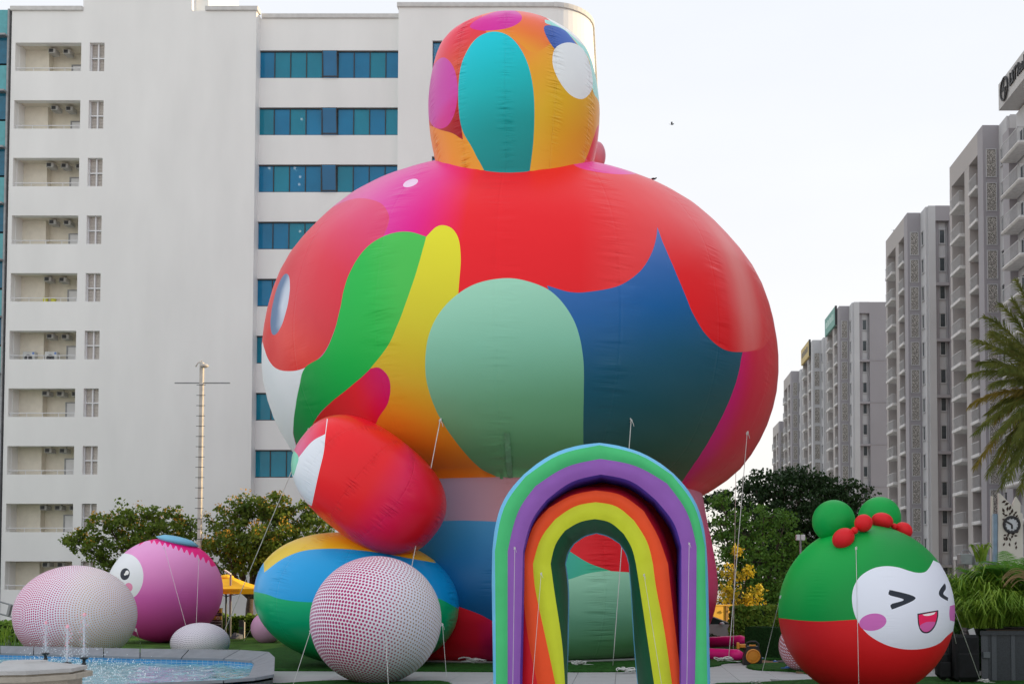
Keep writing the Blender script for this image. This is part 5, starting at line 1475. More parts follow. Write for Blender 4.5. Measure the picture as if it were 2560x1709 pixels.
# tall mast ------------------------------------------------------------------
D = 60.0; T = at(505, 905, D); B = at(505, 1550, D)
ma = empty('cctv_mast', (T.x, D, 0), 'tall slim mast with step rungs and a cross bar before the blank white wall', 'mast')
mastm = mat('mast_paint', (.52, .50, .46), .5)
hw = .105
m = MB(); m.box((T.x - hw, D - hw, 0), (T.x + hw, D + hw, T.z), .02); m.build('pole', mastm, ma)
for i in range(19):
    z = at(505, 963 + 25.6 * i, D).z; m = MB(); m.sweep([(T.x - .24, D - hw - .02, z), (T.x + .27, D - hw - .02, z)], .016, 5); m.build('rung', dark_m, ma)
m = MB(); z = at(505, 957, D).z; m.sweep([(at(437, 957, D).x, D, z), (at(575, 957, D).x, D, z)], .04, 6); m.build('cross_bar', grey_m, ma)
m = MB(); m.smooth = True; a = at(514, 916, D); m.ellipsoid((a.x, D - .2, a.z), (.26, .18, .12), 20, 12); m.build('camera_housing', mastm, ma)
m = MB(); m.smooth = True; m.sweep([T + Vector((0, 0, -.2)), T + Vector((0, 0, .1)), T + Vector((-.2, -.1, -.08)), T + Vector((-.3, -.15, -.3))], .035, 6); m.build('bracket', mastm, ma)
m = MB(); m.smooth = True; a = at(497, 1366, D); m.sweep([(a.x + .2, D - .1, a.z + .35), (a.x, D - .25, a.z + .38), (a.x - .02, D - .25, a.z + .1)], .03, 6); m.ellipsoid((a.x - .02, D - .25, a.z - .05), (.16, .16, .17), 16, 10); m.build('dome_camera', white_paint, ma)

# yellow umbrella, lamp post, signs ---------------------------------------
D = 58.0
ypl = nylon('umbrella_yellow', (252, 196, 50), .7); ypd = nylon('umbrella_valance', (254, 190, 10), .7)
ypl.node_tree.nodes['Principled BSDF'].inputs['Subsurface Weight'].default_value = 0.0
um = empty('garden_umbrella', (at(565, 1500, D).x, D, 0), 'yellow square garden umbrella between the pink ball and the green foot', 'umbrella')
pk = at(566, 1436, D); e1 = at(655, 1470, D - 2); e0 = at(478, 1470, D - 2); zb = at(600, 1483, D - 2).z
cx_ = (e0.x + e1.x) / 2; hw_ = (e1.x - e0.x) / 2
tops = [(cx_ + hw_ * sx, D + 2 * sy, e1.z - .02) for sx, sy in ((-1, -1), (1, -1), (1, 1), (-1, 1))]
m = MB(); ap = [(pk.x + .25 * sx, D + .25 * sy, pk.z - .12) for sx, sy in ((-1, -1), (1, -1), (1, 1), (-1, 1))]
for i in range(4):
    j = (i + 1) % 4; mid = Vector(tops[i]).lerp(Vector(tops[j]), .5) + Vector((0, 0, .03))
    n = 6
    for s in range(n):                                   # gently sagging cloth between the ribs
        def q(s_, t_):
            a_ = Vector(tops[i]).lerp(Vector(tops[j]), t_); b_ = Vector(ap[i]).lerp(Vector(ap[j]), t_)
            return a_.lerp(b_, s_) + Vector((0, 0, -.18 * math.sin(PI * s_) - .05 * math.sin(PI * t_) * (1 - s_)))
        for t in range(4):
            m.add([q(s / n, t / 4), q(s / n, (t + 1) / 4), q((s + 1) / n, (t + 1) / 4), q((s + 1) / n, t / 4)], [(0, 1, 2, 3)])
m.lathe((pk.x, D, pk.z - .1), [(.42, -.05), (.36, .05), (.1, .12), (0, .13)], 12)
m.build('canopy', ypl, um)
m = MB()
for i in range(4):
    a_, b_ = Vector(tops[i]), Vector(tops[(i + 1) % 4]); d = Vector((0, 0, e1.z - zb))
    dd = (b_ - a_).normalized(); nn = Vector((dd.y, -dd.x, 0)) * .012
    m.add([a_ + nn, b_ + nn, b_ + nn - d, a_ + nn - d, a_ - nn, b_ - nn, b_ - nn - d, a_ - nn - d], [(0, 3, 2, 1), (4, 5, 6, 7), (3, 7, 6, 2), (0, 1, 5, 4)])
m.build('valance', ypd, um)
m = MB(); m.sweep([(pk.x, D, 0), (pk.x, D, pk.z - .1)], .05, 8); m.build('pole', dark_m, um)
for i in range(4):
    m = MB(); m.sweep([(pk.x, D, e1.z - .45), (Vector(tops[i]) + Vector((0, 0, -.03))).lerp(Vector((pk.x, D, e1.z)), .4)], .02, 5); m.build('rib', dark_m, um)
def text_obj(txt, name, loc, size, material, parent, rot=None, ext=.004):
    cu = bpy.data.curves.new(name, 'FONT'); cu.body = txt; cu.size = size; cu.extrude = ext; cu.align_x = 'CENTER'
    ob = bpy.data.objects.new(name, cu); col.objects.link(ob)
    me = bpy.data.meshes.new_from_object(ob.evaluated_get(bpy.context.evaluated_depsgraph_get())); bpy.data.objects.remove(ob)
    me.materials.clear(); me.materials.append(material)
    o = bpy.data.objects.new(name, me); col.objects.link(o); o.parent = parent
    off_ = Vector((0, 0, 0)); p_ = parent
    while p_ is not None: off_ += p_.location; p_ = p_.parent
    o.matrix_basis = Matrix.Translation(Vector(loc) - off_) @ (rot if rot else Matrix.Rotation(R(90), 4, 'X'))
    return o
text_obj('MALL AREA', 'lettering', (cx_ + hw_ * .1, D - 2.02, zb + .09), .2, mat('faded_orange', (.72, .40, .03), .7), um)
D = 57.0
lp = empty('lamp_post', (at(577, 1500, D).x, D, 0), 'square dark lamp post with a flat angled head in front of the yellow umbrella', 'lamp post')
p = at(577, 1434, D); m = MB(); m.box((p.x - .045, D - .045, 0), (p.x + .045, D + .045, p.z)); m.build('post', grey_m, lp)
m = MB(); q_ = at(565, 1426, D); m.obox(((p.x + q_.x) / 2, D - .1, (p.z + q_.z) / 2 + .02), (.2, .1, .03), (p - q_), (0, 1, 0)); m.build('lamp_head', white_paint, lp)
D = 56.0
sg = empty('sign_stand', (at(538, 1550, D).x, D, 0), 'black and yellow direction sign stand between the pink ball and the umbrella post', 'sign')
a = at(520, 1519, D); b = at(555, 1520, D)
m = MB(); m.box((a.x, D, .1), (b.x, D + .12, a.z), .01); m.build('board', mat('sign_black', (.03, .03, .035), .5), sg)
wl_ = b.x - a.x
ysg = mat('sign_yellow', (.55, .40, .05), .5)
for (y0, y1, m_, txt) in ((1519.5, 1531, ysg, ''), (1532.5, 1537, None, 'LANE 1'), (1539, 1548, ysg, 'PLAZA'), (1550, 1555, None, 'RESTAURANTS'), (1557, 1561.5, None, 'RESTROOMS')):
    z1, z0 = at(538, y0, D).z, at(538, y1, D).z
    if m_: q = MB(); q.box((a.x + .01, D - .02, z0), (b.x - .01, D - .001, z1)); q.build('sign_panel', m_, sg)
    if txt: text_obj(txt, 'lettering', ((a.x + b.x) / 2 + .1, D - .028, z0 + .02), (z1 - z0) * (.9 if m_ is None else .6), white_paint if m_ is None else dark_m, sg)
q = MB(); c_ = Vector(((b.x - .2), D - .03, at(538, 1526, D).z))
q.add([c_ + Vector((-.09, 0, .08)), c_ + Vector((-.07, 0, -.02)), c_ + Vector((0, 0, -.1)), c_ + Vector((.07, 0, -.02)), c_ + Vector((.09, 0, .08)), c_ + Vector((0, 0, .0))], [(0, 1, 2, 5), (5, 2, 3, 4)]); q.build('emblem', dark_m, sg)
q = MB(); q.sweep([Vector((b.x - .2 + .07 * math.cos(t), D - .03, at(538, 1543.5, D).z + .07 * math.sin(t))) for t in [2 * PI * j / 14 for j in range(15)]], .015, 5); q.build('ring_mark', white_paint, sg)
D = 57.5
a, b = at(597, 1549, D), at(611, 1577, D)
st_ = empty('standee', ((a.x + b.x) / 2, D, 0), 'small dark grey information standee with a green line at its middle', 'sign')
q = MB(); q.box((a.x, D, .02), (b.x - .05, D + .1, a.z), .02); q.build('panel', mat('standee_grey', (.06, .07, .075), .5), st_)
q = MB(); q.box((b.x - .048, D, .02), (b.x, D + .1, a.z - .1)); q.build('side_post', mastm, st_)
text_obj('EXIT', 'lettering', ((a.x + b.x) / 2 - .02, D - .006, (a.z) * .55), .12, mat('led_green', (.08, .5, .1), .5), st_)
q = MB(); c_ = gp(592, 1597); q.smooth = False; q.ellipsoid((c_.x, c_.y, .12), (.42, .3, .26), 9, 6, jit=.35); tag(q.build('boulder', mat('rock', (.13, .14, .16), .9, var=.3, scale=3, bump=.6, bscale=8)), 'grey boulder on the lawn behind the pool corner', 'rock')
# bollard lamp and ladder at the left
c_ = gp(20, 1613); bo_ = empty('bollard_lamp', tuple(c_), 'short grey bollard lamp with a white cone at the left border', 'garden lamp')
kk = c_.y / F
q = MB(); q.box((c_.x - 5 * kk, c_.y - .08, .03), (c_.x + 5 * kk, c_.y + .08, 9 * kk)); q.build('base', grey_m, bo_)
q = MB(); q.lathe((c_.x, c_.y, 9 * kk), [(4.5 * kk, 0), (1.5 * kk, 15 * kk), (0, 15.2 * kk)], 14); q.build('cone', white_paint, bo_)
q = MB(); q.box((c_.x - 6 * kk, c_.y - .1, 24 * kk), (c_.x + 6 * kk, c_.y + .1, 26 * kk), .01)
for sx in (-1, 1):
    for sy in (-1, 1): q.box((c_.x + sx * 5.2 * kk - .01, c_.y + sy * .08 - .01, 9 * kk), (c_.x + sx * 5.2 * kk + .01, c_.y + sy * .08 + .01, 24 * kk))
q.build('cage', grey_m, bo_)
D = 41.5
ld = empty('ladder', (at(0, 1560, D).x, D, 0), 'grey aluminium ladder slanting out of the left border behind the dotted ball', 'ladder')
for (a, b) in (((-190, 1450), (75, 1524)), ((-205, 1478), (70, 1552))):
    q = MB(); q.sweep([at(*a, D), at(*b, D)], .035, 6); q.build('rail', grey_m, ld)
for t in (.1, .22, .34, .46, .58, .70, .82, .93):
    p_ = at(-190, 1450, D).lerp(at(75, 1524, D), t); q_ = at(-205, 1478, D).lerp(at(70, 1552, D), t); q = MB(); q.sweep([p_, q_], .025 if t != .82 else .09, 6); q.build('rung', grey_m, ld)
q = MB(); q.sweep([at(72, 1540, D), at(74, 1640, D)], .03, 6); q.sweep([at(-190, 1470, D), at(-190, 1640, D)], .03, 6); q.build('prop_leg', grey_m, ld)

# yellow wall and car ---------------------------------------------------------
D = 66.0; WL, WR = at(1730, 1520, 64.6), at(1893, 1520, 67.4); wax = (Vector((WR.x, WR.y, 0)) - Vector((WL.x, WL.y, 0))); WLEN = wax.length; wax.normalize(); wnn = Vector((wax.y, -wax.x, 0)); WM = (WL + WR) / 2; zt_w = at(1800, 1513, D).z
def wallbox(t0, t1, n0, n1, z0, z1):
    q = MB(); c_ = Vector((WL.x, WL.y, 0)) + wax * ((t0 + t1) / 2) + wnn * ((n0 + n1) / 2); q.obox((c_.x, c_.y, (z0 + z1) / 2), ((t1 - t0) / 2, abs(n1 - n0) / 2, (z1 - z0) / 2), wax, wnn); return q
q = wallbox(0, WLEN, -.25, 0, 0, zt_w); w_ = empty('garden_wall', (at(1850, 1520, D).x, D, 0), 'sunlit yellow boundary wall behind the parked car', 'wall')
ywm = mat('yellow_wall_paint', (.80, .47, .05), .8, var=.08, scale=1.5, detail=8)
q.build('wall_face', ywm, w_)
wallbox(0, WLEN + .06, -.3, .06, zt_w + .001, zt_w + .07).build('coping', ywm, w_)
q = wallbox(WLEN * .5, WLEN * .5 + .18, .001, .06, 0, zt_w - .01); q.build('pilaster', mat('pilaster_brown', (.35, .20, .05), .8), w_)

car = empty('parked_car', (4.7, 53.2, 0), 'silver hatchback parked behind the hedge, its nose hidden by leaves', 'car')
carp = mat('silver_car_paint', (.55, .58, .60), .25, metal=.3, var=.02); carg = mat('car_window', (.03, .045, .05), .05, spec=.8)
x0, x1 = 2.6, 6.85; ya, yb = 52.5, 54.1
prof_ = [(x0, .35), (x0, .85), (x0 + .15, 1.0), (x0 + .5, 1.36), (x0 + 1.0, 1.44), (x0 + 1.9, 1.42), (x0 + 2.5, 1.18), (x0 + 3.05, .96), (x0 + 3.9, .82), (x1 - .02, .62), (x1, .35)]
def xz(poly, y0, y1, q):
    n = len(poly); q.add([(p[0], y0, p[1]) for p in poly] + [(p[0], y1, p[1]) for p in poly], [tuple(range(n)), tuple(range(2 * n - 1, n - 1, -1))] + [(i, i + n, (i + 1) % n + n, (i + 1) % n) for i in range(n)])
body_low = [(x0, .3), (x0, .9), (x0 + .12, .98), (x0 + 3.0, .97), (x0 + 3.9, .82), (x1 - .02, .62), (x1, .3)]
q = MB(); xz(body_low, ya, yb, q); xz([(x0 + .12, .981), (x0 + .5, 1.36), (x0 + 1.0, 1.43), (x0 + 1.9, 1.40), (x0 + 2.5, 1.17), (x0 + 3.0, .971)], ya + .1, yb - .1, q); q.build('body', carp, car)
q = MB(); xz([(x0 + .3, 1.0), (x0 + .6, 1.32), (x0 + 1.05, 1.37), (x0 + 1.45, 1.37), (x0 + 1.45, 1.0)], ya + .08, ya + .099, q); q.build('side_window', carg, car)
q = MB(); xz([(x0 + 1.52, 1.0), (x0 + 1.52, 1.37), (x0 + 1.9, 1.35), (x0 + 2.45, 1.14), (x0 + 2.78, 1.0)], ya + .08, ya + .099, q); q.build('side_window', carg, car)
q = MB(); q.smooth = True; q.ellipsoid((x0 + 2.35, ya - .1, 1.03), (.13, .1, .09), 16, 10); q.build('wing_mirror', carp, car)
for wx in (x0 + .75, x1 - .8):
    for wy, s in ((ya - .01, -1), (yb + .01, 1)):
        q = MB(); q.lathe((wx, wy, .31), [(0, 0), (.31, 0), (.31, -.2), (0, -.2)], 24, (0, s, 0)); wh = q.build('wheel', mat('tyre', (.02, .02, .02), .9), car)
        q = MB(); q.lathe((wx, wy, .31), [(0, 0.02), (.19, .02), (.19, .0), (0, 0)], 16, (0, s, 0)); q.build('rim', grey_m, wh)
q = MB(); q.box((x1 - .25, ya + .1, .62), (x1 - .02, ya + .4, .76), .03); q.build('headlight', white_paint, car)
q = MB(); q.box((x0 + 2.05, ya - .012, .86), (x0 + 2.25, ya - .001, .89)); q.build('door_handle', grey_m, car)

# birds ----------------------------------------------------------------------
birdm = mat('bird_feathers', (.03, .03, .035), .8)
def bird(px, py, D, s, flying, lab):
    c = at(px, py, D); q = MB(); q.smooth = True
    q.ellipsoid(c, (.22 * s, .09 * s, .09 * s), 12, 8); q.ellipsoid(c + Vector((.22 * s, 0, .07 * s)), (.07 * s, .06 * s, .06 * s), 10, 6)
    e = empty('bird', tuple(c), lab, 'bird')
    q.build('body', birdm, e)
    q = MB()
    if flying:
        for sg_ in (-1, 1):
            q.add([c + Vector((.1 * s, 0, 0)), c + Vector((-.1 * s, 0, 0)), c + Vector((-.15 * s, .12 * sg_ * s, .28 * s)), c + Vector((.05 * s, .1 * sg_ * s, .33 * s))], [(0, 1, 2, 3)])
    q.add([c + Vector((-.15 * s, 0, 0)), c + Vector((-.42 * s, .06 * s, .02 * s)), c + Vector((-.42 * s, -.06 * s, .02 * s))], [(0, 1, 2)])
    q.build('wings', birdm, e)
bird(1680, 311, 70, .5, True, 'small dark bird flying in the open sky')
bird(2236, 576, 118.0, .8, False, 'small bird perched on the sloping roof line of the second tower')
bird(1634, 447, 45.0, .5, False, 'small dark bird perched on the top right of the round body')
# ================================================================== pool
def brick_mat(name, c1, c2, cm, sc, rough=.3):
    m = bpy.data.materials.new(name); m.use_nodes = True
    nt = m.node_tree; b = nt.nodes['Principled BSDF']; b.inputs['Roughness'].default_value = rough
    tc = nt.nodes.new('ShaderNodeUVMap'); br = nt.nodes.new('ShaderNodeTexBrick'); br.offset = 0
    br.inputs['Scale'].default_value = sc; br.inputs['Color1'].default_value = (*c1, 1); br.inputs['Color2'].default_value = (*c2, 1); br.inputs['Mortar'].default_value = (*cm, 1)
    br.inputs['Mortar Size'].default_value = .04; br.inputs['Brick Width'].default_value = 1; br.inputs['Row Height'].default_value = 1
    nt.links.new(tc.outputs['UV'], br.inputs['Vector']); nt.links.new(br.outputs['Color'], b.inputs['Base Color'])
    return m
outer = [gr(-260, 1606, .78), gr(0, 1613, .78), gr(350, 1620, .78), gr(600, 1623, .78), gr(672, 1628, .78), gr(687, 1642, .78), gr(685, 1684, .78), gr(640, 1692, .78), gr(560, 1698, .78), gr(300, 1709, .78), gr(-200, 1726, .78)]
inner = [gr(-260, 1626, .55), gr(0, 1631, .55), gr(350, 1640.5, .55), gr(560, 1645, .55), gr(628, 1650, .55), gr(636, 1657, .55), gr(622, 1688, .55), gr(592, 1697, .55), gr(520, 1704, .55), gr(290, 1717, .55), gr(-200, 1738, .55)]
def resample(P, Q, step):
    A, B = [], []
    for i in range(len(P) - 1):
        n = max(1, int((P[i + 1] - P[i]).length / step))
        for j in range(n):
            A.append(P[i].lerp(P[i + 1], j / n)); B.append(Q[i].lerp(Q[i + 1], j / n))
    A.append(P[-1]); B.append(Q[-1])
    return A, B
def wall_strip(name, pts, z0, material, parent, sc, flip=False):
    m = MB(); u = [0.0]
    for i in range(len(pts) - 1): u.append(u[-1] + (pts[i + 1] - pts[i]).length)
    for i in range(len(pts) - 1):
        a, b = pts[i], pts[i + 1]
        m.add([(a.x, a.y, z0), (b.x, b.y, z0), b, a], [(0, 1, 2, 3)])
    o = m.build(name, material, parent)
    uvl = o.data.uv_layers.new(name='UVMap'); k = 0
    for i in range(len(pts) - 1):
        for (uu, zz) in ((u[i], z0), (u[i + 1], z0), (u[i + 1], pts[i + 1].z), (u[i], pts[i].z)):
            uvl.data[k].uv = (uu * sc, zz * sc); k += 1
    return o
pool = empty('fountain_pool', (-14, 30, 0), 'low blue tiled fountain pool with sloping grey stone coping at the lower left', 'pool')
A, B = resample(outer, inner, 1.3)
cop_m = mat('coping_granite', (.22, .235, .265), .55, var=.12, scale=3, bump=.15, bscale=40, detail=8)
for i in range(len(A) - 1):
    if (A[i + 1] - A[i]).length < .05: continue
    t = .012
    a0, a1, b0_, b1_ = A[i].lerp(A[i + 1], t), A[i].lerp(A[i + 1], 1 - t), B[i].lerp(B[i + 1], t), B[i].lerp(B[i + 1], 1 - t)
    dz = Vector((0, 0, -.07))
    m = MB(); m.add([a0, a1, b1_, b0_, a0 + dz, a1 + dz, b1_ + dz, b0_ + dz], [(0, 3, 2, 1), (4, 5, 6, 7), (0, 1, 5, 4), (1, 2, 6, 5), (2, 3, 7, 6), (3, 0, 4, 7)])
    m.build('coping_slab', cop_m, pool)
low = lambda L, d: [p - Vector((0, 0, d)) for p in L]
def inset(L, k):                         # small shift of the wall line behind the coping edge
    c = sum(L, Vector()) / len(L)
    return [p + (c - p).normalized() * k for p in L]
wall_strip('outer_wall', inset(low(A, .13), .05), 0.0, brick_mat('dark_pool_tiles', (.06, .065, .07), (.10, .105, .11), (.2, .2, .2), 4.5), pool, 1)
wall_strip('inner_wall', inset(low(B, .045), -.02), 0.0, brick_mat('blue_pool_tiles', (.03, .22, .52), (.04, .30, .62), (.35, .5, .6), 5.0, .2), pool, 1)
m = MB(); m.prism([(p.x, p.y) for p in inset(B, -.02)], .01, .04); m.build('basin_floor', mat('turquoise_floor', (.08, .50, .62), .4, var=.2), pool)
# water
def water_mat():
    m = bpy.data.materials.new('pool_water'); m.use_nodes = True; nt = m.node_tree; N, L = nt.nodes, nt.links
    b = N['Principled BSDF']; b.inputs['Roughness'].default_value = .06
    tc = N.new('ShaderNodeTexCoord'); mp = N.new('ShaderNodeMapping'); mp.inputs['Scale'].default_value = (1, .55, 1); L.new(tc.outputs['Object'], mp.inputs['Vector'])
    n1 = N.new('ShaderNodeTexNoise'); n1.inputs['Scale'].default_value = 2.6; n1.inputs['Detail'].default_value = 8; n1.inputs['Roughness'].default_value = .7; n1.inputs['Distortion'].default_value = 1.2
    L.new(mp.outputs['Vector'], n1.inputs['Vector'])
    rp = N.new('ShaderNodeValToRGB'); e = rp.color_ramp.elements
    e[0].position = .36; e[0].color = (.04, .30, .42, 1); e[1].position = .50; e[1].color = (.16, .48, .58, 1)
    q = e.new(.60); q.color = (.42, .62, .72, 1); q = e.new(.72); q.color = (.75, .82, .88, 1)
    L.new(n1.outputs['Fac'], rp.inputs['Fac']); L.new(rp.outputs['Color'], b.inputs['Base Color'])
    n2 = N.new('ShaderNodeTexNoise'); n2.inputs['Scale'].default_value = 5; n2.inputs['Detail'].default_value = 6; L.new(mp.outputs['Vector'], n2.inputs['Vector'])
    bp = N.new('ShaderNodeBump'); bp.inputs['Strength'].default_value = .7; bp.inputs['Distance'].default_value = .06; L.new(n2.outputs['Fac'], bp.inputs['Height']); L.new(bp.outputs['Normal'], b.inputs['Normal'])
    return m
from mathutils import noise as mnoise
m = MB(); m.smooth = True
poly = [(p.x, p.y) for p in inset(B, -.02)]
xs_ = [p[0] for p in poly]; ys_ = [p[1] for p in poly]
gx, gy = 230, 90
xa_, xb_, ya_, yb_ = max(min(xs_), -24), max(xs_), max(min(ys_), 23.0), max(ys_)
PX, PY = np.meshgrid(np.linspace(xa_, xb_, gx), np.linspace(ya_, yb_, gy))
ins = inpoly(PX.ravel(), PY.ravel(), poly).reshape(gy, gx)
vs = [(PX[j, i], PY[j, i], .36 + .035 * mnoise.noise((PX[j, i] * 2.2, PY[j, i] * 1.6, 0)) + .02 * mnoise.noise((PX[j, i] * 7, PY[j, i] * 5, 3))) for j in range(gy) for i in range(gx)]
fs = [(j * gx + i, j * gx + i + 1, (j + 1) * gx + i + 1, (j + 1) * gx + i) for j in range(gy - 1) for i in range(gx - 1) if ins[j, i] or ins[j + 1, i + 1] or ins[j, i + 1] or ins[j + 1, i]]
m.add(vs, fs); w = m.build('pool_water', water_mat()); tag(w, 'churned turquoise water with white foam in the fountain pool', kind='structure')
# fountain nozzles and jets
jet_m = bpy.data.materials.new('jet_water'); jet_m.use_nodes = True
b = jet_m.node_tree.nodes['Principled BSDF']; b.inputs['Base Color'].default_value = (.85, .82, .88, 1); b.inputs['Roughness'].default_value = .1; b.inputs['Alpha'].default_value = .55
jet_p = bpy.data.materials.new('pink_lit_water'); jet_p.use_nodes = True
b = jet_p.node_tree.nodes['Principled BSDF']; b.inputs['Base Color'].default_value = (.95, .50, .58, 1); b.inputs['Roughness'].default_value = .2; b.inputs['Alpha'].default_value = .75
b.inputs['Emission Color'].default_value = (1, .3, .42, 1); b.inputs['Emission Strength'].default_value = .12  # pink light put into the colour, with a faint glow
drop_m = bpy.data.materials.new('water_drop'); drop_m.use_nodes = True
b = drop_m.node_tree.nodes['Principled BSDF']; b.inputs['Base Color'].default_value = (.88, .92, .95, 1); b.inputs['Roughness'].default_value = .1
def octa(m, c, r):
    c = Vector(c)
    m.add([c + Vector(d) * r for d in ((1, 0, 0), (-1, 0, 0), (0, 1, 0), (0, -1, 0), (0, 0, 1.3), (0, 0, -1.3))], [(0, 2, 4), (2, 1, 4), (1, 3, 4), (3, 0, 4), (2, 0, 5), (1, 2, 5), (3, 1, 5), (0, 3, 5)])
for (px, ytop, ynoz, D, spread, lab) in ((114, 1556, 1630, 33.5, .12, 'fountain nozzle and its jet, leftmost of the three in the pool'), (168, 1566, 1653, 29.0, .10, 'fountain nozzle and its jet, the middle and nearest of the three in the pool'), (210, 1536, 1641, 31.0, .35, 'fountain nozzle with the tallest, bursting jet, rightmost of the three')):
    n = at(px, ynoz, D); t = at(px + 1, ytop, D)
    e = empty('fountain_jet', (n.x, n.y, .3), lab, 'fountain jet', 'fountain jets')
    m = MB(); m.lathe((n.x, n.y, n.z), [(.03, 0), (.12, -.02), (.12, -.04), (.05, -.09), (.04, -.16), (.07, -.2), (.05, -.26), (.03, -.9)], 16); m.build('nozzle', blackp, e)
    m = MB(); m.smooth = True; L_ = t - n
    m.sweep([n + L_ * s_ + Vector((rnd.uniform(-.006, .006), 0, 0)) for s_ in [i / 12 for i in range(13)]], [.022 + .012 * (i / 12) + rnd.uniform(-.004, .006) for i in range(13)], 8); m.build('water_column', jet_m, e)
    m = MB()
    for i in range(26):
        s_ = rnd.random() ** 1.2; q = t - L_ * s_ * .9 + Vector((rnd.gauss(0, .04 + spread * .3 * (1 - s_)), rnd.gauss(0, .04), rnd.uniform(-.02, .05)))
        octa(m, q, rnd.uniform(.008, .02))
    m.ellipsoid(t, (.045, .045, .06), 8, 6, jit=.5); m.build('pink_spray', jet_p, e)['kind'] = 'stuff'
    m = MB()
    for i in range(420):
        s_ = rnd.random(); q = n + L_ * s_ + Vector((rnd.gauss(0, .05 + spread * .45 * s_ ** 2), rnd.gauss(0, .08), 0))
        octa(m, q, rnd.uniform(.003, .011))
    for i in range(150):
        a = rnd.uniform(0, 6.28); rr = abs(rnd.gauss(0, .7)); octa(m, (n.x + rr * math.cos(a), n.y + rr * math.sin(a), .38 + rnd.random() ** 2 * .7), rnd.uniform(.006, .018))
    m.build('spray', drop_m, e)['kind'] = 'stuff'
m = MB()
for i in range(900):
    p = gr(rnd.gauss(200, 110), rnd.uniform(1640, 1702), .4)
    if inpoly(np.array([p.x]), np.array([p.y]), poly)[0]: octa(m, (p.x, p.y, .37 + abs(rnd.gauss(0, .10))), rnd.uniform(.006, .02))
tag(m.build('splash', drop_m), 'flying droplets over the foaming water', kind='stuff')
m = MB(); m.smooth = True; p = at(208, 1653, 31); m.sweep([p, p + Vector((-.06, -.05, -.25)), p + Vector((-.08, -.1, -.6))], .02, 6); tag(m.build('nozzle_hose', blackp), 'short black hose hanging from the rightmost fountain nozzle', 'hose')

# stone pillar in the foreground ------------------------------------------------
stone = mat('sandy_stone', (.42, .38, .32), .85, var=.10, scale=10, bump=.4, bscale=70, detail=8); stone_t = mat('weathered_stone', (.48, .48, .48), .85, var=.08, scale=5, bump=.3, bscale=60, detail=8)
D = 11.0
pc = at(62, 1700, D); pil = empty('stone_pillar', (pc.x, pc.y, 0), 'octagonal sandstone pillar cap in the near lower left corner', 'pillar')
def octo(r, z): return [(pc.x + r * math.cos(R(22.5 + 45 * i + 8)), pc.y + r * math.sin(R(22.5 + 45 * i + 8)), z) for i in range(8)]
zt_ = at(62, 1650, D).z; z1 = at(62, 1676, D - .5).z; z2 = at(62, 1686, D - .5).z
r1 = 128 * D / F / math.cos(R(22.5)); r0 = r1 * .34
m = MB()
rings = [octo(r1, z2), octo(r1, z1), octo(r0 * 1.1, zt_ - .018), octo(r0, zt_)]
m.add([p for r_ in rings for p in r_], [tuple(range(24, 32))] + [(k * 8 + i, k * 8 + (i + 1) % 8, (k + 1) * 8 + (i + 1) % 8, (k + 1) * 8 + i) for k in range(3) for i in range(8)])
m.build('cap', stone_t, pil)
m = MB(); z3 = z2 - .02; z4 = at(62, 1704, D - .5).z
rings = [octo(r1 * .92, z3 - .35), octo(r1 * .92, z4 - .0), octo(r1 * 1.09, z4), octo(r1 * 1.09, z3), octo(r1 * .95, z3), octo(r1 * .95, z2 - .001)]
m.add([p for r_ in rings for p in r_], [tuple(range(40, 48))] + [(k * 8 + i, k * 8 + (i + 1) % 8, (k + 1) * 8 + (i + 1) % 8, (k + 1) * 8 + i) for k in range(5) for i in range(8)])
m.build('cornice', stone, pil)
m = MB(); m.add(octo(r1 * .92, z3 - .35) + octo(r1 * .92, 0), [(i, i + 8, (i + 1) % 8 + 8, (i + 1) % 8) for i in range(8)]); m.build('shaft', stone, pil)
# ================================================================== vegetation
def leaf_mat(name, c, c2=None, rough=.6, tl=.25):
    m = bpy.data.materials.new(name); m.use_nodes = True; nt = m.node_tree; N, L = nt.nodes, nt.links
    b = N['Principled BSDF']; b.inputs['Roughness'].default_value = rough; b.inputs['Specular IOR Level'].default_value = .3
    tc = N.new('ShaderNodeTexCoord'); nz = N.new('ShaderNodeTexNoise'); nz.inputs['Scale'].default_value = 1.1; nz.inputs['Detail'].default_value = 6; nz.inputs['Roughness'].default_value = .8
    L.new(tc.outputs['Object'], nz.inputs['Vector'])
    rp = N.new('ShaderNodeValToRGB'); c2 = c2 or tuple(min(1, v * 1.9) for v in c)
    rp.color_ramp.elements[0].position = .35; rp.color_ramp.elements[1].position = .68
    rp.color_ramp.elements[0].color = (*c, 1); rp.color_ramp.elements[1].color = (*c2, 1)
    L.new(nz.outputs['Fac'], rp.inputs['Fac']); L.new(rp.outputs['Color'], b.inputs['Base Color'])
    tr = N.new('ShaderNodeBsdfTranslucent'); L.new(rp.outputs['Color'], tr.inputs['Color'])
    mx = N.new('ShaderNodeMixShader'); mx.inputs['Fac'].default_value = tl
    L.new(b.outputs['BSDF'], mx.inputs[1]); L.new(tr.outputs['BSDF'], mx.inputs[2]); L.new(mx.outputs['Shader'], N['Material Output'].inputs['Surface'])
    return m
bark = mat('bark', (.09, .07, .055), .95, var=.3, scale=8, bump=.6, bscale=20)
lv_green = leaf_mat('leaf_mid_green', (.065, .14, .018), (.22, .28, .035), tl=.35)
lv_dark = leaf_mat('leaf_dark_green', (.014, .040, .012), (.032, .075, .018))
lv_mid = leaf_mat('leaf_fresh_green', (.05, .15, .018), (.16, .30, .04))
lv_yel = leaf_mat('leaf_yellow', (.42, .42, .03), (.85, .55, .03))
lv_org = leaf_mat('orange_pod', (.62, .30, .03), (.80, .50, .07))
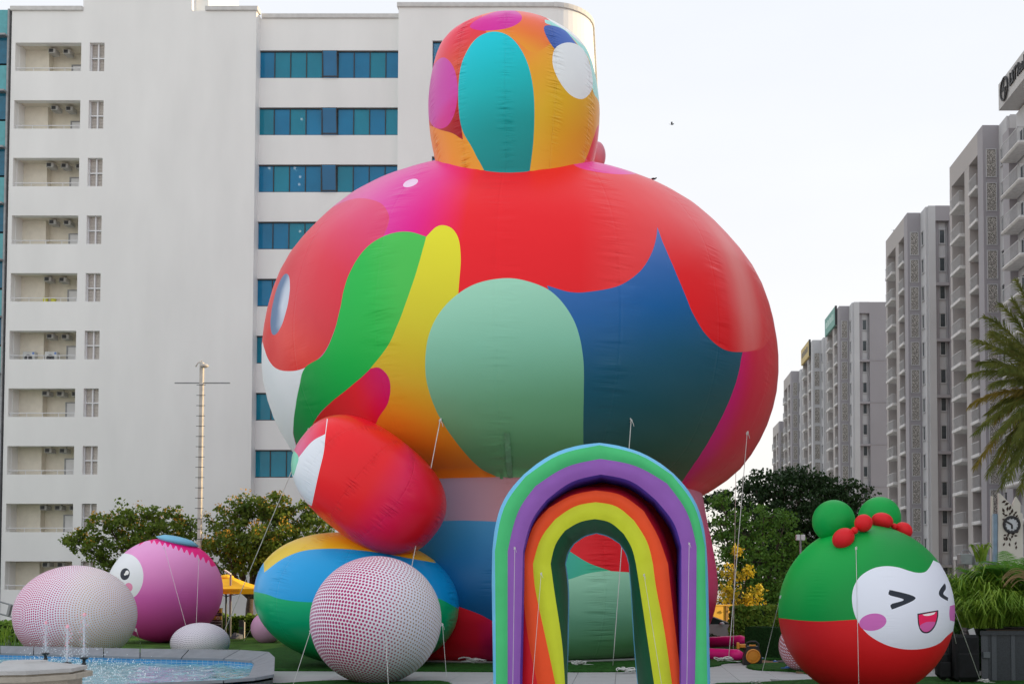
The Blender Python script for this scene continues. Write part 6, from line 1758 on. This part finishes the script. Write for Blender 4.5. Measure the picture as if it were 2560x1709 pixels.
lv_hedge = leaf_mat('hedge_leaf', (.12, .25, .035), (.28, .42, .06))
def leaves(m, c, rad, n, size, droop=.3, flat_=1.0):
    for _ in range(n):
        while True:
            p = Vector((rnd.uniform(-1, 1), rnd.uniform(-1, 1), rnd.uniform(-1, 1)))
            if p.length < 1: break
        p = Vector((c[0] + p.x * rad, c[1] + p.y * rad, c[2] + p.z * rad * flat_))
        d = Vector((rnd.uniform(-1, 1), rnd.uniform(-1, 1), rnd.uniform(-1, .4) - droop)).normalized()
        s = d.cross(Vector((rnd.uniform(-1, 1), rnd.uniform(-1, 1), rnd.uniform(-1, 1)))).normalized()
        L = size * rnd.uniform(.6, 1.25); w = L * .38
        m.add([p, p + d * L * .45 + s * w, p + d * L, p + d * L * .45 - s * w], [(0, 1, 2, 3)])
def tree(name, label, base, lobes, leafm, leaf=.2, per=34, clump=.5, dens=1.0, group=None, blossom=None, trunk_r=.22, flat_=.75, fork=2.0, cat='tree', bl_top=.5):
    """lobes: (px, py, depth, half width, half height, in metres); clumps of leaves sit on twigs spread through them"""
    e = empty(name, tuple(base), label, cat, group)
    tm = MB(); tm.smooth = True; cm = MB(); bm = MB()
    b = Vector(base); fk = b + Vector((0, 0, fork))
    n = 7
    tm.sweep([b.lerp(fk, i / n) + Vector((.05 * math.sin(i), .05 * math.cos(i * 1.3), 0)) for i in range(n + 1)], [trunk_r * (1.25 - .5 * i / n) for i in range(n + 1)], 10)
    for (px, py, D, rx, rz) in lobes:
        c = at(px, py, D); ry = rx * .8
        mid = fk.lerp(c, .5) + Vector((rnd.uniform(-.4, .4), rnd.uniform(-.4, .4), -.25 * abs(c.z - fk.z) * .3))
        pts = [fk.lerp(mid, t).lerp(mid.lerp(c, t), t) for t in [i / 7 for i in range(8)]]
        tm.sweep(pts, [trunk_r * (.55 - .42 * i / 7) for i in range(8)], 7)
        nc = max(8, int(dens * rx * ry * rz * 4.0 / (clump ** 3) * .42))
        for k in range(nc):
            d = Vector((rnd.gauss(0, 1), rnd.gauss(0, 1), rnd.gauss(0, 1))).normalized() * (rnd.random() ** .45)
            q = Vector((c.x + d.x * rx, c.y + d.y * ry, c.z + d.z * rz))
            if q.z < .4: continue
            a0 = pts[rnd.randint(4, 7)]
            if k % 2 == 0: tm.sweep([a0, a0.lerp(q, .5) + Vector((0, 0, -.1)), q], [.035, .025, .012], 4, False)
            cr = clump * rnd.uniform(.6, 1.25)
            leaves(cm, q, cr, int(per * rnd.uniform(.6, 1.2)), leaf, flat_=flat_)
            if blossom and d.z > -.3 and rnd.random() < blossom:
                leaves(bm, q + Vector((0, 0, cr * bl_top)), cr * .8, int(per * .6), leaf * .6, droop=-.6)
    tm.build('trunk', bark, e); cm.build('crown', leafm, e)
    if bm.f: o = bm.build('blossom', lv_org, e); o['kind'] = 'stuff'
    return e
gpz = lambda px, D: Vector((at(px, 1500, D).x, D, 0))
tree('flowering_tree', 'wide low green tree with orange pods behind the pink eyed ball', gpz(400, 63),
     [(215, 1350, 62, 1.3, .8), (270, 1310, 62, 1.3, .9), (250, 1385, 62, 1.1, .7), (330, 1290, 62, 1.3, 1.0), (340, 1350, 62, 1.6, 1.1), (300, 1410, 62.5, 1.2, .8), (400, 1290, 62, 1.4, .9), (420, 1350, 61.5, 1.8, 1.2),
      (470, 1310, 62, 1.1, .7), (480, 1370, 61.5, 1.3, 1.0), (185, 1345, 62, .8, .4), (290, 1440, 63, .9, .5)], lv_green, leaf=.21, per=36, clump=.42, dens=.78, blossom=.26, trunk_r=.2, fork=1.8, group='flowering trees by the office building')
tree('flowering_tree', 'taller green tree with orange pods between the mast and the red arm', gpz(625, 62),
     [(600, 1270, 62, 1.4, 1.0), (660, 1262, 62, 1.5, 1.1), (720, 1280, 62, 1.5, 1.1), (560, 1310, 61.5, 1.2, .7), (560, 1360, 61, 1.5, 1.0), (640, 1345, 61, 2.0, 1.1), (720, 1350, 61, 1.8, 1.1), (790, 1330, 62, 1.3, 1.3),
      (600, 1405, 61.5, 1.5, .9), (690, 1400, 61.5, 1.8, 1.0), (540, 1420, 61.5, 1.0, .8), (790, 1270, 62.5, .9, .9), (830, 1390, 62, 1.4, 1.2)], lv_green, leaf=.21, per=38, clump=.44, dens=.9, blossom=.26, trunk_r=.24, fork=2.2, group='flowering trees by the office building')
tree('shade_tree', 'very large dark spreading tree behind the green tree, in front of the far towers', gpz(1960, 86),
     [(1830, 1255, 86, 2.2, 1.2), (1890, 1225, 86, 2.6, 1.5), (1950, 1205, 86, 2.8, 1.6), (2010, 1200, 86, 2.6, 1.5), (2070, 1225, 86, 2.6, 1.6), (2130, 1255, 86, 2.4, 1.7), (2175, 1290, 86, 1.7, 1.5), (1900, 1290, 85, 3.0, 1.8), (1990, 1270, 85, 3.4, 2.2),
      (2080, 1300, 85, 3.2, 2.2), (1820, 1310, 86, 2.2, 1.3), (1980, 1360, 85, 3.4, 2.2), (2060, 1400, 85, 3.2, 2.4), (1900, 1380, 85, 3.0, 2.2), (2150, 1370, 85, 2.0, 2.4), (1960, 1470, 84, 3.0, 2.0), (2060, 1490, 84, 3.0, 2.0), (1790, 1240, 87, .9, .35), (1870, 1470, 85, 3.0, 1.8)],
     lv_dark, leaf=.30, per=44, clump=.85, dens=1.3, trunk_r=.45, fork=3.5, flat_=.55)
tree('green_tree', 'bushy mid green tree right of the magenta body side', gpz(1890, 74),
     [(1800, 1310, 74, 1.1, 1.2), (1850, 1300, 74, 1.6, 1.0), (1910, 1295, 74, 1.6, 1.0), (1960, 1310, 74, 1.4, 1.0), (1820, 1370, 74, 1.6, 1.4), (1890, 1370, 73, 2.0, 1.4), (1960, 1380, 74, 1.6, 1.4), (1990, 1350, 74, 1.0, .8), (1830, 1440, 74, 1.8, 1.4), (1920, 1440, 73, 2.0, 1.4), (1990, 1440, 74, 1.2, 1.2), (1900, 1500, 73, 2.2, 1.2), (1970, 1510, 73, 1.8, 1.0), (1800, 1250, 74.5, .7, .5)],
     lv_mid, leaf=.24, per=40, clump=.6, dens=1.0, trunk_r=.25, fork=2.5)
tree('yellow_shrub', 'small sunlit yellow shrub above the yellow wall', gpz(1840, 67.5),
     [(1838, 1375, 67, .35, .5), (1820, 1420, 67, .6, .5), (1845, 1440, 67, .6, .6), (1872, 1425, 67, .5, .3), (1815, 1470, 67, .8, .5), (1850, 1480, 67, .9, .5), (1885, 1490, 67, .7, .4), (1895, 1470, 67, .4, .3), (1830, 1500, 67, 1.3, .35), (1880, 1503, 67, .9, .25)],
     lv_yel, leaf=.2, per=20, clump=.36, dens=.8, trunk_r=.08, fork=1.6, cat='shrub')
# hedges
def hedge(name, label, x0, x1, y0, y1, h, leafm, n, leaf=.13, group=None, lump=.12, dark=lv_dark):
    e = empty(name, ((x0 + x1) / 2, y0, 0), label, 'hedge', group)
    m = MB(); m.box((x0 + .12, y0 + .15, 0), (x1 - .12, y1 - .1, h - .15)); m.build('inner_twigs', dark, e)
    m = MB()
    for _ in range(n):
        f = rnd.random(); bump_ = lump * (mnoise.noise((rnd.random(), 0, 0)))
        if f < .55: p = Vector((rnd.uniform(x0, x1), y0 + rnd.uniform(0, .22), rnd.uniform(.02, h)))
        elif f < .85: p = Vector((rnd.uniform(x0, x1), rnd.uniform(y0, y1), h - .12 + rnd.uniform(-.1, .12)))
        else: p = Vector((rnd.choice((x0, x1)) + rnd.uniform(-.1, .1), rnd.uniform(y0, y1), rnd.uniform(0, h)))
        p.y -= .22 * mnoise.noise((p.x * 1.2, p.z * 1.4, 1)); p.z += .2 * mnoise.noise((p.x * 1.1, 4, 2)) * (p.z / h)
        leaves(m, p, .05, 1, leaf, droop=.1)
    m.build('foliage', leafm, e)
    return e
D = 47.5
hedge('clipped_hedge', 'broad leafy green hedge between the car and the grass box', at(1836, 1500, D).x, at(2080, 1500, D).x, D, D + 1.3, 1.98, lv_hedge, 9000, .2)
hedge('low_bush', 'tiny round bush in front of the silver car', at(1770, 1500, 50).x, at(1802, 1500, 50).x, 50, 50.7, .5, lv_dark, 700, .12)
hedge('garden_hedge', 'low garden hedge along the far side of the lawn behind the umbrella post', -26.5, -13.0, 59.0, 60.2, 1.25, lv_hedge, 7000, .2)
hedge('garden_hedge', 'low garden hedge behind the bollard lamp at the left border', -40, -26.8, 53.0, 54.2, 1.15, lv_hedge, 6000, .2)
# grassy tufts by the left hedge
def blades(m, c, n, L, w, spread, up=.9, r0=.15):
    for _ in range(n):
        a = rnd.uniform(0, 2 * PI); s = rnd.uniform(.2, spread); l = L * rnd.uniform(.6, 1.1)
        b = Vector(c) + Vector((rnd.uniform(-r0, r0), rnd.uniform(-r0, r0), 0)); out = Vector((math.cos(a), math.sin(a), 0)); sd_ = Vector((-out.y, out.x, 0)) * w
        p1 = b + out * (s * l * .35) + Vector((0, 0, l * up * .55)); p2 = b + out * (s * l * .75) + Vector((0, 0, l * up * .85)); p3 = b + out * (s * l * 1.15) + Vector((0, 0, l * up * (.95 - s * .45)))
        m.add([b - sd_ * .6, b + sd_ * .6, p1 + sd_, p1 - sd_, p2 + sd_ * .8, p2 - sd_ * .8, p3], [(0, 1, 2, 3), (3, 2, 4, 5), (5, 4, 6)])
lv_blade = leaf_mat('striped_grass_blade', (.09, .22, .02), (.36, .50, .06), tl=.35)
m = MB(); c = gr(25, 1606, 0)
blades(m, (at(22, 1580, 50).x, 50, .1), 26, 1.1, .03, .6, r0=.5); tag(m.build('grass_tuft', lv_blade), 'yellow green grass tuft before the hedge at the left border', 'plant')
# ferns and grasses of the planter ----------------------------------------------
lv_fern = leaf_mat('fern_leaf', (.07, .22, .025), (.20, .44, .06), tl=.45)
def frond(m, b, direc, L, leafL, w, sag, n=26, curl=1.0):
    b = Vector(b); d = Vector(direc).normalized(); hd = Vector((d.x, d.y, 0)); hd = hd.normalized() if hd.length > .01 else Vector((1, 0, 0))
    pts = []
    for i in range(n + 1):
        t = i / n; pts.append(b + d * (L * t) + Vector((0, 0, -sag * t * t * L)))
    m.sweep(pts, [.012 * (1 - .8 * i / n) for i in range(n + 1)], 4, False)
    for i in range(2, n + 1):
        t = i / n; tg = (pts[i] - pts[i - 1]).normalized(); sd_ = tg.cross(Vector((0, 0, 1)));
        if sd_.length < .05: sd_ = Vector((1, 0, 0))
        sd_.normalize(); ll = leafL * math.sin(PI * min(1, .12 + t * .86)) ** .6
        for s in (-1, 1):
            ed = (sd_ * s + tg * .55 + Vector((0, 0, -.18 + rnd.uniform(-.1, .1)))).normalized(); q = pts[i]; wv = tg * w
            m.add([q - wv * .4, q + wv * .4, q + ed * ll * .6 + wv * .5, q + ed * ll, q + ed * ll * .55 - wv * .5], [(0, 1, 2, 3, 4)])
def fern(c, n, L, lab, leafm=lv_fern, up=1.1):
    e = empty('fern', tuple(c), lab, 'fern', 'ferns behind the stone planter')
    for k in range(n):
        a = 2 * PI * k / n + rnd.uniform(-.3, .3); m = MB()
        frond(m, Vector(c) + Vector((0, 0, .1)), (math.cos(a), math.sin(a) * .8, up * rnd.uniform(.7, 1.5)), L * rnd.uniform(.75, 1.15), L * .22, .038, rnd.uniform(.25, .6), 26); m.build('frond', leafm, e)
    return e
for (px, py, D, n, L, lab) in ((2385, 1480, 34, 11, 1.5, 'fern nearest the laughing ball, low at its right cheek'), (2425, 1465, 33.4, 12, 1.6, 'fern below the left floodlight'), (2475, 1455, 33, 12, 1.7, 'fern at the foot of the clock pillar, left side'),
                               (2530, 1440, 32, 12, 1.9, 'tallest upright fern in front of the clock pillar'), (2580, 1450, 31.5, 11, 1.9, 'fern cut off by the right border'), (2390, 1560, 34, 10, 1.2, 'shaded low fern behind the black cases'), (2450, 1500, 34.5, 10, 1.5, 'shaded fern behind the striped grass')):
    c = at(px, py, D); c.z -= .35
    fern((c.x, c.y, max(c.z, .1)), n, L, lab)
# dark greenery that closes the gap behind the ferns
hedge('fern_bank', 'dark shaded greenery behind the ferns', at(2362, 1500, 35).x, at(2700, 1500, 35).x, 35.2, 37, 2.7, leaf_mat('shade_leaf', (.02, .075, .014), (.05, .14, .025)), 9000, .2)
for (x, y, D, n, L, lab) in ((2432, 1520, 32.6, 110, 1.5, 'striped yellow green grass clump spilling left over the black cases'), (2515, 1500, 33.0, 140, 1.6, 'tallest striped yellow green grass clump, at the back of the planter'), (2455, 1556, 31.6, 150, 1.15, 'striped yellow green grass clump at the left edge of the planter'), (2492, 1550, 31.8, 150, 1.35, 'striped yellow green grass clump second from the left in the planter'), (2530, 1550, 31.8, 150, 1.35, 'striped yellow green grass clump near the right border'), (2572, 1550, 31.8, 130, 1.3, 'striped yellow green grass clump cut by the right border')):
    c = at(x, y, D); m = MB(); blades(m, (c.x, D, c.z - .15), int(n * 1.8), L * 1.12, .027, 1.3, .80, .5)
    tag(m.build('striped_grass', lv_blade), lab, 'plant', 'striped grass clumps in the planter')
m = MB(); c = at(2575, 1480, 30.4)
for k in range(16):
    a = PI + rnd.uniform(-.5, .4); L_ = rnd.uniform(.5, .85)
    m.sweep([c + Vector((math.cos(a) * L_ * t, .1 * k * .05, L_ * (1.1 * t - 1.2 * t * t) + .2 + .02 * k)) for t in [i / 8 for i in range(9)]], .008, 4)
tag(m.build('dry_grass', mat('straw', (.25, .17, .08), .9)), 'brown drooping dry grass stems at the right border', 'plant')
# palm ---------------------------------------------------------------------------
lv_palm = leaf_mat('palm_leaflet', (.09, .13, .025), (.26, .27, .06), tl=.3); lv_palm2 = leaf_mat('palm_leaflet_dry', (.17, .15, .03), (.34, .25, .045), tl=.25)
D = 38.0; hub = at(2640, 990, D)
pe = empty('palm_tree', (hub.x, D, 0), 'date palm whose drooping fronds reach in from the right border', 'palm tree')
m = MB(); m.smooth = True; m.sweep([(hub.x + .3, D, 0), (hub.x + .2, D, 4), (hub.x, D, hub.z)], [.28, .22, .2], 12); m.build('trunk', bark, pe)
def palm_frond(tip, sag, wd=.5, mt=lv_palm, D_=D, lift=.9, n=46):
    t_ = at(tip[0], tip[1], D_); m = MB()
    mid = (hub + t_) * .5 + Vector((0, 0, lift))
    pts = [hub.lerp(mid, t).lerp(mid.lerp(t_, t), t) for t in [i / n for i in range(n + 1)]]
    m.sweep(pts, [.03 * (1 - .85 * i / n) for i in range(n + 1)], 4, False)
    for i in range(5, n + 1):
        tg = (pts[i] - pts[i - 1]).normalized(); t = i / n
        sd_ = tg.cross(Vector((0, 0, 1))).normalized(); upv = sd_.cross(tg)
        for s in (-1, 1):
            for r_ in range(3):
                ll = wd * (math.sin(PI * min(1, .2 + t * .72)) ** .5) * rnd.uniform(.8, 1.1)
                ed = (sd_ * s * .7 + tg * .85 + upv * rnd.uniform(-.5, .5) + Vector((0, 0, -.25))).normalized(); wv = ed.cross(Vector((0, 1, 0))).normalized() * .013; q = pts[i] - (pts[i] - pts[i - 1]) * r_ * .33
                q2 = q + ed * ll * .6 + Vector((0, 0, -.02)); m.add([q - wv, q + wv, q2 + wv * .9, q + ed * ll + Vector((0, 0, -.08)), q2 - wv * .9], [(0, 1, 2, 3, 4)])
    return m.build('frond', mt, pe)
for tip, lift, Dd, mt in (((2462, 790), .9, 38, lv_palm), ((2440, 850), .7, 37.5, lv_palm), ((2480, 830), .9, 39, lv_palm), ((2424, 935), .9, 37.4, lv_palm), ((2425, 1010), .75, 37.6, lv_palm2), ((2450, 905), .8, 38.6, lv_palm), ((2440, 1080), .9, 37.5, lv_palm), ((2438, 1165), 1.0, 37.4, lv_palm2),
                          ((2470, 1185), 1.1, 37.8, lv_palm), ((2500, 1150), .9, 38.4, lv_palm2), ((2525, 1195), .9, 37.2, lv_palm), ((2470, 1030), .8, 38.6, lv_palm), ((2500, 760), .9, 38.5, lv_palm), ((2540, 700), .8, 38.0, lv_palm), ((2540, 1100), .6, 37.0, lv_palm), ((2480, 960), .7, 37.0, lv_palm), ((2700, 700), .5, 39, lv_palm), ((2780, 850), .9, 38, lv_palm), ((2820, 1000), 1.0, 37, lv_palm)):
    palm_frond(tip, 0, .62, mt, Dd, lift)
    palm_frond((tip[0] + rnd.uniform(25, 70), tip[1] + rnd.uniform(-50, 50)), 0, .6, rnd.choice((mt, lv_palm)), Dd + rnd.uniform(-1, 1), lift * rnd.uniform(.7, 1.1))
m = MB(); m.smooth = True; c = at(2452, 1365, 40); blades(m, (c.x, 40, c.z - .6), 12, .9, .06, .7); tag(m.build('leafy_plant', lv_blade), 'upright yellow green plant behind the right floodlight', 'plant')
